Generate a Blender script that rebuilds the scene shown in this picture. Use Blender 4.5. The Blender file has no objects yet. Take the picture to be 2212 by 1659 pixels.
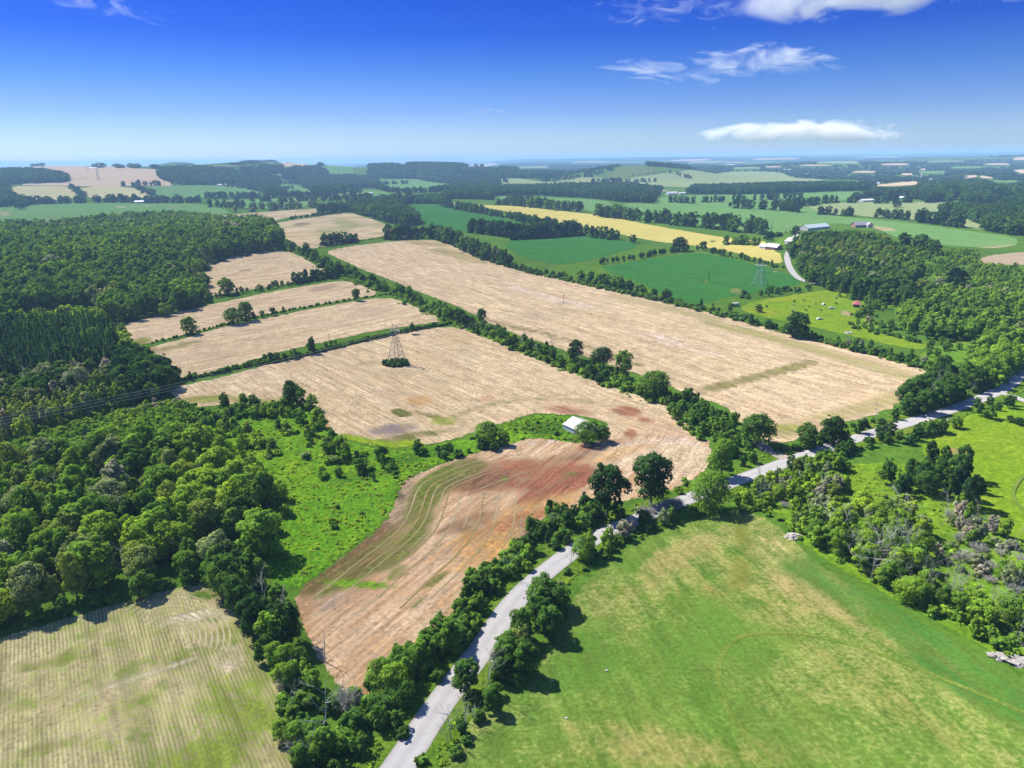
import bpy, math, random
import numpy as np
from mathutils import Matrix, Vector
from mathutils.geometry import delaunay_2d_cdt

R = math.radians
scene = bpy.context.scene
COL = scene.collection
rng = np.random.default_rng(7)
random.seed(7)

# ------------------------------------------------------------------ camera
CAM_H = 108.0
F = 1535.0                      # focal length in units of a 2212 x 1659 picture
PITCH, ROLL = R(17.69), R(0.72)
fw = np.array([0, math.cos(PITCH), -math.sin(PITCH)])
r0 = np.array([1.0, 0, 0])
u0 = np.array([0, math.sin(PITCH), math.cos(PITCH)])
rt = r0 * math.cos(ROLL) - u0 * math.sin(ROLL)
up = u0 * math.cos(ROLL) + r0 * math.sin(ROLL)
cam_data = bpy.data.cameras.new('camera')
cam_data.sensor_width = 36.0
cam_data.lens = 36.0 * F / 2212.0
cam_data.clip_start, cam_data.clip_end = 1.0, 90000.0
cam = bpy.data.objects.new('camera', cam_data)
COL.objects.link(cam)
cam.matrix_world = Matrix(((rt[0], up[0], -fw[0], 0), (rt[1], up[1], -fw[1], 0), (rt[2], up[2], -fw[2], CAM_H), (0, 0, 0, 1)))
scene.camera = cam

# ------------------------------------------------------------------ sky, sun, exposure
SUN_EL = R(50)
SUN_AZ = R(-56)                 # measured from +Y towards +X: the sun stands ahead and to the left
sun_dir = Vector((math.sin(SUN_AZ) * math.cos(SUN_EL), math.cos(SUN_AZ) * math.cos(SUN_EL), math.sin(SUN_EL)))
world = bpy.data.worlds.new('World')
scene.world = world
world.use_nodes = True
wt = world.node_tree
wt.nodes.clear()


def nd(nt, typ, props=None, **ins):
    n = nt.nodes.new(typ)
    for k, v in (props or {}).items():
        setattr(n, k, v)
    for k, v in ins.items():
        k = k.replace('_', ' ')
        s = n.inputs[int(k[1:])] if k[0] == 'i' and k[1:].isdigit() else n.inputs[k]
        if hasattr(v, 'is_output') or hasattr(v, 'links') and hasattr(v, 'node'):
            nt.links.new(v, s)
        else:
            s.default_value = v
    return n


def ramp(nt, fac, stops, interp='LINEAR'):
    n = nt.nodes.new('ShaderNodeValToRGB')
    n.color_ramp.interpolation = interp
    el = n.color_ramp.elements
    while len(el) < len(stops):
        el.new(0.5)
    for e, (p, c) in zip(el, stops):
        e.position = p
        e.color = c if len(c) == 4 else (*c, 1)
    nt.links.new(fac, n.inputs[0])
    return n.outputs[0]


def math_n(nt, op, a, b=None, c=None, clamp=False):
    n = nt.nodes.new('ShaderNodeMath')
    n.operation = op
    n.use_clamp = clamp
    for i, v in enumerate((a, b, c)):
        if v is None:
            continue
        if isinstance(v, (int, float)):
            n.inputs[i].default_value = v
        else:
            nt.links.new(v, n.inputs[i])
    return n.outputs[0]


def mixc(nt, fac, a, b, blend='MIX'):
    n = nt.nodes.new('ShaderNodeMix')
    n.data_type = 'RGBA'
    n.blend_type = blend
    for s, v in ((n.inputs[0], fac), (n.inputs[6], a), (n.inputs[7], b)):
        if isinstance(v, (int, float)):
            s.default_value = v
        elif isinstance(v, (tuple, list)):
            s.default_value = (*v, 1) if len(v) == 3 else v
        else:
            nt.links.new(v, s)
    return n.outputs[2]


sky = wt.nodes.new('ShaderNodeTexSky')
sky.sky_type = 'NISHITA'
sky.sun_disc = False
sky.sun_elevation = SUN_EL
sky.sun_rotation = SUN_AZ
sky.altitude = 200
sky.air_density = 1.0
sky.dust_density = 0.3
sky.ozone_density = 3.0
tc = wt.nodes.new('ShaderNodeTexCoord')
sx = nd(wt, 'ShaderNodeSeparateXYZ', Vector=tc.outputs['Generated'])
# a deep polarised blue that goes on over the whole dome, paling towards the horizon all round
SKY_GRADE = [(0.0, (0.305, 0.41, 0.645)), (0.023, (0.272, 0.362, 0.59)), (0.058, (0.182, 0.262, 0.515)), (0.102, (0.098, 0.19, 0.45)), (0.145, (0.045, 0.120, 0.43)), (0.19, (0.033, 0.102, 0.415)), (0.45, (0.16, 0.27, 0.60)), (1.0, (0.62, 0.72, 0.92))]
grade = ramp(wt, sx.outputs['Z'], SKY_GRADE)
SKY_STRENGTH = 0.124
skyc = mixc(wt, 1.0, sky.outputs[0], grade, 'MULTIPLY')
bg = nd(wt, 'ShaderNodeBackground', Color=skyc, Strength=SKY_STRENGTH)
wo = wt.nodes.new('ShaderNodeOutputWorld')
wt.links.new(bg.outputs[0], wo.inputs['Surface'])

sun_data = bpy.data.lights.new('sun', 'SUN')
sun_data.energy = 5.0
sun_data.angle = R(0.53)
sun_data.color = (1.0, 0.95, 0.87)
sun = bpy.data.objects.new('sun', sun_data)
COL.objects.link(sun)
sun.location = sun_dir * 300
sun.rotation_euler = sun_dir.to_track_quat('Z', 'Y').to_euler()

scene.view_settings.view_transform = 'Standard'
scene.view_settings.look = 'None'
scene.view_settings.gamma = 1
scene.view_settings.exposure = 1.10
scene.view_settings.use_curve_mapping = False
DENOISE = True
scene.render.engine = 'CYCLES'
scene.cycles.max_bounces = 5
scene.cycles.diffuse_bounces = 2
scene.cycles.glossy_bounces = 1
scene.cycles.transmission_bounces = 2
scene.cycles.transparent_max_bounces = 8
scene.cycles.volume_bounces = 3
scene.cycles.caustics_reflective = False
scene.cycles.caustics_refractive = False
scene.cycles.use_adaptive_sampling = False
scene.cycles.use_denoising = DENOISE


# ------------------------------------------------------------------ ground shape and the way from picture to ground
def _g(x, y, cx, cy, sxx, syy, h):
    return h * np.exp(-((x - cx) / sxx) ** 2 - ((y - cy) / syy) ** 2)


def _ss(t):
    t = np.clip(t, 0, 1)
    return t * t * (3 - 2 * t)


def height(x, y):
    x = np.asarray(x, float)
    y = np.asarray(y, float)
    d = np.hypot(x, y)
    z = 1.2 * np.sin(x * 0.019 + 0.7) * np.cos(y * 0.015 - 0.4) + 0.8 * np.sin(x * 0.007 - y * 0.011 + 1.0)
    z = z * (0.4 + 0.6 * _ss(d / 600))
    # long farmed hillside far off on the left
    z = z + 82 * _ss((y - 1750) / 2000.0) * _ss((-x - 720) / 850.0) * (1 - 0.55 * _ss((y - 4200) / 2500))
    z = z + _g(x, y, -540, 4300, 900, 620, 62)          # wooded ridge, middle
    z = z + _g(x, y, 640, 3600, 330, 330, 60)           # grassy dome
    z = z + _g(x, y, -2800, 6400, 210, 600, 100)        # dark round hill on the skyline
    z = z + _g(x, y, 395, 815, 100, 120, 15)            # wooded knoll
    z = z + _g(x, y, -330, 850, 260, 260, 12)           # rise under the big wood
    z = z + _g(x, y, 2300, 5200, 900, 500, 42) + _g(x, y, 4600, 6800, 1500, 700, 62)
    far = _ss((y - 11000) / 6000)
    z = z + far * (20 + 46 * _ss((x + 1500) / 8000) + 6 * np.sin(x * 0.0007) + 4 * np.sin(x * 0.0021 + 1))
    # the land falls away behind the hills on the left
    z = z - 92 * _ss((y - 5000) / 3200) * _ss((700 - x) / 2600)
    for k, (yk, hk) in enumerate(((7400, 14), (9600, 24), (12200, 34))):
        z = z + hk * (0.55 + 0.3 * np.sin(x * 0.0011 + 2.1 * k) + 0.25 * np.sin(x * 0.0027 + k)) * np.exp(-((y - yk - 500 * np.sin(x * 0.0006 + k)) / 800) ** 2)
    z = z + _ss((d - 1400) / 1500) * (5 * np.sin(x * 0.0031 + 0.5) * np.sin(y * 0.0024) + 3 * np.sin(x * 0.006 + y * 0.004))
    return z


TS = np.exp(np.linspace(math.log(60), math.log(45000), 900))


def ray_ground(uv):
    """Points of the picture -> points on the ground (first hit of the line of sight with the terrain)."""
    uv = np.asarray(uv, float).reshape(-1, 2)
    d = fw[None] + ((uv[:, 0] - 1106) / F)[:, None] * rt[None] + ((829.5 - uv[:, 1]) / F)[:, None] * up[None]
    X = d[:, 0:1] * TS
    Y = d[:, 1:2] * TS
    Z = CAM_H + d[:, 2:3] * TS
    below = Z - height(X, Y) < 0
    k = np.argmax(below, axis=1)
    k[~below.any(axis=1)] = len(TS) - 1
    k = np.maximum(k, 1)
    a, b = TS[k - 1].copy(), TS[k].copy()
    for _ in range(24):
        m = (a + b) / 2
        q = CAM_H + d[:, 2] * m - height(d[:, 0] * m, d[:, 1] * m) < 0
        b = np.where(q, m, b)
        a = np.where(q, a, m)
    m = (a + b) / 2
    return np.stack([d[:, 0] * m, d[:, 1] * m], 1)


def to_uv(P):
    P = np.asarray(P, float)
    q = P - np.array([0, 0, CAM_H])
    z = np.maximum(q @ fw, 1e-3)
    return np.stack([1106 + F * (q @ rt) / z, 829.5 - F * (q @ up) / z, z], 1)


def at(u, v):
    x, y = ray_ground([(u, v)])[0]
    return np.array([x, y, float(height(x, y))])


def metres(u, v, px):
    """Length in metres of px picture units (upright) at the ground point seen at u, v."""
    p = at(u, v)
    q = p - np.array([0, 0, CAM_H])
    z = q @ fw
    dep = math.atan2(CAM_H - p[2], math.hypot(p[0], p[1]))
    return px * z / F / math.cos(dep)


def inside(P, poly):
    x, y = P[:, 0], P[:, 1]
    res = np.zeros(len(P), bool)
    n = len(poly)
    for i in range(n):
        x1, y1 = poly[i]
        x2, y2 = poly[(i + 1) % n]
        if y1 == y2:
            continue
        c = ((y1 > y) != (y2 > y)) & (x < (x2 - x1) * (y - y1) / (y2 - y1) + x1)
        res ^= c
    return res


def resample(P, step, closed=False):
    P = np.asarray(P, float)
    if closed:
        P = np.vstack([P, P[:1]])
    out = []
    for a, b in zip(P[:-1], P[1:]):
        n = max(1, int(np.linalg.norm(b - a) / step))
        for t in np.arange(n) / n:
            out.append(a + (b - a) * t)
    if not closed:
        out.append(P[-1])
    return np.array(out)


def smooth_line(P, it=2, closed=False):
    P = np.asarray(P, float)
    for _ in range(it):
        Q = []
        n = len(P)
        if not closed:
            Q.append(P[0])
        for i in range(n if closed else n - 1):
            a, b = P[i], P[(i + 1) % n]
            Q += [a * 0.75 + b * 0.25, a * 0.25 + b * 0.75]
        if not closed:
            Q.append(P[-1])
        P = np.array(Q)
    return P


# ------------------------------------------------------------------ mesh helpers
def mesh_np(name, V, faces, mat=None, smooth=False):
    """faces: list of arrays (n, k)."""
    if not isinstance(faces, (list, tuple)):
        faces = [faces]
    me = bpy.data.meshes.new(name)
    V = np.asarray(V, np.float32)
    me.vertices.add(len(V))
    me.vertices.foreach_set('co', V.ravel())
    loops = np.concatenate([np.asarray(f, np.int32).ravel() for f in faces])
    sizes = np.concatenate([np.full(len(f), np.asarray(f).shape[1], np.int32) for f in faces])
    me.loops.add(len(loops))
    me.loops.foreach_set('vertex_index', loops)
    me.polygons.add(len(sizes))
    starts = np.concatenate([[0], np.cumsum(sizes)[:-1]]).astype(np.int32)
    me.polygons.foreach_set('loop_start', starts)
    me.polygons.foreach_set('loop_total', sizes)
    me.polygons.foreach_set('use_smooth', np.full(len(sizes), bool(smooth)))
    me.update(calc_edges=True)
    if mat:
        me.materials.append(mat)
    return me


def link(name, me, parent=None, **props):
    o = bpy.data.objects.new(name, me)
    COL.objects.link(o)
    if parent is not None:
        o.parent = parent
    for k, v in props.items():
        if v is not None:
            o[k] = v
    return o


def thing(name, label, cat, loc=(0, 0, 0), rz=0.0, group=None):
    o = bpy.data.objects.new(name, None)
    COL.objects.link(o)
    o.location = loc
    o.rotation_euler = (0, 0, rz)
    o['label'] = label
    o['category'] = cat
    if group:
        o['group'] = group
    return o


class MB:
    """Collects simple solids and links them as one mesh."""

    def __init__(s):
        s.v, s.f = [], []

    def add(s, V, Fs):
        n = len(s.v)
        s.v += [tuple(map(float, p)) for p in V]
        s.f += [tuple(i + n for i in f) for f in Fs]

    def box(s, x0, x1, y0, y1, z0, z1):
        s.add([(x0, y0, z0), (x1, y0, z0), (x1, y1, z0), (x0, y1, z0), (x0, y0, z1), (x1, y0, z1), (x1, y1, z1), (x0, y1, z1)],
              [(0, 3, 2, 1), (4, 5, 6, 7), (0, 1, 5, 4), (1, 2, 6, 5), (2, 3, 7, 6), (3, 0, 4, 7)])

    def tube(s, a, b, ra, rb=None, n=5):
        a, b = Vector(a), Vector(b)
        rb = ra if rb is None else rb
        d = (b - a)
        if d.length < 1e-6:
            return
        q = d.to_track_quat('Z', 'Y')
        V = []
        for c, rr in ((a, ra), (b, rb)):
            for i in range(n):
                t = 2 * math.pi * i / n
                V.append(c + q @ Vector((rr * math.cos(t), rr * math.sin(t), 0)))
        Fs = [(i, (i + 1) % n, n + (i + 1) % n, n + i) for i in range(n)]
        Fs += [tuple(range(n - 1, -1, -1)), tuple(range(n, 2 * n))]
        s.add(V, Fs)

    def mesh(s, name, mat):
        me = bpy.data.meshes.new(name)
        me.from_pydata(s.v, [], s.f)
        me.update()
        if mat:
            me.materials.append(mat)
        return me

    def link(s, name, mat, parent=None, **props):
        return link(name, s.mesh(name, mat), parent, **props)


# ------------------------------------------------------------------ materials
def new_mat(name):
    m = bpy.data.materials.new(name)
    m.use_nodes = True
    m.node_tree.nodes.clear()
    return m, m.node_tree


def out(nt, sh):
    o = nt.nodes.new('ShaderNodeOutputMaterial')
    nt.links.new(sh, o.inputs['Surface'])


def noise(nt, vec, scale, detail=3.0, rough=0.55, dist=0.0):
    n = nd(nt, 'ShaderNodeTexNoise', Vector=vec, Scale=scale, Detail=detail, Roughness=rough, Distortion=dist)
    return n.outputs['Fac']


def field_mat(name, A, B, Cc=None, ang=0.0, streak=(0.012, 0.22), cmac=(0.5, 0.68), fine=0.8, contrast=0.35, bump=0.25, rows=None, macro=0.011, finemix=None, warp=0.6, coarse=0.16, lines=0.0):
    """Ground cover: rows / streaks along ang, patches, fine grain and patches painted into the attribute 'paint'."""
    m, nt = new_mat(name)
    co = nd(nt, 'ShaderNodeTexCoord').outputs['Object']
    mp = nd(nt, 'ShaderNodeMapping', {'vector_type': 'TEXTURE'}, Vector=co)
    mp.inputs['Rotation'].default_value = (0, 0, ang)
    rot = mp.outputs[0]
    st = nd(nt, 'ShaderNodeMapping', Vector=rot)
    st.inputs['Scale'].default_value = (streak[0], streak[1], 1)
    s1 = noise(nt, st.outputs[0], 1.0, 4.0, 0.6, 0.3)
    mac = noise(nt, co, macro, 4.0, 0.6, 0.4)
    fi = noise(nt, co, fine, 3.0, 0.65)
    st2 = nd(nt, 'ShaderNodeMapping', Vector=rot)
    st2.inputs['Scale'].default_value = (0.05, max(0.35, streak[1] * 2.6), 1)
    s2 = noise(nt, st2.outputs[0], 1.0, 4.0, 0.7, 0.5)
    cs = noise(nt, co, coarse, 3.0, 0.6)
    f1 = ramp(nt, s1, [(0.36, (0, 0, 0)), (0.64, (1, 1, 1))])
    c = mixc(nt, f1, A, B)
    if Cc is not None:
        mm = math_n(nt, 'ADD', math_n(nt, 'MULTIPLY', mac, 0.72), math_n(nt, 'MULTIPLY', cs, 0.28))
        mm = math_n(nt, 'ADD', mm, math_n(nt, 'MULTIPLY', math_n(nt, 'SUBTRACT', fi, 0.5), 0.35))
        f2 = ramp(nt, mm, [(cmac[0], (0, 0, 0)), (cmac[1], (1, 1, 1))])
        c = mixc(nt, f2, c, Cc)
    if rows:
        sp, col, amt = rows
        sr = nd(nt, 'ShaderNodeSeparateXYZ', Vector=rot)
        yy = math_n(nt, 'ADD', sr.outputs['Y'], math_n(nt, 'MULTIPLY', cs, warp))
        w = math_n(nt, 'SINE', math_n(nt, 'MULTIPLY', yy, 2 * math.pi / sp))
        w = math_n(nt, 'ADD', math_n(nt, 'MULTIPLY', w, 0.32), math_n(nt, 'ADD', math_n(nt, 'MULTIPLY', fi, 0.5), math_n(nt, 'MULTIPLY', mac, 0.5)))
        fr = ramp(nt, w, [(0.40, (0, 0, 0)), (0.62, (1, 1, 1))])
        vis_ = ramp(nt, noise(nt, co, 0.045, 3.0, 0.6, 0.5), [(0.36, (0.15,) * 3), (0.58, (1, 1, 1))])
        c = mixc(nt, math_n(nt, 'MULTIPLY', math_n(nt, 'MULTIPLY', fr, amt), vis_), c, col)
    # painted patches: raggedly edged by the streaks and grain
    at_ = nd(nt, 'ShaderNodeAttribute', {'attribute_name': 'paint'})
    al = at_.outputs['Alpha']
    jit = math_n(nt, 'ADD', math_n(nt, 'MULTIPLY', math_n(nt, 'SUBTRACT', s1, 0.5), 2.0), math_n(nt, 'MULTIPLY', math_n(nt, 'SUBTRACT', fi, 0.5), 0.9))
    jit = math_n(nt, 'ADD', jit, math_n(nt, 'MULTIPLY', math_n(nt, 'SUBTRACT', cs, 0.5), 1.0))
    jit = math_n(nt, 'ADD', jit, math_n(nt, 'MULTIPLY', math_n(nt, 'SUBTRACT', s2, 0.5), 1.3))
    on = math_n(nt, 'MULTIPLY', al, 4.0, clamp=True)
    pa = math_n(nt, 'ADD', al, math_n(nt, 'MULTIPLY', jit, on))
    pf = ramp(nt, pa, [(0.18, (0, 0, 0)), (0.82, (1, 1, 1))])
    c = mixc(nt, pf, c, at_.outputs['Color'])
    c = mixc(nt, 1.0, c, (0.71, 0.71, 0.71), 'MULTIPLY')
    g = ramp(nt, fi, [(0.25, (1 - contrast,) * 3), (0.75, (1 + contrast,) * 3)])
    c = mixc(nt, 1.0, c, g, 'MULTIPLY')
    g2 = ramp(nt, s2, [(0.3, (1 - lines,) * 3), (0.7, (1 + lines,) * 3)])
    c = mixc(nt, 1.0, c, g2, 'MULTIPLY')
    cg = ramp(nt, cs, [(0.3, (1 - contrast * 0.35,) * 3), (0.7, (1 + contrast * 0.35,) * 3)])
    c = mixc(nt, 1.0, c, cg, 'MULTIPLY')
    b = nd(nt, 'ShaderNodeBump', Height=fi, Strength=0.8, Distance=bump)
    df = nd(nt, 'ShaderNodeBsdfDiffuse', Color=c, Roughness=0.6, Normal=b.outputs[0])
    out(nt, df.outputs[0])
    return m


def plain_mat(name, col, rough=0.7, metallic=0.0, var=0.15, scale=0.6, stain=None):
    m, nt = new_mat(name)
    co = nd(nt, 'ShaderNodeTexCoord').outputs['Object']
    n1 = noise(nt, co, scale, 5.0, 0.65)
    g = ramp(nt, n1, [(0.3, (1 - var,) * 3), (0.7, (1 + var,) * 3)])
    c = mixc(nt, 1.0, col, g, 'MULTIPLY')
    if stain:
        n2 = noise(nt, co, stain[1], 4.0, 0.7, 0.6)
        c = mixc(nt, ramp(nt, n2, [(stain[2], (0, 0, 0)), (stain[2] + 0.12, (1, 1, 1))]), c, stain[0])
    p = nd(nt, 'ShaderNodeBsdfPrincipled', Base_Color=c, Roughness=rough, Metallic=metallic)
    out(nt, p.outputs[0])
    return m


TINTS = [(0.00, (0.017, 0.052, 0.029)), (0.14, (0.039, 0.096, 0.026)), (0.30, (0.092, 0.194, 0.032)), (0.46, (0.163, 0.301, 0.037)), (0.62, (0.237, 0.388, 0.037)),
         (0.76, (0.326, 0.461, 0.032)), (0.86, (0.210, 0.278, 0.056)), (0.94, (0.255, 0.320, 0.160)), (1.0, (0.408, 0.357, 0.308))]


def leaf_mat(name, trans=0.42):
    m, nt = new_mat(name)
    t = nd(nt, 'ShaderNodeAttribute', {'attribute_type': 'INSTANCER', 'attribute_name': 'tint'}).outputs['Fac']
    v = nd(nt, 'ShaderNodeAttribute', {'attribute_name': 'leafvar'}).outputs['Fac']
    t2 = math_n(nt, 'ADD', t, math_n(nt, 'MULTIPLY', math_n(nt, 'SUBTRACT', v, 1.0), 0.07))
    c = ramp(nt, t2, TINTS)
    cm = nd(nt, 'ShaderNodeCombineColor', Red=v, Green=v, Blue=v).outputs[0]
    c = mixc(nt, 1.0, c, cm, 'MULTIPLY')
    d = nd(nt, 'ShaderNodeBsdfDiffuse', Color=c, Roughness=0.3)
    ct = mixc(nt, 1.0, c, (1.25, 1.15, 0.5), 'MULTIPLY')
    tr = nd(nt, 'ShaderNodeBsdfTranslucent', Color=ct)
    mx = nd(nt, 'ShaderNodeMixShader', Fac=trans, i1=d.outputs[0], i2=tr.outputs[0])
    out(nt, mx.outputs[0])
    return m


M = {}
M['leaf'] = leaf_mat('leaf')
M['needle'] = leaf_mat('needle', 0.12)
M['bark'] = plain_mat('bark', (0.10, 0.08, 0.065), 0.9, var=0.3, scale=2.0)
M['deadwood'] = plain_mat('deadwood', (0.30, 0.292, 0.255), 0.9, var=0.25, scale=1.5)
M['darkdead'] = plain_mat('darkdead', (0.15, 0.12, 0.10), 0.9, var=0.25, scale=1.5)
M['steel'] = plain_mat('steel', (0.17, 0.155, 0.15), 0.6, 0.3, var=0.2, scale=0.8)
M['tealsteel'] = plain_mat('tealsteel', (0.24, 0.33, 0.31), 0.6, 0.2, var=0.2, scale=0.8)
M['wire'] = plain_mat('wire', (0.55, 0.56, 0.58), 0.45, 0.4, var=0.05)
M['pole'] = plain_mat('pole', (0.10, 0.075, 0.06), 0.9, var=0.25, scale=2.0)
M['porcelain'] = plain_mat('porcelain', (0.5, 0.5, 0.5), 0.3)
M['whiteroof'] = plain_mat('whiteroof', (0.56, 0.56, 0.57), 0.5, 0.0, var=0.06, scale=0.5)
M['barnroof'] = plain_mat('barnroof', (0.36, 0.355, 0.355), 0.5, 0.0, var=0.1, scale=0.7, stain=((0.27, 0.16, 0.13), 0.55, 0.55))
M['barnwall'] = plain_mat('barnwall', (0.36, 0.45, 0.55), 0.8, var=0.15, scale=0.8)
M['whitewall'] = plain_mat('whitewall', (0.44, 0.43, 0.41), 0.8, var=0.08)
M['brick'] = plain_mat('brick', (0.25, 0.14, 0.11), 0.85, var=0.2, scale=1.0)
M['tealroof'] = plain_mat('tealroof', (0.42, 0.48, 0.465), 0.5, var=0.08)
M['greyroof'] = plain_mat('greyroof', (0.26, 0.24, 0.26), 0.8, var=0.15)
M['redroof'] = plain_mat('redroof', (0.36, 0.10, 0.09), 0.8, var=0.2, scale=0.8)
M['glass'] = plain_mat('glass', (0.03, 0.035, 0.045), 0.15)
M['stone'] = plain_mat('stone', (0.30, 0.275, 0.245), 0.9, var=0.25, scale=1.2)
M['darkbarn'] = plain_mat('darkbarn', (0.10, 0.08, 0.075), 0.9, var=0.2)
M['silo'] = plain_mat('silo', (0.6, 0.62, 0.64), 0.5, 0.2, var=0.08)
M['tyre'] = plain_mat('tyre', (0.02, 0.02, 0.02), 0.8)
M['rail'] = plain_mat('rail', (0.38, 0.34, 0.29), 0.9, var=0.25, scale=1.5)
M['road'] = None


def road_mat():
    m, nt = new_mat('road_surface')
    co = nd(nt, 'ShaderNodeTexCoord').outputs['Object']
    uvn = nd(nt, 'ShaderNodeAttribute', {'attribute_name': 'across'}).outputs['Fac']
    n1 = noise(nt, co, 0.35, 4, 0.6)
    n2 = noise(nt, co, 2.2, 4, 0.7)
    c = mixc(nt, ramp(nt, n1, [(0.35, (0, 0, 0)), (0.7, (1, 1, 1))]), (0.345, 0.33, 0.312), (0.375, 0.36, 0.342))
    w = math_n(nt, 'ABSOLUTE', uvn)
    # the two worn wheel lanes are paler, the crown and the edges greyer
    lane = ramp(nt, math_n(nt, 'ADD', w, math_n(nt, 'MULTIPLY', math_n(nt, 'SUBTRACT', n1, 0.5), 0.25)), [(0.0, (0.90,) * 3), (0.2, (0.97,) * 3), (0.45, (1.05,) * 3), (0.75, (0.98,) * 3), (0.93, (0.85, 0.86, 0.82)), (1.0, (0.55, 0.56, 0.42))])
    c = mixc(nt, 1.0, c, lane, 'MULTIPLY')
    c = mixc(nt, 1.0, c, ramp(nt, n2, [(0.3, (0.93,) * 3), (0.7, (1.06,) * 3)]), 'MULTIPLY')
    d = nd(nt, 'ShaderNodeBsdfDiffuse', Color=c, Roughness=0.5)
    out(nt, d.outputs[0])
    return m


# ------------------------------------------------------------------ terrain sheet
def zero_paint(me):
    a = me.attributes.new('paint', 'FLOAT_COLOR', 'POINT')
    a.data.foreach_set('color', np.zeros(len(me.vertices) * 4, np.float32))


def build_ground():
    rr = np.concatenate([[0.0], np.exp(np.linspace(math.log(25), math.log(33000), 330))])
    az = np.concatenate([np.linspace(-180, -52, 26)[:-1], np.linspace(-52, 52, 330), np.linspace(52, 180, 26)[1:-1]])
    az = np.radians(az)
    A, RR = np.meshgrid(az, rr)
    X, Y = RR * np.sin(A), RR * np.cos(A)
    Z = height(X, Y)
    V = np.stack([X.ravel(), Y.ravel(), Z.ravel()], 1)
    n, k = len(rr), len(az)
    i = np.arange(n - 1)[:, None] * k
    j = np.arange(k)[None]
    j2 = (j + 1) % k
    Q = np.stack([(i + j), (i + k + j), (i + k + j2), (i + j2)], -1).reshape(-1, 4)
    m = field_mat('rough_grassland', (0.085, 0.185, 0.020), (0.115, 0.22, 0.024), (0.065, 0.135, 0.022), macro=0.006, fine=0.5, contrast=0.4, bump=0.4, streak=(0.05, 0.06))
    me = mesh_np('ground', V, Q[:, ::-1], m, smooth=True)
    zero_paint(me)
    o = link('ground', me, kind='structure', label='rough green grassland running out to the horizon')
    return o


build_ground()


def ang_of(a, b):
    p = ray_ground([a, b])
    d = p[1] - p[0]
    return math.atan2(d[1], d[0])


def seg_dist(P, L):
    best = np.full(len(P), 1e9)
    for a, b in zip(L[:-1], L[1:]):
        ab = b - a
        t = np.clip(((P - a) @ ab) / max(ab @ ab, 1e-9), 0, 1)
        best = np.minimum(best, np.linalg.norm(P - (a + t[:, None] * ab), axis=1))
    return best


def paint_vertices(V, patches):
    uv = to_uv(V)
    col = np.zeros((len(V), 3))
    alp = np.zeros(len(V))
    for p in patches:
        if p[0] == 'e':
            _, cu, cv, ru, rv, ang, c, amt = p
            a = R(ang)
            du, dv = uv[:, 0] - cu, uv[:, 1] - cv
            x = (du * math.cos(a) + dv * math.sin(a)) / ru
            y = (-du * math.sin(a) + dv * math.cos(a)) / rv
            w = amt * _ss((1.25 - np.hypot(x, y)) / 0.7)
        else:
            _, pts, wd, c, amt = p
            L = smooth_line(ray_ground(pts), 2)
            w = amt * _ss((1.35 - seg_dist(V[:, :2], L) / (wd / 2)) / 0.7)
        tot = np.maximum(w + alp * (1 - w), 1e-6)
        k = (w / tot)[:, None]
        hit = w > 0
        col[hit] = (col * (1 - k) + np.array(c)[None] * k)[hit]
        alp = np.where(hit, tot, alp)
    return np.concatenate([col, alp[:, None]], 1)


def above(d):
    # farther off the terrain mesh is coarser, so a sheet needs a little more clearance
    return 0.00008 * d + 1.5 * (d / 3600.0) ** 2


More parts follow.
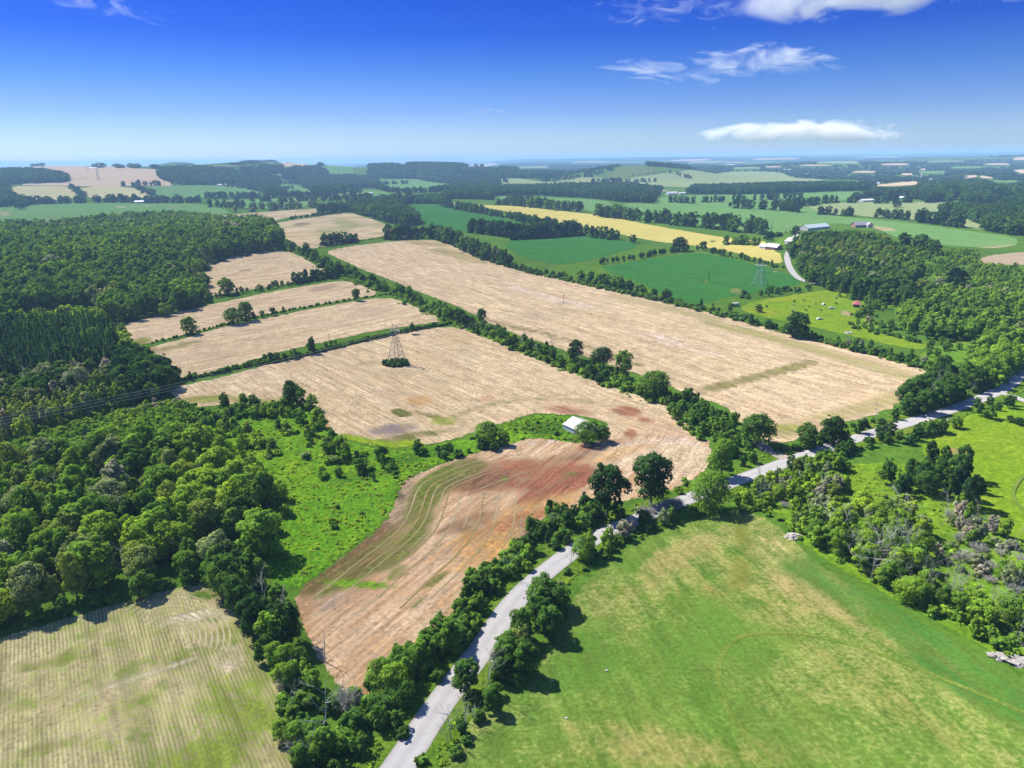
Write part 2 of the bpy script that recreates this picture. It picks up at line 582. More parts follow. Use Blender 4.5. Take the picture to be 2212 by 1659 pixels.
def sheet(name, poly_uv, mat, label, step=0.012, lift=0.12, patches=None, jitter=0.6, rough=0.0, round_it=1):
    """A field: the traced outline laid on the ground, meshed finely enough to follow it."""
    G = ray_ground(poly_uv)
    G = smooth_line(G, round_it, closed=True)

    def warp(P):
        return np.stack([np.arctan2(P[:, 0], P[:, 1]), 0.5 * np.log(np.hypot(P[:, 0], P[:, 1]))], 1)

    def unwarp(W):
        r = np.exp(W[:, 1] * 2)
        return np.stack([r * np.sin(W[:, 0]), r * np.cos(W[:, 0])], 1)

    W = resample(warp(G), step * 0.6, closed=True)
    P = unwarp(W)
    d = np.hypot(P[:, 0], P[:, 1])
    jit = np.random.default_rng(len(name) + len(W)).normal(0, 1, P.shape) * jitter * np.minimum(1, d / 300)[:, None]
    P = P + jit
    W = warp(P)
    lo, hi = W.min(0), W.max(0)
    gx, gy = np.meshgrid(np.arange(lo[0], hi[0], step), np.arange(lo[1], hi[1], step))
    gx = gx + (np.arange(gx.shape[0]) % 2)[:, None] * step / 2
    I = np.stack([gx.ravel(), gy.ravel()], 1)
    I = I[inside(I, W)]
    # keep away from the border
    keep = np.ones(len(I), bool)
    cell = {}
    for q in W:
        cell.setdefault((int(q[0] // step), int(q[1] // step)), []).append(q)
    for n_, q in enumerate(I):
        cx, cy = int(q[0] // step), int(q[1] // step)
        for ax in (-1, 0, 1):
            for ay in (-1, 0, 1):
                for b in cell.get((cx + ax, cy + ay), ()):
                    if abs(b[0] - q[0]) + abs(b[1] - q[1]) < step * 0.45:
                        keep[n_] = False
    I = I[keep]
    allp = np.vstack([W, I])
    nb = len(W)
    vs, es, fs, *_ = delaunay_2d_cdt([Vector(p) for p in allp.tolist()], [], [list(range(nb))], 1, 1e-7)
    vs = np.array([tuple(v) for v in vs])
    P = unwarp(vs)
    d = np.hypot(P[:, 0], P[:, 1])
    Z = height(P[:, 0], P[:, 1]) + lift + above(d)
    if rough:
        Z = Z + rough * np.random.default_rng(5).random(len(Z)) * (0.5 + 0.5 * np.sin(P[:, 0] * 0.21) * np.sin(P[:, 1] * 0.17 + P[:, 0] * 0.05))
    V = np.column_stack([P, Z])
    if rough:
        V[:nb, 2] = height(P[:nb, 0], P[:nb, 1]) + lift + above(d[:nb])
    T = np.array([f for f in fs if len(f) == 3])
    # upward facing
    a, b, c = V[T[:, 0]], V[T[:, 1]], V[T[:, 2]]
    flip = np.cross(b - a, c - a)[:, 2] < 0
    T[flip] = T[flip][:, ::-1]
    me = mesh_np(name, V, T, mat, smooth=not rough)
    pa = paint_vertices(V, patches or [])
    attr = me.attributes.new('paint', 'FLOAT_COLOR', 'POINT')
    attr.data.foreach_set('color', pa.astype(np.float32).ravel())
    return link(name, me, kind='structure', label=label)


def strip(name, pts_uv, width, mat, label, lift=0.3, step=3.0, smooth=2, crown=0.0, world=None):
    L = ray_ground(pts_uv) if world is None else np.asarray(world, float)
    L = resample(smooth_line(L, smooth), step)
    T = np.gradient(L, axis=0)
    T /= np.linalg.norm(T, axis=1)[:, None]
    Nn = np.stack([-T[:, 1], T[:, 0]], 1)
    ks = np.linspace(-1, 1, 7)
    V, A = [], []
    for k in ks:
        P = L + Nn * k * width / 2
        d = np.hypot(P[:, 0], P[:, 1])
        V.append(np.column_stack([P, height(P[:, 0], P[:, 1]) + lift + above(d) + crown * (1 - k * k)]))
        A.append(np.full(len(L), k))
    n, m_ = len(ks), len(L)
    V = np.array(V).reshape(-1, 3)
    i = (np.arange(n - 1)[:, None] * m_ + np.arange(m_ - 1)[None]).ravel()
    Q = np.stack([i, i + m_, i + m_ + 1, i + 1], 1)
    a, b, c = V[Q[0, 0]], V[Q[0, 1]], V[Q[0, 2]]
    if np.cross(b - a, c - a)[2] < 0:
        Q = Q[:, ::-1]
    me = mesh_np(name, V, Q, mat, smooth=True)
    at_ = me.attributes.new('across', 'FLOAT', 'POINT')
    at_.data.foreach_set('value', np.concatenate(A).astype(np.float32))
    zero_paint(me)
    return link(name, me, kind='structure', label=label)


# ------------------------------------------------------------------ fields
STRAW, STRAW2, STRAWD = (0.52, 0.385, 0.215), (0.635, 0.495, 0.30), (0.415, 0.285, 0.138)
RED, OCH, OLV, GRN, LIME, BRN = (0.30, 0.125, 0.07), (0.47, 0.27, 0.09), (0.165, 0.165, 0.045), (0.10, 0.19, 0.022), (0.25, 0.36, 0.02), (0.20, 0.12, 0.065)
MUD = (0.25, 0.20, 0.17)
SOY = (0.040, 0.165, 0.030)
a_main = ang_of((1000, 725), (1400, 850))
a_big = ang_of((900, 545), (1900, 800))
a_left = ang_of((400, 800), (900, 700))
m_main = field_mat('stubble_near', STRAW, STRAW2, STRAWD, ang=a_main, cmac=(0.54, 0.72), streak=(0.02, 0.30), contrast=0.46, lines=0.34, macro=0.016)
m_low = field_mat('stubble_low', (0.49, 0.325, 0.175), (0.62, 0.465, 0.295), (0.38, 0.215, 0.10), ang=ang_of((700, 1400), (1200, 1000)), cmac=(0.46, 0.62), streak=(0.03, 0.30), contrast=0.46, lines=0.34, macro=0.016)
m_big = field_mat('stubble_big', STRAW, STRAW2, (0.36, 0.27, 0.17), ang=a_big, cmac=(0.55, 0.74), streak=(0.012, 0.20), contrast=0.46, lines=0.34, macro=0.016)
m_left = field_mat('stubble_left', STRAW, STRAW2, (0.38, 0.28, 0.19), ang=a_left, cmac=(0.55, 0.74), streak=(0.012, 0.22), contrast=0.46, lines=0.34, macro=0.016)
m_far_st = field_mat('stubble_far', STRAW, STRAW2, (0.34, 0.30, 0.14), ang=ang_of((600, 500), (850, 470)), cmac=(0.46, 0.62), streak=(0.01, 0.12), fine=0.3, lines=0.30, macro=0.016)
m_hay = field_mat('hay_field', (0.120, 0.228, 0.031), (0.18, 0.262, 0.043), (0.36, 0.325, 0.11), ang=ang_of((1700, 1250), (2150, 1659)), cmac=(0.50, 0.70), streak=(0.03, 0.14), fine=1.0, contrast=0.32, macro=0.018, lines=0.22)
m_strip = field_mat('row_crop', (0.46, 0.39, 0.19), (0.58, 0.485, 0.27), (0.20, 0.255, 0.04), ang=ang_of((262, 1400), (315, 1659)), cmac=(0.46, 0.60), streak=(0.06, 0.05), fine=1.0, contrast=0.4, macro=0.03,
                   rows=(0.80, (0.15, 0.20, 0.035), 0.55), warp=0.4, lines=0.32)
m_mead = field_mat('lush_meadow', (0.105, 0.26, 0.014), (0.145, 0.32, 0.016), (0.20, 0.34, 0.018), cmac=(0.48, 0.66), streak=(0.10, 0.10), fine=0.9, contrast=0.45, bump=0.5)
m_soy = field_mat('soy_field', SOY, (0.055, 0.195, 0.034), (0.05, 0.17, 0.03), ang=a_big, streak=(0.01, 0.10), fine=0.35, contrast=0.22)
m_green = field_mat('green_field', (0.14, 0.285, 0.075), (0.16, 0.31, 0.082), (0.19, 0.32, 0.095), ang=a_big, streak=(0.006, 0.05), fine=0.2, contrast=0.15)
m_pale = field_mat('pale_field', (0.26, 0.335, 0.13), (0.30, 0.36, 0.15), (0.33, 0.36, 0.16), ang=a_big, streak=(0.006, 0.04), fine=0.2, contrast=0.12)
m_yel = field_mat('wheat_field', (0.55, 0.48, 0.125), (0.62, 0.53, 0.15), (0.52, 0.43, 0.12), ang=a_big, streak=(0.006, 0.06), fine=0.3, contrast=0.12)
m_tan = field_mat('tan_field', (0.62, 0.46, 0.29), (0.68, 0.51, 0.33), (0.54, 0.41, 0.26), streak=(0.006, 0.02), fine=0.1, contrast=0.1, macro=0.004)
m_ytan = field_mat('yellow_tan_field', (0.54, 0.50, 0.22), (0.60, 0.53, 0.25), (0.50, 0.45, 0.2), streak=(0.006, 0.02), fine=0.1, contrast=0.1, macro=0.004)
m_past = field_mat('pasture', (0.155, 0.275, 0.014), (0.20, 0.32, 0.016), (0.235, 0.29, 0.022), streak=(0.06, 0.08), fine=0.7, contrast=0.35)
m_lawn = field_mat('lawn', (0.115, 0.24, 0.022), (0.14, 0.27, 0.024), (0.19, 0.26, 0.035), streak=(0.05, 0.07), fine=0.5, contrast=0.25)
m_bare = field_mat('bare_soil', (0.40, 0.31, 0.20), (0.46, 0.36, 0.24), (0.30, 0.27, 0.14), streak=(0.04, 0.05), fine=0.6, contrast=0.25)
NF = [0]


OPEN = []


def fld(name, poly, mat, label, **kw):
    NF[0] += 1
    if mat in (m_main, m_low, m_big, m_hay, m_strip):
        OPEN.append(poly)
    kw.setdefault('lift', 0.03 + 0.006 * (NF[0] % 9))
    return sheet(name, poly, mat, label, **kw)


# far country first
fld('stubble_field', [(12, 365), (60, 362), (100, 360.5), (200, 361), (300, 365), (343, 367), (342, 382), (352, 391), (378, 396), (372, 402), (340, 403), (250, 403), (150, 403.5), (20, 400)], m_tan, 'broad tan field on the far hillside below the skyline', step=0.01)
fld('yellow_field', [(18, 402), (100, 402.5), (155, 404), (176, 428), (58, 440), (25, 425)], m_ytan, 'yellow tan field at the foot of the far hillside', step=0.01)
fld('stubble_field', [(170, 404), (285, 403), (335, 423), (300, 430), (200, 430), (180, 420)], m_ytan, 'pale striped field beside the yellow tan hillside field', step=0.01)
fld('green_field', [(298, 403), (380, 400.5), (450, 400), (520, 403), (572, 418), (500, 428), (380, 430), (330, 418)], m_green, 'smooth green field below the far hillside wood', step=0.01)
fld('green_field', [(560, 403), (600, 400), (636, 398), (672, 412), (668, 419), (640, 425), (600, 415)], m_green, 'small green field between two far woods', step=0.01)
fld('green_field', [(690, 363), (735, 360), (770, 377), (750, 382), (708, 381)], m_green, 'green field sloping up to the far skyline', step=0.008)
fld('green_field', [(500, 384), (520, 383), (612, 376), (612, 382), (530, 392)], m_pale, 'narrow pale green field between far treelines', step=0.008)
fld('tan_field', [(575, 357), (620, 354.5), (680, 356), (680, 360), (610, 362)], m_tan, 'pale field on the far skyline', step=0.008)
fld('green_field', [(795, 366), (830, 365), (880, 372), (885, 378), (820, 380)], m_pale, 'open slope among the ridge woods', step=0.008)
fld('green_field', [(775, 393), (830, 389), (885, 387), (915, 388), (960, 398), (1000, 402), (965, 413), (880, 416), (830, 407)], m_green, 'long green field below the wooded ridge', step=0.01)
fld('green_field', [(700, 425), (750, 412), (820, 412), (850, 418), (800, 428)], m_green, 'green field by the far farm with silos', step=0.01)
fld('green_field', [(442, 433), (560, 430), (680, 430), (690, 440), (640, 450), (540, 452), (450, 446)], m_green, 'flat green paddock dotted with trees', step=0.01)
fld('green_field', [(-80, 446), (0, 447), (65, 442), (200, 439), (330, 440), (430, 440), (510, 460), (450, 466), (390, 472), (300, 478), (200, 490), (100, 492), (-80, 496)], m_green, 'large green meadow behind the dark wood', step=0.01,
    patches=[('e', 263, 447, 16, 2, 0, (0.42, 0.38, 0.24), 0.8), ('e', 318, 444, 14, 1.6, 0, (0.42, 0.38, 0.24), 0.8), ('e', 380, 446, 16, 1.5, 0, (0.40, 0.38, 0.2), 0.7), ('e', 10, 462, 18, 9, 0, (0.36, 0.34, 0.18), 0.7), ('e', 180, 452, 12, 1.5, 0, (0.38, 0.36, 0.2), 0.6), ('e', 100, 472, 60, 3, 0, (0.22, 0.25, 0.1), 0.6)])
fld('pale_field', [(960, 389), (1010, 387), (1060, 386), (1130, 386), (1190, 396), (1255, 381), (1330, 387), (1430, 398), (1400, 403), (1300, 403), (1180, 404), (1080, 408), (1060, 400)], m_pale, 'grey green field below the ridge with a dirt lane', step=0.01)
fld('pale_field', [(1300, 396), (1360, 385), (1420, 376), (1480, 373), (1560, 372), (1640, 371), (1685, 373), (1712, 384), (1775, 387), (1780, 403), (1700, 403), (1600, 404), (1500, 406), (1420, 403)], m_pale, 'wide pale green field right of the grassy dome', step=0.01)
fld('green_field', [(1060, 425), (1150, 424), (1250, 430), (1330, 438), (1335, 465), (1250, 453), (1160, 446), (1110, 438)], m_green, 'green field behind the wheat field', step=0.01)
fld('green_field', [(1340, 444), (1400, 432), (1480, 421), (1640, 422), (1770, 415), (1890, 414), (1895, 425), (1850, 431), (1735, 441), (1762, 455), (1770, 463), (1850, 471), (1960, 481), (2060, 495), (2190, 512), (2205, 528), (2150, 538), (2080, 533), (1990, 525), (1920, 505), (1880, 490), (1800, 482), (1740, 490), (1680, 506), (1600, 500), (1480, 480), (1400, 470), (1330, 462)], m_green, 'great green field running from the wheat to the hilltop house', step=0.008,
    patches=[('e', 1905, 494, 34, 5, 6, (0.40, 0.35, 0.17), 0.95), ('e', 1382, 452, 10, 1.6, -8, (0.45, 0.42, 0.3), 0.9), ('l', [(1680, 492), (1715, 488), (1740, 484)], 5, (0.40, 0.40, 0.2), 0.8), ('l', [(1900, 512), (2000, 530), (2080, 537), (2180, 530)], 14, (0.36, 0.33, 0.16), 0.7)])
fld('pale_field', [(1725, 452), (1760, 443), (1850, 437), (1950, 436), (2050, 438), (2110, 443), (2165, 448), (2130, 456), (2050, 459), (2090, 475), (2130, 489), (2130, 497), (2080, 490), (1980, 478), (1880, 468), (1770, 461)], m_pale, 'pale hay field around the lone spreading tree', step=0.008)
FARTAN = []
for i, (poly, lab) in enumerate([
        ([(1878, 403), (1900, 399), (1940, 395), (1990, 392), (1988, 399), (1935, 403)], 'tan stubble field beside the white roofed far farm'),
        ([(2075, 381), (2110, 379), (2112, 383), (2088, 386)], 'small tan field in the distant woods'),
        ([(2116, 380), (2146, 384), (2145, 387), (2118, 385)], 'tan strip right of the small distant tan field'),
        ([(2185, 369), (2212, 367), (2240, 369), (2240, 377), (2200, 374)], 'tan slope at the right edge of the distant plain'),
        ([(2183, 345), (2212, 340), (2260, 340), (2260, 348), (2195, 348)], 'pink tan slope on the last ridge'),
        ([(1327, 412.5), (1380, 411.5), (1440, 411.5), (1440, 414), (1380, 415), (1327, 415)], 'tan strip seen through the dark treeline'),
        ([(1560, 353), (1590, 352), (1612, 353), (1590, 355)], 'thin pale field on the plain'),
        ([(1650, 361), (1680, 360), (1690, 362), (1660, 363.5)], 'thin tan field by a distant treeline'),
        ([(1720, 358), (1790, 357), (1800, 359), (1735, 360)], 'long thin tan field on the plain'),
        ([(1440, 348.5), (1530, 346.5), (1540, 348.5), (1450, 350.5)], 'pale strip of open land near the horizon'),
        ([(1985, 366), (2000, 365), (2004, 368), (1988, 369)], 'tiny tan field among distant trees'),
        ([(1945, 376), (1975, 375), (1975, 379), (1950, 380)], 'yellowish clearing among distant trees')]):
    FARTAN.append(poly)
    fld('tan_field', poly, m_tan, lab, step=0.006)
CLEAR = []
for poly, mm, lab in [
        ([(1000, 357), (1080, 356), (1090, 359), (1010, 360)], m_tan, 'thin tan field below the far wooded ridge end'), ([(1112, 361), (1180, 360), (1188, 364), (1120, 365)], m_pale, 'pale clearing right of the wooded ridge'),
        ([(1230, 351), (1320, 350), (1330, 353.5), (1240, 355)], m_pale, 'pale field behind the grassy dome'), ([(1480, 351), (1560, 350), (1570, 353), (1490, 354.5)], m_pale, 'pale field on the plain under the low cloud'),
        ([(1620, 345.5), (1720, 344), (1730, 346.5), (1630, 348)], m_tan, 'tan streak of farmland near the horizon'), ([(1760, 351.5), (1850, 350), (1858, 353), (1768, 354.5)], m_pale, 'wide pale field on the blue plain'),
        ([(1900, 355), (1960, 354), (1966, 358), (1906, 359)], m_tan, 'tan field amid the blue plain woods'), ([(2000, 349.5), (2080, 348), (2086, 351), (2005, 352.5)], m_pale, 'pale field far right on the plain'),
        ([(2120, 355), (2180, 354), (2186, 358), (2126, 359)], m_tan, 'second tan field far right amid woods'), ([(450, 358.5), (520, 357.5), (526, 360), (456, 361)], m_pale, 'pale field beside the round dark skyline hill'),
        ([(1850, 341.5), (1950, 340), (1956, 342.5), (1855, 344)], m_pale, 'pale strip on the last low ridge'), ([(2050, 361), (2120, 360), (2126, 364), (2056, 365)], m_green, 'green field in the distant woods'),
        ([(1982, 371), (2042, 370), (2048, 375), (1986, 376)], m_green, 'green clearing in the distant woods'), ([(2140, 391), (2202, 390), (2208, 395), (2146, 396)], m_green, 'green clearing above the mid distance woods'),
        ([(1835, 371), (1890, 370), (1896, 374), (1840, 375)], m_tan, 'tan patch behind the far farmstead'), ([(1580, 363), (1640, 362), (1646, 365.5), (1586, 366.5)], m_pale, 'pale patch between far tree belts'),
        ([(2040, 418), (2090, 416), (2096, 421), (2046, 423)], m_green, 'bright glade in the mid distance woods'), ([(2130, 426), (2190, 424), (2196, 431), (2136, 433)], m_green, 'green opening by the white house in the woods')]:
    CLEAR.append(poly)
    fld('distant_field', poly, mm, lab, step=0.006)
# the grassy dome keeps its own rough sward
fld('dome_pasture', [(1290, 392), (1312, 378), (1330, 368), (1350, 361), (1375, 358.6), (1395, 360), (1418, 368), (1440, 372), (1400, 380), (1370, 384), (1335, 392)], field_mat('dome_grass', (0.14, 0.19, 0.045), (0.17, 0.21, 0.055), (0.10, 0.15, 0.035), fine=0.1, contrast=0.2, streak=(0.01, 0.02)), 'rough grass over the round dome hill', step=0.006)
fld('wheat_field', [(1015, 442), (1060, 444), (1150, 449), (1210, 455), (1300, 466), (1330, 470), (1420, 490), (1560, 512), (1640, 519), (1660, 526), (1640, 533), (1682, 545), (1692, 560), (1685, 572), (1640, 560), (1560, 540), (1500, 530), (1400, 520), (1310, 500), (1200, 480), (1110, 460), (1050, 450)], m_yel, 'ripe yellow wheat field curving towards the farmhouse', step=0.008,
    patches=[('l', [(1510, 527), (1545, 521), (1570, 520)], 4, (0.16, 0.17, 0.05), 0.9)])
fld('wheat_stubble', [(925, 438), (960, 438), (1015, 441), (1000, 446), (950, 442)], m_tan, 'strip of stubble at the top of the wheat field', step=0.008)
fld('soy_field', [(860, 446), (884, 442), (930, 440), (960, 446), (1000, 458), (1060, 467), (1110, 476), (1150, 484), (1080, 496), (1020, 500), (960, 498), (915, 484), (880, 462)], m_soy, 'deep green crop field at the far end of the big stubble', step=0.01)
fld('soy_field', [(1090, 522), (1150, 517), (1240, 512), (1290, 510), (1345, 520), (1385, 530), (1330, 548), (1260, 566), (1200, 572), (1140, 560), (1100, 540)], m_soy, 'middle deep green crop field behind the tall tree row', step=0.01)
fld('soy_field', [(1290, 578), (1330, 572), (1400, 560), (1480, 548), (1520, 548), (1580, 558), (1640, 573), (1700, 592), (1740, 608), (1700, 622), (1640, 632), (1580, 640), (1530, 652), (1510, 662), (1470, 655), (1440, 640), (1380, 610)], m_soy, 'nearest deep green crop field with a vine covered pole', step=0.008,
    patches=[('e', 1527, 607, 9, 4, 0, (0.12, 0.18, 0.03), 0.9), ('l', [(1671, 585), (1673, 592)], 4, (0.3, 0.27, 0.17), 0.8), ('e', 1590, 628, 14, 8, 0, (0.2, 0.22, 0.06), 0.7)])

# stubble fields, left of the long diagonal hedgerow
fld('stubble_field', [(388, 478), (440, 470), (510, 463), (580, 458), (660, 452), (715, 450), (738, 456), (700, 462), (628, 468), (560, 486), (520, 495), (470, 488)], m_far_st, 'farthest stubble field behind the dark wood', step=0.01)
fld('stubble_field', [(558, 489), (600, 482), (630, 476), (690, 468), (756, 459), (800, 473), (850, 490), (838, 508), (805, 515), (768, 522), (720, 530), (690, 536), (660, 538), (640, 530), (610, 512), (580, 500)], m_far_st, 'greenish stubble field with a small hedge across it', step=0.008,
    patches=[('e', 653, 484, 20, 3.5, -6, (0.18, 0.14, 0.07), 0.8), ('e', 750, 482, 40, 10, 8, (0.24, 0.26, 0.08), 0.6), ('e', 720, 498, 55, 8, -8, (0.27, 0.27, 0.09), 0.55)])
fld('stubble_field', [(424, 578), (460, 562), (520, 550), (590, 541), (622, 541), (660, 560), (694, 580), (720, 594), (660, 606), (590, 618), (500, 632), (455, 640), (435, 632), (432, 605)], m_left, 'stubble field cut into the dark wood', step=0.008,
    patches=[('e', 455, 615, 20, 10, 0, (0.45, 0.33, 0.15), 0.5), ('l', [(500, 590), (560, 580), (640, 575)], 5, STRAWD, 0.5)])
fld('stubble_field', [(236, 710), (300, 692), (380, 674), (470, 655), (560, 636), (660, 618), (735, 606), (770, 612), (825, 636), (760, 645), (660, 663), (560, 681), (480, 702), (400, 724), (330, 740), (285, 748), (268, 735)], m_left, 'narrow stubble strip below the wood edge', step=0.008,
    patches=[('e', 300, 740, 28, 9, -15, (0.22, 0.23, 0.05), 0.9), ('e', 700, 622, 40, 7, -10, (0.33, 0.24, 0.15), 0.6)])
fld('stubble_field', [(285, 770), (330, 748), (400, 732), (480, 706), (560, 690), (660, 670), (760, 652), (835, 642), (880, 655), (965, 692), (900, 702), (800, 717), (720, 735), (640, 752), (560, 772), (520, 788), (440, 808), (362, 830), (345, 815), (320, 800)], m_left, 'stubble field between two low hedges', step=0.008,
    patches=[('l', [(300, 775), (345, 758), (420, 740)], 9, (0.26, 0.24, 0.08), 0.6), ('e', 320, 756, 25, 6, -15, (0.30, 0.19, 0.10), 0.7)])
# field with the pylon and its lower bay
E_ = lambda x, y: (737.3 + x / 3, 691.2 + y / 3)
near_patches = [
    ('e', 1420, 985, 130, 46, 0, (0.58, 0.45, 0.285), 0.85), ('e', 1500, 1000, 60, 40, 0, (0.56, 0.43, 0.27), 0.85), ('e', 1330, 950, 60, 16, 0, (0.55, 0.42, 0.26), 0.7),
    ('e', 1400, 915, 90, 22, 10, (0.52, 0.36, 0.20), 0.45), ('e', 1250, 880, 120, 16, 4, (0.52, 0.36, 0.21), 0.4),
    ('e', 1115, 1030, 155, 29.8, -10, RED, 0.76), ('e', 1212, 1040, 94, 29.8, -16, RED, 0.84), ('e', 1040, 1038, 81, 21.0, -10, BRN, 0.74), ('e', 1090, 1004, 81, 14.0, -8, RED, 0.59), ('e', 1190, 1064, 88, 15.8, -18, RED, 0.72),
    ('e', 1170, 1096, 108, 22.8, -16, OCH, 0.59), ('e', 1080, 1150, 94, 28.0, -24, OCH, 0.54), ('e', 1040, 1195, 81, 31.5, -28, OCH, 0.54), ('e', 1120, 1125, 122, 15.8, -18, RED, 0.54), ('e', 1010, 1130, 74, 17.5, -20, BRN, 0.64), ('e', 980, 1180, 81, 17.5, -30, OCH, 0.44),
    ('e', 1228, 887, 54, 8.8, 8, RED, 0.69), ('e', 1355, 888, 35, 12.2, 6, RED, 0.86), ('e', 1362, 938, 16, 10.5, 10, RED, 0.84), ('e', 1394, 908, 19, 7.0, 5, RED, 0.69), ('e', 1290, 962, 81, 10.5, -8, RED, 0.56), ('e', 1350, 975, 81, 12.2, -18, OCH, 0.49), ('e', 1240, 985, 68, 10.5, -8, BRN, 0.54),
    ('l', [(1015, 1005), (960, 1030), (925, 1060), (905, 1095), (888, 1140), (860, 1180), (820, 1200), (760, 1232), (690, 1262)], 13, OLV, 0.88),
    ('l', [(965, 1015), (935, 1035), (915, 1060)], 7, (0.14, 0.18, 0.03), 0.85), ('l', [(925, 1085), (905, 1130), (885, 1165)], 5, (0.16, 0.18, 0.035), 0.75),
    ('l', [(870, 1045), (858, 1075), (850, 1110), (835, 1132)], 8, (0.34, 0.24, 0.15), 0.7),
    ('l', [(830, 1140), (760, 1190), (700, 1240), (665, 1268)], 7, (0.17, 0.11, 0.05), 0.72),
    ('e', 770, 1220, 62, 20, -30, (0.15, 0.12, 0.04), 0.72), ('e', 840, 1215, 40, 15, -30, OLV, 0.71), ('e', 775, 1262, 85, 9, 4, (0.15, 0.28, 0.02), 1.0), ('e', 940, 1252, 40, 9, -32, OLV, 0.84), ('e', 860, 1238, 30, 14, -30, (0.14, 0.17, 0.03), 0.6), ('e', 905, 1300, 30, 7, -38, OLV, 0.61),
    ('e', 862, 1073, 13, 9, -10, (0.05, 0.07, 0.035), 0.95), ('e', 720, 1300, 60, 20, -10, (0.36, 0.26, 0.19), 0.4),
    ('e', 848, 927, 58, 13, -6, MUD, 0.75), ('e', 868, 892, 26, 8, 5, OLV, 0.95), ('e', 925, 897, 45, 5, 12, OLV, 0.76), ('e', 960, 910, 38, 11, -5, (0.28, 0.30, 0.06), 0.7), ('l', [(745, 948), (775, 956), (830, 966), (880, 962)], 11, LIME, 0.95), ('e', 900, 940, 90, 8, -8, OLV, 0.71), ('e', 695, 905, 35, 10.5, 55, OCH, 0.64), ('e', 905, 865, 32, 12.2, 0, OCH, 0.64),
    ('e', 1052, 860, 20, 9, 0, (0.52, 0.32, 0.17), 0.55), ('e', 985, 790, 50, 7, 25, (0.50, 0.33, 0.20), 0.45), ('l', [(980, 900), (1060, 870), (1150, 862), (1280, 868)], 4, (0.32, 0.28, 0.13), 0.6),
    ('e', 790, 785, 30, 5, -8, (0.36, 0.28, 0.14), 0.5), ('e', 858, 805, 60, 8, 0, (0.40, 0.31, 0.18), 0.45), ('e', 440, 860, 70, 6, -5, (0.22, 0.25, 0.04), 0.9), ('l', [(400, 868), (470, 862), (560, 868), (610, 862)], 9, (0.30, 0.28, 0.08), 0.7),
    ('e', 1440, 930, 60, 14, 15, (0.48, 0.33, 0.22), 0.5), ('e', 1180, 955, 60, 5, -5, (0.58, 0.47, 0.36), 0.4), ('e', 1230, 1025, 16, 3, -6, GRN, 0.9), ('e', 1090, 1035, 8, 5, 0, GRN, 0.8),
    ('l', [(1290, 955), (1340, 965), (1450, 945), (1500, 960)], 4, (0.55, 0.44, 0.33), 0.6), ('e', 760, 1380, 60, 40, -30, (0.44, 0.31, 0.19), 0.35), ('e', 790, 1490, 20, 14, 0, (0.42, 0.24, 0.10), 0.7), ('e', 660, 1300, 16, 22, 0, (0.34, 0.2, 0.1), 0.6)]
fld('stubble_field', [(362, 842), (420, 828), (480, 816), (560, 792), (640, 774), (760, 746), (880, 718), (965, 705), (1005, 712), (1070, 738), (1140, 768), (1200, 792), (1270, 818), (1350, 845), (1410, 868), (1450, 868), (1475, 905), (1505, 935), (1522, 952), (1470, 952), (1400, 948), (1330, 942), (1300, 930), (1318, 915), (1290, 905), (1240, 897), (1190, 894), (1150, 892), (1110, 908), (1050, 925), (980, 950), (880, 966), (830, 969), (760, 952), (720, 935), (695, 908), (668, 878), (620, 866), (560, 872), (480, 874), (430, 880), (390, 872)],
    m_main, 'bare stubble field with the rusty pylon, above the white barn', step=0.0055, lift=0.03, patches=near_patches, round_it=1)
fld('stubble_field', [(1528, 945), (1538, 985), (1532, 1005), (1500, 1038), (1440, 1062), (1370, 1078), (1290, 1090), (1215, 1112), (1150, 1150), (1090, 1205), (1040, 1262), (980, 1320), (925, 1370), (880, 1420), (850, 1470), (800, 1505), (768, 1512), (735, 1482), (700, 1440), (668, 1380), (640, 1320), (637, 1290), (655, 1268), (690, 1244), (745, 1198), (800, 1160), (835, 1128), (858, 1078), (868, 1042), (890, 1030), (940, 1008), (1010, 984), (1100, 962), (1145, 946), (1200, 950), (1260, 958), (1300, 954), (1318, 934), (1400, 938), (1470, 941)],
    m_low, 'lower stubble field of red and ochre soil between meadow and road', step=0.0045, lift=0.038, patches=near_patches, round_it=1)
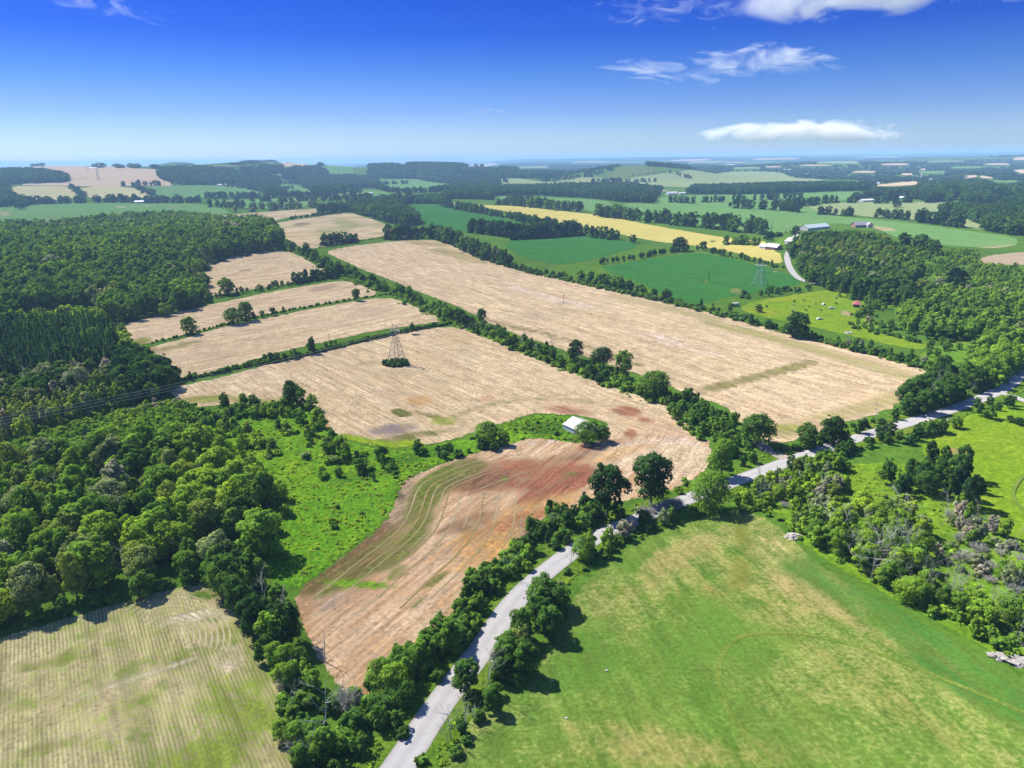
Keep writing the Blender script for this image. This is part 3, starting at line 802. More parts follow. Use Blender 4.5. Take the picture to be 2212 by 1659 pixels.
fld('stubble_field', [(700, 545), (740, 535), (800, 527), (850, 521), (930, 518), (968, 527), (1010, 545), (1060, 565), (1150, 590), (1270, 616), (1400, 645), (1500, 668), (1620, 698), (1720, 724), (1850, 758), (1950, 784), (2034, 812), (1990, 828), (1960, 848), (1935, 880), (1880, 900), (1800, 920), (1740, 945), (1690, 958), (1650, 952), (1600, 915), (1560, 872), (1500, 862), (1454, 836), (1370, 806), (1300, 782), (1230, 760), (1160, 737), (1104, 718), (1054, 697), (990, 662), (930, 640), (860, 612), (790, 585), (740, 562)],
    m_big, 'largest stubble field sloping from the far tree row down to the road', step=0.007, patches=[
        ('l', [(1525, 843), (1600, 823), (1680, 803), (1752, 783)], 8.5, (0.24, 0.215, 0.075), 0.72),
        ('l', [(1540, 700), (1640, 722), (1760, 755), (1860, 785), (1960, 812)], 17, (0.28, 0.27, 0.085), 0.55), ('l', [(1330, 640), (1420, 662), (1540, 690)], 18, (0.30, 0.28, 0.10), 0.42),
        ('l', [(950, 540), (1000, 556), (1040, 565)], 26, (0.28, 0.25, 0.09), 0.6), ('e', 920, 526, 60, 6, 6, (0.30, 0.25, 0.10), 0.6), ('e', 1120, 585, 20, 5, 10, (0.28, 0.26, 0.10), 0.5),
        ('l', [(740, 570), (830, 610), (930, 650), (1020, 680), (1120, 712)], 5, (0.30, 0.23, 0.11), 0.7), ('l', [(1110, 705), (1180, 722), (1260, 745), (1380, 790)], 5, (0.24, 0.21, 0.08), 0.7),
        ('l', [(1690, 935), (1790, 905), (1900, 872), (1950, 850)], 12, (0.34, 0.29, 0.11), 0.55), ('l', [(1700, 925), (1740, 930)], 12, (0.26, 0.27, 0.06), 0.6), ('e', 1440, 800, 40, 6, 20, (0.30, 0.26, 0.11), 0.5), ('e', 1217, 655, 16, 3, 0, (0.30, 0.25, 0.12), 0.7),
        ('e', 1460, 740, 120, 12, 14, (0.60, 0.48, 0.38), 0.4), ('e', 1180, 640, 120, 10, 14, (0.60, 0.48, 0.39), 0.4)])
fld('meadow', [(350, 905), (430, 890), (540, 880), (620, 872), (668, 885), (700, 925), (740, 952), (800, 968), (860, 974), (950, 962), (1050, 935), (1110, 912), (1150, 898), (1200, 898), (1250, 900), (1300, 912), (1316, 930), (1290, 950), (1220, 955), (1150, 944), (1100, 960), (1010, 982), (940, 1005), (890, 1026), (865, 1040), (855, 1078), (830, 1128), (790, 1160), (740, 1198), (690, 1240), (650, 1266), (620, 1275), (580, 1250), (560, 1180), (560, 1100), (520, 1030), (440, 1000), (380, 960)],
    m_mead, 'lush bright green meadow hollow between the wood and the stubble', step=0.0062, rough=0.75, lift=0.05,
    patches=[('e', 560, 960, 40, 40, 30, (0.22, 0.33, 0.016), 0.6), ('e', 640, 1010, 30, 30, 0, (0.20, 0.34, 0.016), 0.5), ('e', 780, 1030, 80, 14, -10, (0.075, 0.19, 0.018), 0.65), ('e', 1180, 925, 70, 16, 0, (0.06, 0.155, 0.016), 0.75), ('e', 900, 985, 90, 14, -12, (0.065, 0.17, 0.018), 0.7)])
fld('hay_field', [(930, 1659), (985, 1600), (1030, 1540), (1085, 1490), (1140, 1450), (1185, 1400), (1215, 1350), (1235, 1300), (1275, 1250), (1330, 1205), (1400, 1160), (1470, 1132), (1540, 1112), (1590, 1100), (1640, 1112), (1700, 1148), (1740, 1200), (1800, 1240), (1900, 1295), (2000, 1350), (2100, 1404), (2212, 1465), (2450, 1600), (2900, 1820), (2900, 2500), (560, 2500), (700, 2080), (810, 1880), (890, 1740)],
    m_hay, 'mown hay field of green and straw beside the road', step=0.008, patches=[
        ('e', 1470, 1230, 150, 60, -25, (0.30, 0.295, 0.085), 0.45), ('e', 1650, 1290, 140, 60, 20, (0.30, 0.285, 0.085), 0.42), ('e', 1500, 1625, 320, 40, 0, (0.28, 0.27, 0.075), 0.42), ('e', 2000, 1560, 120, 40, 30, (0.25, 0.26, 0.065), 0.4),
        ('l', [(1760, 1235), (1850, 1300), (1960, 1370), (2080, 1440), (2212, 1520)], 18, (0.075, 0.185, 0.028), 0.62), ('e', 1500, 1400, 150, 60, -50, (0.10, 0.215, 0.026), 0.4), ('e', 1280, 1420, 90, 70, -50, (0.095, 0.21, 0.025), 0.5), ('e', 1640, 1560, 150, 50, 35, (0.095, 0.205, 0.027), 0.4), ('e', 1620, 1420, 70, 60, 30, (0.10, 0.21, 0.027), 0.4),
        ('e', 1480, 1190, 110, 26, -24, (0.36, 0.315, 0.105), 0.55), ('e', 1670, 1175, 40, 12, 30, (0.42, 0.35, 0.16), 0.6), ('e', 1750, 1290, 130, 25, 30, (0.40, 0.33, 0.12), 0.6), ('e', 1560, 1270, 60, 15, -10, (0.30, 0.26, 0.07), 0.5), ('e', 1870, 1360, 110, 16, 32, (0.38, 0.32, 0.11), 0.5), ('e', 1400, 1600, 220, 40, 10, (0.29, 0.285, 0.08), 0.4), ('e', 1880, 1480, 150, 25, 35, (0.26, 0.25, 0.06), 0.4), ('e', 1430, 1240, 90, 20, -32, (0.33, 0.30, 0.09), 0.5),
        ('l', [(1600, 1112), (1605, 1180), (1600, 1260)], 5, (0.19, 0.21, 0.035), 0.6)])
fld('row_crop_field', [(-260, 1460), (-120, 1412), (0, 1378), (110, 1348), (220, 1315), (340, 1280), (430, 1262), (480, 1262), (515, 1300), (548, 1340), (578, 1390), (600, 1450), (625, 1520), (652, 1600), (668, 1680), (690, 1850), (560, 2200), (-900, 2200), (-900, 1640)],
    m_strip, 'pale field of thin crop rows in the bottom corner', step=0.008, patches=[
        ('e', 440, 1285, 45, 11, 10, (0.10, 0.175, 0.022), 0.77), ('e', 345, 1340, 20, 5, -10, (0.10, 0.15, 0.022), 0.77), ('e', 455, 1335, 31, 8, 15, (0.12, 0.22, 0.02), 0.72), ('e', 470, 1370, 25, 10, 0, (0.12, 0.2, 0.02), 0.57), ('l', [(245, 1375), (275, 1440), (292, 1520), (310, 1659)], 5, (0.14, 0.19, 0.03), 0.4),
        ('e', 100, 1430, 99, 14, -14, (0.15, 0.18, 0.03), 0.47), ('e', 60, 1520, 108, 18, -12, (0.14, 0.175, 0.03), 0.42), ('e', 180, 1480, 54, 10, -14, (0.12, 0.175, 0.025), 0.52), ('e', 120, 1610, 117, 14, -12, (0.16, 0.185, 0.032), 0.42), ('e', 360, 1480, 36, 10, -10, (0.11, 0.16, 0.022), 0.47), ('e', 640, 1590, 13, 24, 0, (0.12, 0.2, 0.02), 0.62),
        ('l', [(150, 1515), (250, 1480), (330, 1450), (420, 1420)], 2.4, (0.52, 0.44, 0.30), 0.45), ('l', [(350, 1348), (430, 1330), (480, 1322)], 4, (0.54, 0.46, 0.33), 0.5), ('e', 500, 1420, 45, 36, -20, (0.50, 0.40, 0.28), 0.27), ('e', 420, 1390, 63, 12, -10, (0.50, 0.42, 0.28), 0.27)])
fld('pasture', [(1990, 985), (2000, 950), (2030, 925), (2060, 905), (2110, 892), (2160, 876), (2212, 868), (2620, 820), (2620, 1360), (2212, 1185), (2150, 1140), (2110, 1100), (2080, 1050), (2040, 1000)], m_past, 'bright lime pasture beside the road', step=0.008, rough=0.3,
    patches=[('e', 2070, 975, 36, 14, 20, (0.31, 0.23, 0.09), 0.6)])
fld('pasture', [(1590, 668), (1630, 650), (1700, 640), (1770, 628), (1830, 624), (1880, 632), (1940, 645), (1960, 655), (1900, 668), (1880, 690), (1900, 712), (1960, 730), (2010, 742), (2000, 756), (1950, 752), (1880, 735), (1820, 722), (1740, 702), (1660, 688)], m_past, 'yellow green paddock with junk and a red roofed shed', step=0.008, rough=0.3,
    patches=[('e', 1828, 676, 16, 7, 20, (0.40, 0.30, 0.18), 0.8), ('e', 1690, 645, 60, 8, -6, (0.26, 0.31, 0.02), 0.6), ('e', 1640, 672, 50, 10, 10, (0.27, 0.30, 0.02), 0.5), ('e', 1925, 654, 20, 6, 10, (0.27, 0.27, 0.09), 0.7)])
fld('lawn', [(1985, 768), (2010, 752), (2050, 742), (2090, 738), (2130, 742), (2140, 758), (2110, 775), (2060, 786), (2020, 800), (1995, 788)], m_lawn, 'mown lawn among the roadside trees', step=0.008, patches=[('e', 2110, 750, 22, 6, 0, (0.28, 0.27, 0.1), 0.6)])
fld('lawn', [(1925, 522), (1960, 530), (2000, 545), (1990, 556), (1950, 540), (1928, 530)], m_lawn, 'sunlit grass strip beside the wooded knoll', step=0.008)
fld('lawn', [(1985, 582), (2015, 578), (2060, 596), (2050, 604), (2020, 600), (1995, 592)], m_past, 'small bright glade among the sumac thicket', step=0.008)
fld('bare_field', [(2110, 562), (2150, 550), (2200, 545), (2260, 545), (2260, 570), (2180, 574), (2130, 570)], m_bare, 'bare brown slope at the right edge', step=0.008)
fld('lawn', [(1668, 520), (1700, 512), (1716, 512), (1700, 530), (1675, 528)], m_lawn, 'farmyard lawn between the white farmhouse and barn', step=0.01)
fld('scrub_meadow', [(1640, 1060), (1720, 1030), (1800, 1010), (1880, 1000), (1950, 1000), (2010, 1030), (2070, 1080), (2110, 1130), (2212, 1190), (2330, 1260), (2330, 1480), (2212, 1440), (2100, 1385), (2000, 1330), (1900, 1275), (1800, 1220), (1750, 1185), (1700, 1130)], field_mat('scrub_grass', (0.125, 0.25, 0.016), (0.165, 0.29, 0.018), (0.20, 0.30, 0.022), streak=(0.08, 0.1), fine=0.6, contrast=0.4), 'bright rough grass between the scrub bushes', step=0.008, rough=0.6, lift=0.04)
fld('scrub_meadow', [(100, 975), (200, 945), (300, 915), (360, 888), (420, 880), (400, 920), (330, 940), (230, 965), (110, 1000)], m_mead, 'pale green scrub strip under the power cables', step=0.008, rough=0.6)
fld('glade', [(-60, 690), (0, 672), (80, 668), (190, 660), (215, 672), (150, 685), (60, 695)], m_mead, 'sunlit glade between the wood and the plantation', step=0.01, rough=0.5)

# verges, road and tracks
m_verge = field_mat('verge', (0.095, 0.19, 0.016), (0.135, 0.235, 0.02), (0.18, 0.23, 0.03), fine=0.8, contrast=0.4, streak=(0.1, 0.1))
ROAD = [(480, 2350), (600, 2100), (700, 1900), (790, 1750), (862, 1659), (947, 1523), (1040, 1406), (1104, 1306), (1157, 1254), (1216, 1206), (1270, 1170), (1330, 1142), (1390, 1117), (1450, 1092), (1510, 1069), (1580, 1043), (1650, 1017), (1720, 991), (1790, 966), (1870, 941), (1960, 914), (2020, 897), (2095, 871), (2150, 849), (2187, 828), (2208, 800), (2222, 765), (2245, 720), (2290, 670), (2380, 620), (2520, 590)]
strip('verge', ROAD, 15.5, m_verge, 'grassy verges along the country road', lift=0.11)
M['road'] = road_mat()
strip('road', ROAD, 6.5, M['road'], 'pale grey country road winding through the fields', lift=0.15, crown=0.05)
FAR_ROAD = [(1722, 500), (1712, 520), (1706, 538), (1700, 552), (1700.5, 562), (1704, 574), (1710, 586), (1720, 598), (1735, 608), (1790, 618)]
strip('road', FAR_ROAD, 6.0, M['road'], 'bend of pale road beside the wooded knoll', lift=0.2)
strip('farm_lane', [(1700, 992), (1682, 984), (1662, 974), (1648, 966), (1634, 952)], 5.0, field_mat('lane_gravel', (0.44, 0.37, 0.30), (0.5, 0.43, 0.36), (0.36, 0.31, 0.22), fine=1.0), 'gravel field entrance leaving the road', lift=0.18)
strip('driveway', [(2165, 850), (2190, 857), (2212, 867), (2260, 880)], 4.2, M['road'], 'pale driveway branching off the road', lift=0.18)
strip('dirt_lane', [(1195, 381), (1260, 385), (1330, 392), (1400, 401)], 9.0, m_bare, 'pale dirt lane across the far field', lift=0.4, step=20)
m_trk = field_mat('trodden_grass', (0.135, 0.225, 0.03), (0.20, 0.26, 0.045), (0.11, 0.19, 0.024), fine=1.2)
strip('wheel_track', [(1668, 1659), (1630, 1610), (1590, 1560), (1568, 1530), (1555, 1490), (1552, 1455), (1556, 1425), (1572, 1395), (1600, 1374), (1640, 1368), (1700, 1366), (1750, 1372), (1830, 1390), (1900, 1412), (2000, 1452), (2100, 1492), (2212, 1540), (2300, 1575)], 1.2, m_trk, 'worn wheel track looping through the hay field', lift=0.10)
strip('wheel_track', [(2245, 995), (2215, 1025), (2192, 1050), (2186, 1072), (2200, 1095), (2240, 1118)], 1.2, m_trk, 'trodden curve at the edge of the lime pasture', lift=0.35)
m_pale_trk = field_mat('straw_track', (0.44, 0.36, 0.20), (0.53, 0.43, 0.27), (0.30, 0.25, 0.11), fine=1.2, cmac=(0.40, 0.58), coarse=0.3)
m_dark_trk = field_mat('soil_track', (0.32, 0.235, 0.11), (0.40, 0.30, 0.15), (0.27, 0.22, 0.075), fine=1.2, cmac=(0.42, 0.6), coarse=0.3)


def offset_line(pts, off):
    L = resample(smooth_line(ray_ground(pts), 3), 2.0)
    T = np.gradient(L, axis=0)
    T /= np.linalg.norm(T, axis=1)[:, None]
    return L + np.stack([-T[:, 1], T[:, 0]], 1) * off


# machine passes that follow the edge of the lower field
EDGE = [(1080, 968), (1010, 988), (940, 1012), (888, 1036), (868, 1062), (858, 1090), (840, 1130), (800, 1165), (748, 1202), (692, 1246), (650, 1276)]
for k, (o_, a_, b_) in enumerate([(5, 0.05, 1.0), (8.5, 0.0, 0.8), (11, 0.2, 0.95), (14, 0.1, 0.7), (16, 0.12, 0.74), (20, 0.3, 1.0), (24, 0.0, 0.6), (28, 0.35, 0.9), (33, 0.2, 0.85), (39, 0.4, 1.0)]):
    Lo = offset_line(EDGE, o_)
    Lo = Lo[int(len(Lo) * a_):int(len(Lo) * b_)]
    pale = k % 3 != 1
    strip('wheel_track', None, 0.42 if pale else 0.6, m_pale_trk if pale else m_dark_trk, f"{'pale' if pale else 'dark'} machine pass {'first second third fourth fifth sixth seventh eighth ninth tenth'.split()[k]} in from the meadow edge of the red field", lift=0.055 + 0.003 * k, world=Lo, smooth=0)
# turning rows at the head of the crop field
m_rowline = field_mat('turn_row', (0.50, 0.42, 0.25), (0.58, 0.49, 0.31), (0.24, 0.26, 0.06), fine=1.2, cmac=(0.44, 0.6), coarse=0.3)
for k in range(9):
    pts = [(372 + (22 + 13 * k) * math.cos(t), 1378 - (20 + 9.5 * k) * math.sin(t)) for t in np.linspace(-0.35, 2.5, 12)]
    strip('turn_row', pts, 0.45, m_rowline, f"{'first second third fourth fifth sixth seventh eighth ninth'.split()[k]} curved turning row from the inside at the crop field head", lift=0.075, smooth=1)
# ------------------------------------------------------------------ air
HAZE_DENSITY = 0.000085
HAZE_TOP = 150.0
hz = MB()
hz.box(-26000, 26000, -2500, 34500, -140, HAZE_TOP)
hm, hnt = new_mat('air')
vol = nd(hnt, 'ShaderNodeVolumePrincipled', Color=(0.385, 0.63, 1.0, 1), Density=HAZE_DENSITY, Anisotropy=0.0)
ho = hnt.nodes.new('ShaderNodeOutputMaterial')
hnt.links.new(vol.outputs[0], ho.inputs['Volume'])
hz.link('haze', hm, kind='stuff', label='thin blue summer haze lying over the countryside')


# ------------------------------------------------------------------ tree prototypes (unit size, metres)
def leaf_quads(C, N, size, g, aspect=0.75, bend=0.0):
    """C centres, N normals -> quads."""
    n = len(C)
    N = N / np.maximum(np.linalg.norm(N, axis=1), 1e-6)[:, None]
    t = g.normal(size=(n, 3))
    t -= (t * N).sum(1)[:, None] * N
    t /= np.maximum(np.linalg.norm(t, axis=1), 1e-6)[:, None]
    b = np.cross(N, t)
    s = size[:, None]
    a = s * aspect
    V = np.stack([C - t * s - b * a * 0.5, C - t * s * 0.1 - b * a, C + t * s, C + b * a * g.uniform(0.6, 1.0, (n, 1))], 1)
    return V.reshape(-1, 3), np.arange(4 * n).reshape(-1, 4)


def crown_mesh(name, seed, H=12.0, Rr=4.0, base=0.12, lobes=16, leaves=1800, leaf=0.5, shape='round', mat=None, airy=0.0):
    g = np.random.default_rng(seed)
    L = []
    for i in range(lobes):
        t = (i + 0.5) / lobes
        zz = base + (1 - base) * (0.12 + 0.80 * t ** 0.85)
        if shape == 'round':
            w = math.sqrt(max(0.02, 1 - ((zz - 0.52) / 0.56) ** 2))
        elif shape == 'oval':
            w = max(0.2, math.sin(math.pi * min(1, max(0.04, (zz - base * 0.6) / (1.04 - base * 0.6)))) ** 0.7)
        elif shape == 'spread':
            w = 0.45 + 0.75 * math.sin(math.pi * min(1, zz * 0.95)) if zz < 0.85 else 0.7
        else:
            w = max(0.15, 1.12 - zz)
        a = i * 2.399963 + g.uniform(-0.7, 0.7)
        rr = Rr * w * g.uniform(0.30, 0.74)
        if t > 0.86:
            rr *= 0.4
        rad = Rr * g.uniform(0.22, 0.52) * (0.65 + 0.35 * w)
        L.append((rr * math.cos(a), rr * math.sin(a), H * zz - rad * 0.45, rad))
    # a few stray boughs break the outline
    for i in range(5):
        a = g.uniform(0, 6.283)
        zz = g.uniform(0.35, 0.98)
        q = Rr * g.uniform(0.55, 0.95) * (1.15 - 0.6 * zz)
        L.append((q * math.cos(a), q * math.sin(a), H * zz, Rr * g.uniform(0.12, 0.24)))
    L = np.array(L)
    wgt = L[:, 3] ** 2
    k = g.choice(len(L), leaves * 2, p=wgt / wgt.sum())
    d = g.normal(size=(len(k), 3))
    d /= np.linalg.norm(d, axis=1)[:, None]
    d[:, 2] = np.where(d[:, 2] < -0.35, -d[:, 2], d[:, 2])
    # each lobe is itself uneven: push some leaves in sub-clumps outwards
    sub = np.sin(d[:, 0] * 7 + k) * np.sin(d[:, 1] * 7 + 2 * k) * np.sin(d[:, 2] * 6 + 3 * k)
    P = L[k, :3] + d * (L[k, 3] * (0.88 + 0.22 * sub + g.uniform(-0.12, 0.10 + airy, len(k))))[:, None]
    P[:, 2] *= 1.0
    ins = np.zeros(len(P), bool)
    for j in range(len(L)):
        q = (np.linalg.norm(P - L[j, :3], axis=1) < L[j, 3] * 0.72) & (k != j)
        ins |= q
    P, d, k = P[~ins], d[~ins], k[~ins]
    P, d, k = P[:leaves], d[:leaves], k[:leaves]
    P[:, 2] = np.maximum(P[:, 2], 0.15)
    Nn = d * 1.0 + g.normal(size=d.shape) * 0.42 + np.array([0, 0, 0.35])
    size = leaf * g.uniform(0.6, 1.35, len(P))
    V, Q = leaf_quads(P, Nn, size, g)
    lv = (0.82 + 0.36 * g.random(len(L)))[k] * (0.72 + 0.56 * g.random(len(P)))
    me = mesh_np(name, V, Q, mat or M['leaf'], smooth=True)
    Sn = d + g.normal(size=d.shape) * 0.22 + np.array([0, 0, 0.15])
    Sn /= np.linalg.norm(Sn, axis=1)[:, None]
    me.normals_split_custom_set_from_vertices(np.repeat(Sn, 4, axis=0).tolist())
    a = me.attributes.new('leafvar', 'FLOAT', 'FACE')
    a.data.foreach_set('value', lv.astype(np.float32))
    return me


def spruce_mesh(name, seed, H=14.0, Rr=2.4, tiers=24, leaf=0.48, dense=1.5):
    g = np.random.default_rng(seed)
    C, N, S = [], [], []
    for i in range(tiers):
        t = i / (tiers - 1)
        z = H * (0.10 + 0.88 * t)
        Lr = Rr * (1.03 - t) ** 0.8 * g.uniform(0.85, 1.12)
        nb = max(3, int((9 - 5 * t) * dense))
        a0 = g.uniform(0, 6.28)
        for b in range(nb):
            a = a0 + b * 6.283 / nb + g.uniform(-0.25, 0.25)
            ll = Lr * g.uniform(0.75, 1.15)
            for q in np.linspace(0.3, 1.0, max(2, int(ll / (leaf * 0.9)))):
                rr = ll * q
                C.append((rr * math.cos(a), rr * math.sin(a), z - 0.35 * rr + 0.1 * ll * q * q))
                N.append((0.45 * math.cos(a) + g.normal() * 0.35, 0.45 * math.sin(a) + g.normal() * 0.35, 0.8))
                S.append(leaf * g.uniform(0.7, 1.2) * (1.15 - 0.4 * q))
    for q in range(4):
        C.append((0, 0, H * (0.93 + 0.025 * q)))
        N.append((g.normal(), g.normal(), 0.2))
        S.append(leaf * 0.5)
    C, N, S = np.array(C), np.array(N), np.array(S)
    V, Q = leaf_quads(C, N, S, g, 0.6)
    me = mesh_np(name, V, Q, M['needle'])
    a = me.attributes.new('leafvar', 'FLOAT', 'FACE')
    a.data.foreach_set('value', (0.7 + 0.6 * g.random(len(C))).astype(np.float32))
    return me


def trunk_mesh(name, seed, H=12.0, r=0.22, limbs=4):
    g = random.Random(seed)
    b = MB()
    top = Vector((g.uniform(-0.3, 0.3), g.uniform(-0.3, 0.3), H * 0.62))
    mid = Vector((g.uniform(-0.2, 0.2), g.uniform(-0.2, 0.2), H * 0.28))
    b.tube((0, 0, -0.6), mid, r * 1.25, r, 6)
    b.tube(mid, top, r, r * 0.4, 6)
    for i in range(limbs):
        a = i * 2.4 + g.uniform(-0.4, 0.4)
        p = mid.lerp(top, g.uniform(0.0, 0.7))
        ll = H * g.uniform(0.2, 0.32)
        b.tube(p, p + Vector((ll * 0.7 * math.cos(a), ll * 0.7 * math.sin(a), ll * 0.75)), r * 0.45, r * 0.15, 4)
    return b.mesh(name, M['bark'])


def dead_meshes(seed, H=10.0, spread=0.55, r=0.16, forks=2, twigs=3, mat=None):
    """A bare tree: trunk and its branches as two meshes."""
    g = random.Random(seed)
    tb, bb = MB(), MB()

    def grow(p, d, ln, rad, depth):
        nseg = 2 if depth < 2 else 1
        for _ in range(nseg):
            d2 = (d + Vector((g.gauss(0, 0.12), g.gauss(0, 0.12), g.gauss(0, 0.05)))).normalized()
            q = p + d2 * ln / nseg
            bb.tube(p, q, rad, rad * 0.72, 4 if depth < 2 else 3)
            p, d, rad = q, d2, rad * 0.72
        if depth < 3:
            for _ in range(twigs if depth else forks):
                a = g.uniform(0, 6.283)
                dd = (d + Vector((math.cos(a), math.sin(a), g.uniform(0.0, 0.5))) * spread * g.uniform(0.7, 1.3)).normalized()
                grow(p, dd, ln * g.uniform(0.5, 0.75), rad * 0.72, depth + 1)
    p = Vector((0, 0, -0.4))
    d = Vector((g.gauss(0, 0.06), g.gauss(0, 0.06), 1)).normalized()
    q = p
    for i in range(5):
        d2 = (d + Vector((g.gauss(0, 0.07), g.gauss(0, 0.07), 0.1))).normalized()
        q2 = q + d2 * H * 0.17
        tb.tube(q, q2, r * (1 - 0.15 * i), r * (0.85 - 0.15 * i), 6)
        if i >= 1:
            for _ in range(g.choice((1, 2, 2))):
                a = g.uniform(0, 6.283)
                dd = Vector((math.cos(a) * spread * 1.3, math.sin(a) * spread * 1.3, g.uniform(0.35, 1.0))).normalized()
                grow(q2, dd, H * g.uniform(0.16, 0.27), r * 0.45, 1)
        q, d = q2, d2
    grow(q, d, H * 0.18, r * 0.35, 1)
    return tb.mesh('trunk', mat or M['deadwood']), bb.mesh('branches', mat or M['deadwood'])


def twig_bush_mesh(name, seed, H=3.2, n=34):
    g = random.Random(seed)
    b = MB()
    for i in range(n):
        a = g.uniform(0, 6.283)
        p = Vector((g.gauss(0, 0.5), g.gauss(0, 0.5), -0.1))
        d = Vector((math.cos(a) * 0.5, math.sin(a) * 0.5, 1)).normalized()
        q = p + d * H * g.uniform(0.35, 0.6)
        b.tube(p, q, 0.045, 0.03, 3)
        for _ in range(5):
            e = (d + Vector((g.gauss(0, 0.6), g.gauss(0, 0.6), g.gauss(0.1, 0.3)))).normalized()
            s = q + e * H * g.uniform(0.2, 0.45)
            b.tube(q, s, 0.03, 0.02, 3)
            for _ in range(3):
                e2 = (e + Vector((g.gauss(0, 0.7), g.gauss(0, 0.7), g.gauss(0, 0.3)))).normalized()
                b.tube(s, s + e2 * H * g.uniform(0.12, 0.25), 0.02, 0.012, 3)
    return b.mesh(name, M['deadwood'])


def shrub_mesh(name, seed, leaves=800, leaf=0.27):
    return crown_mesh(name, seed, H=2.6, Rr=1.75, base=0.0, lobes=9, leaves=leaves, leaf=leaf, shape='round')


PROTO = {'b': [], 'bl': [], 'c': [], 'cl': [], 's': [], 'sl': [], 'd': [], 'g': [], 't': []}
SH = [('round', 12, 4.3), ('oval', 13, 3.5), ('round', 11, 4.8), ('spread', 11, 4.4), ('oval', 12, 4.0), ('spread', 12, 3.9), ('round', 12, 3.9), ('oval', 13.5, 4.3)]
for i, (sh, Hh, Rr) in enumerate(SH):
    PROTO['b'].append((crown_mesh('crown', 100 + i, Hh, Rr, 0.06 + 0.08 * (i % 3), 22 + 2 * (i % 3), 4200, 0.30, sh, airy=0.12 * (i % 3)), trunk_mesh('trunk', i, Hh), Hh))
    PROTO['bl'].append((crown_mesh('crown', 200 + i, Hh, Rr, 0.06, 15, 900, 0.62, sh), None, Hh))
for i in range(4):
    PROTO['c'].append((spruce_mesh('crown', 300 + i, 14, 2.3 + 0.25 * (i % 2)), trunk_mesh('trunk', 40 + i, 14, 0.16, 0), 14.0))
    PROTO['cl'].append((spruce_mesh('crown', 320 + i, 14, 2.5, 13, 0.8, 1.1), None, 14.0))
for i in range(6):
    PROTO['s'].append((shrub_mesh('foliage', 400 + i), None, 2.6))
    PROTO['sl'].append((shrub_mesh('foliage', 420 + i, 220, 0.5), None, 2.6))
for i in range(8):
    PROTO['d'].append(dead_meshes(500 + i, 10, 0.45 + 0.1 * (i % 3), 0.15) + (10.0,))
for i in range(3):
    PROTO['t'].append((crown_mesh('tuft', 700 + i, 1.0, 1.0, 0.0, 6, 70, 0.26, 'round'), None, 1.0))
    PROTO['g'].append((twig_bush_mesh('twigs', 600 + i), None, 3.2))

# ------------------------------------------------------------------ where trees and bushes grow
PLANTS = []      # dicts: x, y, kind, h (scale in height), w (scale in width), tint, region, forced label


def put(x, y, kind, H, W=1.0, tint=0.4, region='', label=None, var=None):
    PLANTS.append(dict(x=x, y=y, kind=kind, H=H, W=W, tint=tint, region=region, label=label, var=var))


def pick(tints):
    t = tints[rng.integers(len(tints))]
    return float(np.clip(t + rng.normal(0, 0.045), 0.0, 1.0))


def choose(mix):
    r = rng.random() * sum(mix.values())
    for k, w in mix.items():
        r -= w
        if r <= 0:
            return k
    return k


HREL = {'b': 1.0, 'c': 1.1, 's': 0.26, 'd': 0.8, 'g': 0.27}


def wood(region, poly, spacing, h, tints, mix=None, W=(0.85, 1.2), gaps=0.0, seed=0, hs=None):
    g = np.random.default_rng(seed + len(poly))
    G = ray_ground(poly)
    lo, hi = G.min(0), G.max(0)
    nx, ny = int((hi[0] - lo[0]) / spacing) + 2, int((hi[1] - lo[1]) / spacing) + 2
    X, Y = np.meshgrid(np.arange(nx), np.arange(ny))
    P = np.stack([lo[0] + (X + 0.5 * (Y % 2)) * spacing, lo[1] + Y * spacing], -1).reshape(-1, 2).astype(float)
    P += g.uniform(-0.42, 0.42, P.shape) * spacing
    P = P[inside(P, G)]
    for x, y in P:
        if gaps and math.sin(x * 0.11 + 2 * math.sin(y * 0.05)) * math.sin(y * 0.09 + x * 0.03) > 1 - 2 * gaps:
            continue
        k = choose(mix or {'b': 1})
        # stands of like trees: the tint drifts slowly over the ground
        q = 0.5 + 0.5 * math.sin(x * 0.043 + 1.3 * math.sin(y * 0.031)) * math.cos(y * 0.037 + x * 0.013)
        tl = tints[k] if isinstance(tints, dict) else tints
        ti = tl[int(min(len(tl) - 1, max(0, (0.6 * q + 0.4 * g.random()) * len(tl))))]
        lo_, hi_ = (hs or {}).get(k, h)
        H = g.uniform(lo_, hi_)
        put(x, y, k, H, g.uniform(*W), float(np.clip(ti + g.normal(0, 0.05), 0, 1)), region)


def row(region, pts, spacing, h, tints, mix=None, jit=1.5, W=(0.85, 1.25), smooth=1, hs=None, skip=0.0):
    L = resample(smooth_line(ray_ground(pts), smooth), spacing)
    for p in L:
        if rng.random() < skip:
            continue
        k = choose(mix or {'b': 1})
        lo_, hi_ = (hs or {}).get(k, h)
        q = p + rng.normal(0, 1, 2) * jit
        tl = tints[k] if isinstance(tints, dict) else tints
        put(q[0], q[1], k, rng.uniform(lo_, hi_), rng.uniform(*W), pick(tl), region)
        if k == 'b' and 600 < q[1] < 3000 and lo_ >= 5:
            # brush grows between the trunks of the old rows
            e = q + rng.normal(0, 1, 2) * min(spacing * 0.45, 4)
            put(e[0], e[1], 's', rng.uniform(3.0, 5.0), rng.uniform(1.3, 2.0), pick(tl), region)


def one(u, v, hp, label, tint=0.25, W=1.0, kind='b', region='', var=None):
    p = at(u, v)
    put(p[0], p[1], kind, metres(u, v, hp), W, tint, region, label, var)


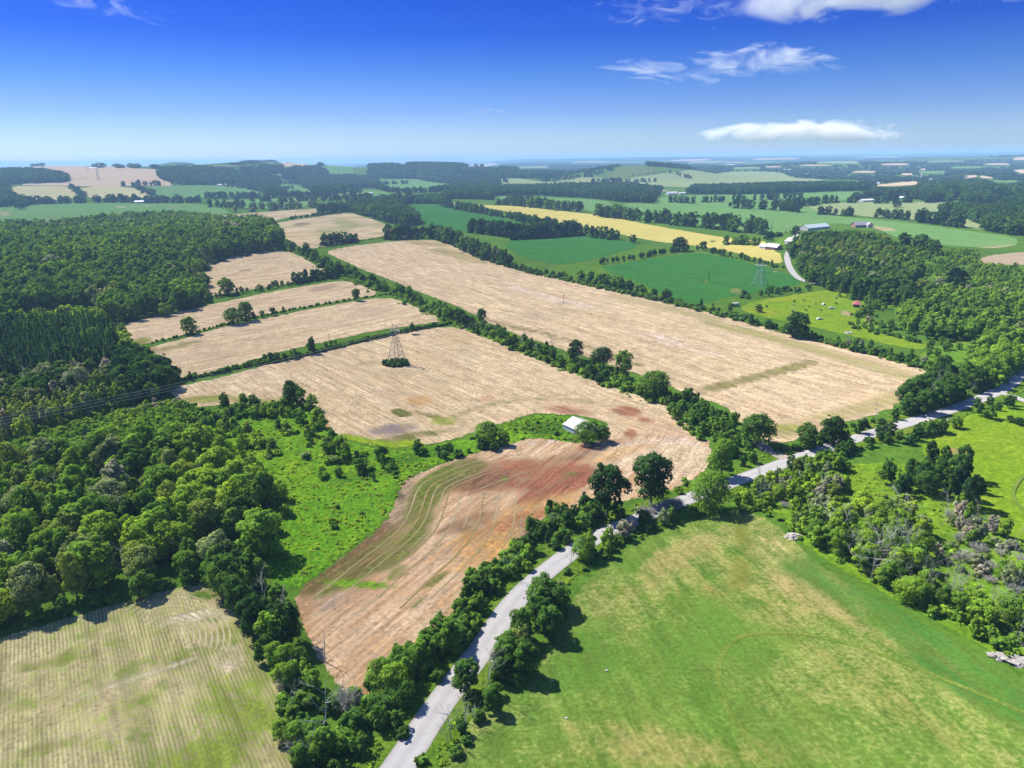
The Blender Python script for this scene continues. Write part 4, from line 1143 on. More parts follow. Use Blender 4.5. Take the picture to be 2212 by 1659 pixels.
DARK, MID, MIX, FRESH, YEL, OLIVE, GREY = [0.10, 0.16, 0.22], [0.26, 0.32, 0.38], [0.16, 0.22, 0.30, 0.36, 0.46], [0.46, 0.54, 0.60], [0.66, 0.72, 0.76], [0.84, 0.86, 0.3], [0.92, 0.96, 0.98]
SB = {'s': (1.6, 3.4), 'g': (2, 3.6), 'd': (6, 10)}

# --- landmark trees first
one(1312, 1118, 112, 'big dense dark maple by the road, the farther from the driveway of the twin pair', 0.15, 1.06, var=6)
one(1406, 1092, 110, 'big dense dark maple by the road, nearer the farm entrance of the twin pair', 0.16, 1.10, var=4)
one(1558, 1030, 84, 'tall fresh green tree at the hedge corner above the pale road', 0.46, 1.05, var=7)
one(1535, 1102, 76, 'round tree whose crown overhangs the pale road at the hay field tip', 0.42, 1.05, var=2)
one(1636, 962, 66, 'broad dark tree beside the gravel field entrance', 0.28, 1.2, var=2)
one(1797, 962, 66, 'round dark tree standing alone at the roadside stubble edge', 0.17, 1.1, var=0)
one(1745, 968, 52, 'shaggy pale stemmed tree next to the round roadside tree', 0.30, 1.2, var=3)
one(1265, 958, 44, 'tree hugging the near corner of the white barn', 0.38, 1.2, var=2)
one(1300, 954, 38, 'tree behind the white barn facing the stubble', 0.30, 1.25, var=0)
one(1283, 934, 26, 'small tree at the far gable of the white barn', 0.42, 1.0, var=4)
one(1052, 958, 44, 'bushy bright tree on the green island left of the barn', 0.44, 1.35, var=2)
one(1088, 962, 32, 'smaller bush like tree touching the bright island tree', 0.40, 1.2, var=0)
one(633, 876, 54, 'lone gnarled tree where the meadow meets the pylon field', 0.20, 1.05, var=5)
one(646, 880, 42, 'lower twin of the gnarled tree at the meadow tip', 0.3, 1.1, var=3)
one(1244, 778, 46, 'round dark tree in the long hedgerow with bare snags beside it', 0.14, 1.1, var=0)
one(1300, 795, 44, 'dusky dark tree in the long hedgerow between two round trees', 0.13, 1.2, var=2)
one(1345, 816, 60, 'tall bright tree in the long hedgerow, highest of its cluster', 0.42, 1.05, var=7)
one(1411, 856, 52, 'wide low tree ending the long hedgerow near the road', 0.36, 1.55, var=2)
one(1041, 702, 36, 'single upright tree midway along the long hedgerow', 0.28, 1.0, var=6)
one(493, 636, 36, 'large airy tree below the stubble field cut into the wood', 0.36, 1.35, var=3)
one(410, 722, 40, 'bright round tree at the end of the low field hedge', 0.40, 1.2, var=0)
one(505, 700, 34, 'leafy tree leading the low hedge thicket', 0.30, 1.3, var=2)
one(533, 693, 42, 'tallest tree of the low hedge thicket', 0.38, 1.2, var=6)
one(674, 764, 36, 'grey green tree alone on the low hedge behind the pylon field', 0.24, 1.0, var=1)
one(770, 650, 27, 'small single tree on the field corner before the long hedgerow', 0.24, 1.1, var=4)
one(890, 722, 24, 'small dark tree on the hedge just right of the near pylon', 0.22, 1.1, var=1)
one(383, 822, 32, 'dark shaggy tree at the wood end of the low hedge', 0.16, 1.1, var=5)
one(412, 822, 20, 'small leaning tree next to the shaggy one at the low hedge end', 0.18, 0.9, var=1)
one(1720, 728, 56, 'huge round dark tree beside the paddock hedge', 0.18, 1.4, var=0)
one(2036, 806, 42, 'big round tree where the paddock hedge meets the roadside', 0.26, 1.25, var=0)
one(1936, 449, 16, 'lone spreading tree in the middle of the pale hay field', 0.12, 1.5, var=3)
one(2075, 492, 12, 'small pale tree at the foot of the hilltop copse', 0.5, 1.5, var=3)
one(2060, 626, 50, 'purple leaved dark tree in the village wood', 0.0, 1.2, var=0)
one(1705, 714, 52, 'bare dead snag beside the huge round paddock tree', 0.97, 0.7, 'd')
one(1557, 559, 30, 'bare skeleton tree behind the far pylon', 0.97, 1.0, 'd')
one(1233, 1230, 60, 'thin leafless pole tree right of the road bend', 0.97, 0.7, 'd')
one(1140, 1175, 58, 'leafless tree rising from the roadside hedge', 0.97, 1.0, 'd')
one(1642, 1045, 46, 'black leafless snag leaning beside the farm entrance', 0.97, 0.9, 'd')
one(1892, 908, 44, 'bare forked snag on the roadside verge', 0.97, 0.8, 'd')
one(1935, 880, 40, 'thin bare snag left of the dark roadside trees', 0.97, 0.7, 'd')
one(1858, 930, 42, 'leaning bare snag nearest the round roadside tree', 0.97, 0.8, 'd')
one(705, 1590, 92, 'large grey dead tree at the bottom of the crop field hedge', 0.97, 1.4, 'd')
one(1055, 1500, 88, 'grey dead tree with broken limbs between road and hay field', 0.97, 1.0, 'd')
one(975, 1600, 66, 'bare dead tree by the road casting a spiky shadow', 0.97, 1.1, 'd')
one(1005, 1560, 60, 'slim dead tree beside the dappled road shadow', 0.97, 0.8, 'd')
one(1880, 1250, 96, 'largest white dead tree in the scrub above the hay field', 0.97, 1.3, 'd')
one(1940, 1215, 70, 'white dead tree right of the largest dead one', 0.97, 1.2, 'd')

# --- woods on the left
WOODMIX = {'b': 0.90, 'd': 0.03, 'c': 0.03, 's': 0.04}
wood('near wood by the crop field', [(-160, 1390), (0, 1352), (110, 1325), (220, 1298), (330, 1268), (430, 1252), (500, 1240), (560, 1205), (590, 1150), (590, 1085), (545, 1035), (480, 1010), (420, 985), (330, 978), (230, 985), (120, 1010), (0, 1030), (-160, 1060)], 6.3, (9, 15), [0.22, 0.28, 0.34, 0.84, 0.38, 0.46, 0.86, 0.54, 0.64, 0.32, 0.46], {'b': 0.88, 'd': 0.08, 's': 0.04}, hs={'b': (7, 15.5), 's': (2, 4), 'd': (8, 12), 'g': (2, 3)}, W=(0.72, 1.3))
row('near wood by the crop field', [(-160, 1400), (0, 1362), (110, 1335), (220, 1306), (330, 1276), (430, 1258), (480, 1250)], 4.0, (5, 9), [0.24, 0.3, 0.36, 0.46], {'b': 0.5, 's': 0.5}, hs={'s': (2, 4)}, jit=1.0)
wood('thicket at the meadow edge', [(560, 1205), (600, 1195), (612, 1130), (632, 1085), (590, 1060), (545, 1035), (590, 1085), (590, 1150)], 4.5, (4, 8), [0.46, 0.62, 0.7], {'b': 0.8, 's': 0.2}, hs=SB)
wood('yellow green trees in the meadow', [(430, 1000), (470, 960), (530, 975), (560, 1010), (545, 1035), (500, 1025)], 6.0, (5, 9), [0.66, 0.72, 0.56], {'b': 0.85, 's': 0.15}, hs=SB)
wood('scrub under the power cables', [(60, 1005), (120, 990), (230, 962), (330, 930), (400, 905), (470, 890), (560, 878), (620, 880), (640, 905), (560, 900), (470, 915), (420, 950), (360, 960), (230, 975), (120, 1005)], 2.7, (3, 6), [0.30, 0.40, 0.48, 0.54, 0.93], {'s': 0.75, 'b': 0.25}, hs={'s': (1.6, 3.6)})
for (cu, cv, ru_, rv_, n_) in ((500, 930, 45, 22, 26), (560, 965, 40, 14, 20), (475, 985, 40, 16, 20), (620, 930, 26, 14, 14), (530, 1015, 34, 12, 16), (590, 985, 26, 10, 9), (700, 1030, 14, 8, 5), (725, 1000, 22, 8, 8), (560, 900, 50, 8, 14), (660, 990, 18, 8, 6)):
    for q in range(n_):
        a_, q_ = rng.uniform(0, 6.283), math.sqrt(rng.random()) * rng.uniform(0.4, 1.0)
        pp = ray_ground([(cu + ru_ * q_ * math.cos(a_), cv + rv_ * q_ * math.sin(a_))])[0]
        kk = 'b' if rng.random() < 0.22 else 's'
        put(pp[0], pp[1], kk, rng.uniform(3.0, 5.5) if kk == 'b' else rng.uniform(0.8, 2.8), rng.uniform(0.9, 1.5), pick([0.36, 0.46, 0.56, 0.62, 0.7, 0.9]), 'meadow bushes')
row('meadow edge below the gnarled tree', [(630, 885), (665, 905), (690, 940), (720, 965), (760, 990)], 4.0, (5, 8.5), [0.36, 0.46, 0.56], {'b': 0.7, 's': 0.3}, hs=SB, jit=4.0)
row('meadow edge below the gnarled tree', [(640, 900), (675, 940), (705, 985), (740, 1010)], 5.0, (4, 7), [0.40, 0.5, 0.56], {'b': 0.6, 's': 0.4}, hs=SB, jit=3.5)
row('thicket along the meadow rim', [(380, 884), (470, 882), (560, 878), (615, 876)], 3.2, (4, 7.5), [0.22, 0.28, 0.36], {'b': 0.45, 's': 0.55}, hs=SB, jit=3.0)
wood('island bushes by the barn', [(740, 1010), (760, 980), (860, 985), (960, 965), (1040, 945), (1090, 950), (1090, 970), (1000, 985), (920, 1005), (880, 1025), (860, 1045), (780, 1050)], 5.6, (3, 6.5), [0.22, 0.3, 0.38, 0.46], {'s': 0.65, 'b': 0.35}, hs={'s': (1.0, 3)}, W=(0.7, 1.5), gaps=0.22)
wood('island bushes by the barn', [(1100, 945), (1130, 915), (1190, 905), (1235, 910), (1250, 945), (1200, 945), (1150, 935)], 7.5, (2, 3), [0.3, 0.4], {'s': 1}, hs={'s': (0.9, 2.0)})
row('low bushes in the meadow', [(600, 1240), (650, 1200), (700, 1150), (740, 1100), (780, 1060)], 12, (2, 4), [0.4, 0.5], {'s': 1}, hs={'s': (0.9, 2.2)}, jit=10)
wood('scrub under the power cables', [(110, 1000), (200, 955), (300, 920), (360, 892), (440, 886), (400, 915), (330, 935), (230, 962)], 2.2, (2, 4), [0.40, 0.48, 0.56, 0.62], {'s': 0.9, 'b': 0.1}, hs={'s': (1.2, 2.8), 'b': (3, 4.5)})
wood('scrub under the power cables', [(-120, 1020), (0, 978), (120, 934), (250, 897), (340, 875), (375, 869), (445, 885), (360, 895), (300, 922), (200, 958), (110, 1002), (0, 1045), (-120, 1060)], 2.3, (2.5, 5), [0.36, 0.44, 0.52, 0.60, 0.93], {'s': 0.85, 'b': 0.15}, hs={'s': (1.3, 3.0)})
wood('olive pine strip above the power cables', [(-160, 1000), (0, 968), (120, 925), (250, 888), (340, 868), (372, 862), (362, 838), (300, 842), (200, 862), (100, 880), (0, 895), (-160, 930)], 4.6, (9, 13), {'b': [0.84, 0.86, 0.88, 0.36], 'c': [0.86, 0.30]}, {'b': 0.55, 'c': 0.45}, W=(0.6, 0.85))
wood('dark tree clump at the pylon field corner', [(250, 880), (372, 862), (366, 838), (345, 815), (318, 798), (292, 775), (262, 790), (250, 830)], 6.2, (11, 16), [0.13, 0.17, 0.22], {'b': 1}, W=(0.95, 1.25))
row('bright trees beside the plantation', [(300, 800), (288, 782), (272, 765), (262, 745), (250, 730)], 5.0, (8, 12), [0.48, 0.56, 0.66], {'b': 1}, jit=2.5, W=(0.9, 1.2))
wood('grey thinning trees below the plantation', [(-160, 930), (0, 890), (100, 872), (200, 855), (250, 848), (258, 822), (180, 818), (90, 832), (0, 835), (-160, 850)], 6.0, (9, 13), [0.92, 0.3, 0.94, 0.4, 0.2], {'b': 0.8, 'd': 0.2}, hs={'d': (8, 11)})
wood('spruce plantation', [(-160, 870), (0, 838), (90, 832), (180, 822), (255, 800), (262, 775), (252, 745), (240, 722), (190, 712), (100, 712), (0, 718), (-160, 730)], 3.7, (13, 17), [0.08, 0.14, 0.19, 0.26], {'c': 0.95, 'b': 0.05}, W=(1.0, 1.7), hs={'b': (10, 13), 'c': (10.5, 16)})
wood('bright trees by the glade', [(0, 722), (100, 712), (190, 708), (235, 712), (240, 698), (180, 690), (90, 698), (0, 706)], 6.0, (8, 13), [0.6, 0.68, 0.74], W=(0.9, 1.2))
wood('great dark wood', [(-200, 700), (0, 690), (90, 668), (190, 662), (225, 700), (270, 697), (350, 680), (430, 662), (452, 645), (432, 620), (424, 585), (455, 565), (520, 550), (592, 542), (612, 528), (585, 505), (560, 492), (520, 498), (470, 490), (400, 483), (340, 482), (250, 488), (150, 500), (50, 508), (-200, 512)], 7.6, (11, 18), [0.20, 0.28, 0.34, 0.38, 0.44, 0.30, 0.50, 0.36, 0.93, 0.42], {'b': 0.90, 'c': 0.06, 'd': 0.04}, W=(0.85, 1.2), hs={'d': (9, 12)})
row('great dark wood', [(236, 706), (300, 692), (380, 675), (450, 655), (440, 630), (430, 600), (430, 578), (470, 560), (540, 548), (600, 541)], 5.0, (6, 12), [0.22, 0.3, 0.38, 0.46], {'b': 0.8, 's': 0.2}, hs=SB, jit=2)

# --- hedges between the stubble fields
HB = {'s': (1.3, 2.8), 'b': (4, 6.5), 'd': (5, 8), 'g': (2, 3)}
D_ = lambda x, y: (x / 3, 691.2 + y / 3)
A_ = lambda x, y: (x / 3, 288 + y / 3)
B_ = lambda x, y: (737.3 + x / 3, 288 + y / 3)
C_ = lambda x, y: (1474.7 + x / 3, 288 + y / 3)
F_ = lambda x, y: (1474.7 + x / 3, 691.2 + y / 3)
row('low hedge behind the pylon field', [(362, 832), (420, 817), (480, 806), (520, 794), (600, 782), (680, 764), (737, 748), (800, 734), (880, 716), (975, 700)], 1.1, (4, 6), [0.24, 0.3, 0.36], {'s': 1}, jit=0.8, hs={'s': (1.4, 3.0)})
row('low hedge behind the pylon field', [(545, 786), (600, 782), (650, 772)], 3.0, (4, 6.5), [0.26, 0.34], {'b': 0.7, 's': 0.3}, jit=1.0, hs=HB)
row('low hedge behind the pylon field', [(700, 756), (725, 750)], 5, (4, 6), [0.24, 0.3], {'b': 1}, jit=0.5, W=(0.6, 0.8))
row('field hedge with gaps', [(333, 741), (400, 725), (470, 706), (560, 684), (660, 664), (760, 648), (830, 637)], 2.3, (3, 5), [0.3, 0.4, 0.46], {'s': 1}, jit=0.8, hs={'s': (0.9, 2.0)})
row('field hedge with gaps', [(470, 706), (520, 697), (560, 687), (600, 680)], 4.0, (4, 8), [0.24, 0.34], {'b': 0.7, 's': 0.3}, jit=1.5, hs=HB)
row('hedge below the cut in field', [(455, 646), (500, 637), (560, 628), (620, 617), (670, 610), (735, 600)], 3.2, (4.5, 9), [0.16, 0.22, 0.3], {'b': 0.65, 's': 0.35}, jit=1.6, hs=HB)
row('hedge below the cut in field', [(640, 612), (690, 604), (735, 596)], 4.5, (8, 11), [0.15, 0.2], {'b': 1}, jit=1.5)
row('small hedge across the greenish stubble', [(560, 487), (590, 481), (620, 477)], 5, (2, 3), [0.3], {'s': 1}, hs={'s': (1.2, 2.2)})
row('small hedge across the greenish stubble', [(628, 476), (660, 472), (690, 467), (735, 460)], 4.5, (5, 9), [0.18, 0.24], {'b': 0.8, 's': 0.2}, hs=HB, jit=1.5)
one(718, 462, 26, 'tall dark tree ending the small hedge across the greenish stubble', 0.14, 1.2, var=3)
row('clump at the lower edge of the greenish stubble', [(706, 531), (730, 527), (765, 522)], 5.0, (8, 12), [0.16, 0.22], {'b': 1}, jit=1.5)
row('thin strip beside the clump', [(690, 536), (705, 532)], 3, (2, 3), [0.4], {'s': 1}, hs={'s': (1, 1.8)})
row('thin strip beside the clump', [(772, 521), (800, 517), (838, 511)], 2.5, (2, 3), [0.46, 0.54], {'s': 1}, hs={'s': (0.9, 1.7)}, jit=0.8)
DIAG = [(625, 540), (668, 552), (700, 570), (735, 590), (790, 612), (850, 632), (905, 655), (960, 682), (1010, 703), (1050, 718), (1100, 741), (1160, 765), (1230, 793), (1300, 818), (1360, 840), (1420, 858), (1455, 868)]
row('long hedgerow', DIAG, 0.75, (3, 5), [0.30, 0.38, 0.46, 0.54, 0.6], {'s': 1}, jit=4.2, hs={'s': (1.0, 3.2)})
row('long hedgerow', DIAG[:9], 4.6, (5.5, 10), [0.18, 0.26, 0.34, 0.42], {'b': 1}, jit=3.0, skip=0.15)
row('long hedgerow', DIAG[8:], 3.6, (4, 7), [0.18, 0.26, 0.34], {'b': 0.9, 'd': 0.1}, jit=3.0)
row('long hedgerow', [(1130, 745), (1180, 765), (1230, 780), (1290, 805), (1340, 818)], 4.0, (5, 8), [0.2, 0.3, 0.38], {'b': 0.85, 'd': 0.15}, jit=2.6, hs=HB)
for u, v, hp in ((1188, 756, 30), (1196, 758, 34), (1215, 762, 26), (1262, 780, 34), (1270, 782, 30)):
    one(u, v, hp, None, 0.97, 0.6, 'd', 'long hedgerow')
row('hedgerow corner by the road', [(1440, 868), (1470, 895), (1500, 920), (1540, 945), (1580, 955), (1595, 975), (1580, 1000), (1565, 1010)], 1.3, (3, 5), [0.3, 0.4, 0.5], {'s': 1}, jit=4, hs={'s': (1.2, 3)})
row('hedgerow corner by the road', [(1462, 900), (1490, 905), (1520, 925), (1545, 935)], 4.5, (7, 11), [0.28, 0.36, 0.42], {'b': 0.9, 's': 0.1}, jit=3.5, hs=HB)
row('hedgerow corner by the road', [(1500, 925), (1540, 950), (1570, 958), (1598, 965)], 4.5, (6, 10.5), [0.24, 0.32, 0.4], {'b': 0.9, 's': 0.1}, jit=3.5, hs=HB)
wood('hedgerow corner by the road', [(1448, 872), (1480, 860), (1545, 882), (1588, 912), (1604, 950), (1570, 965), (1535, 950), (1500, 920), (1468, 905)], 4.4, (4.5, 9.5), [0.28, 0.36, 0.42, 0.3], {'b': 0.7, 's': 0.3}, hs=HB)
row('hedgerow corner by the road', [(1565, 1000), (1600, 1000), (1625, 1005)], 4.0, (4, 8), [0.3, 0.42], {'b': 0.6, 's': 0.4}, jit=2.5, hs=HB)
row('trees closing the far end of the biggest field', [(838, 517), (880, 515), (930, 513), (968, 522), (1010, 542), (1060, 563), (1100, 577)], 4.6, (10, 16), [0.12, 0.17, 0.22, 0.28], {'b': 1}, jit=2.8)
row('trees closing the far end of the biggest field', [(845, 520), (900, 517), (945, 516), (980, 530), (1060, 566), (1150, 592)], 3.2, (5, 8), [0.2, 0.3], {'b': 0.5, 's': 0.5}, jit=1.5, hs=HB)
row('grey thinning trees in the field row', [(1020, 545), (1060, 562), (1090, 572)], 5.0, (10, 14), [0.95, 0.96, 0.98], {'b': 0.6, 'd': 0.4}, jit=2.0, hs={'d': (9, 12)}, W=(0.7, 0.9))
row('field row below the crops', [(1100, 577), (1150, 590), (1220, 605), (1300, 624), (1400, 646), (1474, 660), (1560, 682), (1640, 702), (1700, 720), (1758, 735), (1850, 756), (1950, 780), (2030, 805)], 1.1, (4, 7), [0.26, 0.34, 0.42], {'s': 1}, jit=3.2, hs={'s': (1.4, 3.8)})
row('field row below the crops', [(1090, 574), (1150, 588), (1220, 603), (1290, 620)], 6.0, (5, 10), [0.18, 0.28, 0.36], {'b': 0.85, 'd': 0.15}, jit=2.4, hs=HB)
row('field row below the crops', [(1255, 606), (1290, 614), (1325, 620), (1350, 630)], 5.0, (8, 11), [0.17, 0.28, 0.4], {'b': 1}, jit=3)
row('field row below the crops', [(1372, 632), (1400, 640), (1440, 648)], 4.0, (6, 9), [0.26, 0.34], {'b': 1}, jit=2.5)
row('field row below the crops', [(1505, 665), (1545, 672), (1590, 672), (1620, 672)], 4.6, (7, 12), [0.18, 0.26, 0.34], {'b': 0.85, 'd': 0.15}, jit=3.5, hs=HB)
row('field row below the crops', [(1530, 680), (1580, 692), (1640, 708), (1690, 722), (1745, 735)], 5.5, (5, 8), [0.28, 0.36, 0.42], {'b': 1}, jit=2.5)
row('paddock hedge', [(1770, 738), (1850, 752), (1920, 768), (1990, 788)], 4.5, (5, 9), [0.26, 0.34, 0.42, 0.93], {'b': 0.85, 's': 0.15}, jit=3.5, hs=HB)
row('paddock hedge', [(1650, 640), (1700, 634), (1740, 628)], 5, (4, 7), [0.26, 0.34], {'b': 0.6, 's': 0.4}, jit=3, hs=HB)
row('hedge around the far pylon', [(1590, 648), (1640, 634), (1700, 628), (1760, 622)], 3.0, (3, 5), [0.24, 0.32], {'s': 0.8, 'b': 0.2}, jit=4, hs=HB)
row('tall tree row between two crop fields', [(1022, 503), (1070, 508), (1100, 514), (1160, 515), (1210, 510), (1238, 508)], 4.6, (12, 17), [0.08, 0.12, 0.16], {'b': 1}, jit=3.0)
row('tall tree row between two crop fields', [(1100, 519), (1160, 516), (1220, 512), (1240, 510)], 4, (6, 9), [0.12, 0.16], {'b': 1}, jit=1)
row('thin tree line above the middle crop', [(1245, 508), (1270, 510), (1300, 515), (1330, 518)], 7.5, (9, 13), [0.16, 0.24, 0.3], {'b': 1}, jit=1.5)
one(1367, 525, 18, 'small lone tree where the wheat meets the middle crop', 0.18, 1.2, var=3)
row('dark row between the crop fields', [(1297, 571), (1340, 566), (1390, 557), (1430, 549), (1475, 543), (1498, 541)], 4.6, (8, 12), [0.09, 0.13, 0.18], {'b': 0.9, 's': 0.1}, jit=2.5, hs=HB)
one(1468, 543, 30, 'taller crown in the dark row between the crop fields', 0.10, 1.3, var=2)
one(1518, 541, 20, 'small single tree beside the wheat field tip', 0.16, 1.2, var=3)
row('bushes between wheat and crop', [(1535, 544), (1552, 549), (1575, 556), (1600, 560), (1625, 566), (1650, 571), (1690, 580)], 3.6, (4, 7.5), [0.16, 0.22, 0.3], {'b': 0.55, 's': 0.45}, jit=2.0, hs=HB)
row('tree line below the wheat', [(958, 447), (975, 450)], 6, (10, 13), [0.14], {'b': 1}, jit=2)
row('tree line below the wheat', [(990, 453), (1010, 456), (1030, 460), (1048, 464)], 6, (10, 14), [0.12, 0.2, 0.3], {'b': 1}, jit=3)
row('tree line below the wheat', [(1058, 465), (1080, 469), (1095, 471)], 7, (7, 10), [0.14, 0.2], {'b': 1}, jit=2)
row('tree line below the wheat', [(1105, 474), (1125, 478), (1145, 482), (1170, 486), (1200, 492)], 7, (8, 12), [0.14, 0.22], {'b': 1}, jit=2)
row('trees behind the wheat', [(1075, 442), (1110, 444), (1135, 447)], 9, (8, 12), [0.16, 0.2], {'b': 1}, jit=3)
row('trees behind the wheat', [(1143, 448), (1165, 450)], 7, (15, 19), [0.3, 0.36], {'b': 1}, jit=3)
row('trees behind the wheat', [(1185, 452), (1205, 455), (1222, 455)], 8, (12, 17), [0.2, 0.3, 0.36], {'b': 1}, jit=3)
row('trees behind the wheat', [(1230, 457), (1250, 458)], 9, (14, 17), [0.16, 0.2], {'b': 1}, jit=2)
row('trees behind the wheat', [(1288, 466), (1310, 469), (1325, 472)], 8, (13, 18), [0.18, 0.26, 0.34], {'b': 1}, jit=3)
row('trees behind the wheat', [(1327, 470), (1350, 475), (1375, 476)], 7, (14, 18), [0.2, 0.3], {'b': 1}, jit=3)
row('trees behind the wheat', [(1398, 481), (1420, 482), (1440, 483)], 8, (13, 18), [0.2, 0.28], {'b': 1}, jit=2)
row('trees behind the wheat', [(1448, 486), (1475, 488), (1500, 490)], 8, (13, 19), [0.2, 0.28], {'b': 1}, jit=3)
row('copse behind the wheat', [(1530, 493), (1550, 496), (1568, 496)], 7, (16, 21), [0.2, 0.26], {'b': 1}, jit=4)
row('copse behind the wheat', [(1572, 498), (1600, 501), (1625, 503), (1655, 507)], 6, (14, 20), [0.18, 0.24, 0.3], {'b': 1}, jit=5)
one(1666, 502, 20, 'narrow dark cedar at the end of the copse behind the wheat', 0.06, 0.8, 'c')
row('grove beside the white farmhouse', [(1562, 528), (1585, 529), (1610, 530), (1635, 530)], 5, (9, 13), [0.34, 0.4, 0.3], {'b': 1}, jit=4)
one(1660, 521, 22, 'dense dark tree behind the white farmhouse', 0.12, 1.4, var=0)
one(1718, 511, 24, 'round tree beside the white roofed barn', 0.2, 1.2, var=0)
one(1697, 503, 10, 'small dark cedar in the farmyard', 0.05, 1.2, 'c')
one(1706, 501, 10, 'slim cedar next to the small farmyard cedar', 0.06, 0.9, 'c')
row('farmyard bushes', [(1670, 512), (1685, 510)], 6, (5, 7), [0.2], {'b': 1}, jit=1)

# --- right hand woods
wood('wooded knoll', [(1700, 545), (1712, 560), (1725, 590), (1745, 612), (1800, 632), (1870, 640), (1940, 632), (1985, 610), (1990, 590), (1965, 570), (1940, 552), (1915, 532), (1890, 524), (1830, 522), (1770, 518), (1735, 522)], 6.2, (9, 14), [0.16, 0.22, 0.28, 0.34, 0.86, 0.42, 0.26], {'b': 0.88, 'c': 0.07, 'd': 0.05}, hs={'d': (8, 11)}, W=(0.85, 1.2))
wood('bright trees on the knoll top', [(1800, 515), (1850, 508), (1900, 515), (1910, 528), (1860, 524), (1810, 526)], 6, (5, 7.5), [0.42, 0.5, 0.6])
wood('tall conifers at the knoll foot', [(1800, 640), (1880, 642), (1960, 640), (1990, 655), (1960, 668), (1900, 655), (1830, 648)], 6.2, (9, 15), [0.08, 0.12, 0.28, 0.4], {'c': 0.5, 'b': 0.5}, W=(0.9, 1.4))
wood('sumac thicket on the right', [(1940, 528), (1985, 532), (2010, 545), (2060, 540), (2110, 545), (2120, 572), (2212, 580), (2260, 590), (2260, 660), (2150, 640), (2100, 640), (2070, 625), (2080, 602), (2020, 570), (1990, 560), (1960, 545)], 4.6, (3, 6), [0.44, 0.52, 0.58, 0.40, 0.64, 0.70], {'b': 0.30, 's': 0.70}, hs={'s': (1.4, 3.4)}, gaps=0.22)
wood('sumac mound', [(1990, 575), (2060, 575), (2070, 590), (2040, 600), (2000, 592)], 3.6, (3, 4), [0.38, 0.44], {'s': 1}, hs={'s': (2, 3.2)})
row('clump below the hilltop crop', [(1945, 530), (1965, 530), (1990, 535), (2005, 545)], 5, (8, 12), [0.22, 0.3], {'b': 1}, jit=4)
wood('village wood', [(1960, 668), (1990, 655), (2060, 650), (2110, 650), (2170, 655), (2260, 665), (2260, 720), (2200, 720), (2150, 735), (2110, 740), (2050, 738), (2000, 735), (1960, 725), (1940, 705), (1945, 685)], 7.0, (8, 13), [0.30, 0.38, 0.46, 0.54, 0.62, 0.36], {'b': 0.80, 'c': 0.12, 's': 0.08}, W=(0.95, 1.35), gaps=0.10, hs={'s': (1.6, 3.4)})
wood('upper village wood', [(1990, 655), (1985, 620), (2040, 612), (2080, 640), (2150, 645), (2260, 665), (2260, 690), (2160, 672), (2060, 655)], 6.6, (6, 11), [0.32, 0.42, 0.50, 0.56, 0.93, 0.40, 0.62], {'b': 0.72, 'c': 0.10, 's': 0.18}, W=(0.95, 1.3), gaps=0.14, hs={'s': (1.6, 3.4)})
wood('sumac strip in the paddock', [(1850, 632), (1900, 636), (1950, 648), (1940, 656), (1890, 645), (1852, 638)], 3.2, (2, 3), [0.30, 0.36], {'s': 1}, hs={'s': (1.8, 2.8)})
wood('bushes round the red roofed shed', [(1850, 672), (1870, 655), (1900, 655), (1915, 668), (1890, 685), (1850, 688), (1835, 680)], 4.2, (3, 6.5), [0.3, 0.38, 0.46], {'s': 0.6, 'b': 0.4}, hs={'s': (1.4, 2.6)})
wood('bushes round the red roofed shed', [(1830, 700), (1870, 690), (1925, 695), (1950, 712), (1900, 725), (1850, 715)], 4.6, (3, 5), [0.3, 0.38, 0.93], {'s': 0.85, 'b': 0.15}, hs={'s': (1.3, 2.6)})
wood('grey bushes in the paddock', [(1640, 660), (1780, 640), (1830, 650), (1810, 690), (1700, 685)], 14, (2, 4), [0.36, 0.93, 0.5], {'s': 0.8, 'g': 0.2}, hs={'s': (0.8, 1.8), 'g': (1.4, 2)}, gaps=0.2)
row('clipped hedge in the paddock', [(1910, 722), (1945, 732), (1985, 742)], 2.2, (2.4, 3), [0.34, 0.38], {'s': 1}, jit=0.5, hs={'s': (2.4, 3.2)})
wood('garden trees by the road', [(2000, 752), (2060, 740), (2040, 768), (2000, 775), (1960, 770)], 6.5, (5, 8), [0.36, 0.44], {'b': 0.8, 's': 0.2}, hs=HB)
one(2071, 755, 16, 'small single tree on the mown lawn', 0.4, 1.1, var=2)
wood('pale willow trees along the road', [(2095, 800), (2110, 770), (2140, 752), (2180, 740), (2212, 732), (2212, 775), (2200, 800), (2175, 825), (2140, 845), (2110, 840)], 6.2, (9, 14), [0.46, 0.52, 0.58, 0.93], W=(1.0, 1.3))
wood('pale willow trees along the road', [(2228, 735), (2290, 715), (2290, 800), (2230, 810)], 7, (9, 14), [0.46, 0.52, 0.58])
wood('dark roadside trees', [(1945, 880), (1985, 858), (2030, 832), (2080, 822), (2120, 842), (2090, 866), (2040, 880), (1985, 900), (1955, 905)], 5.0, (7, 13), [0.16, 0.22, 0.28, 0.34], {'b': 0.93, 'd': 0.07}, W=(0.95, 1.25))
row('dark roadside trees', [(1690, 975), (1740, 968), (1800, 958), (1870, 925), (1940, 905)], 1.8, (3, 5), [0.24, 0.3, 0.36], {'s': 0.8, 'b': 0.2}, jit=2.2, hs=HB)

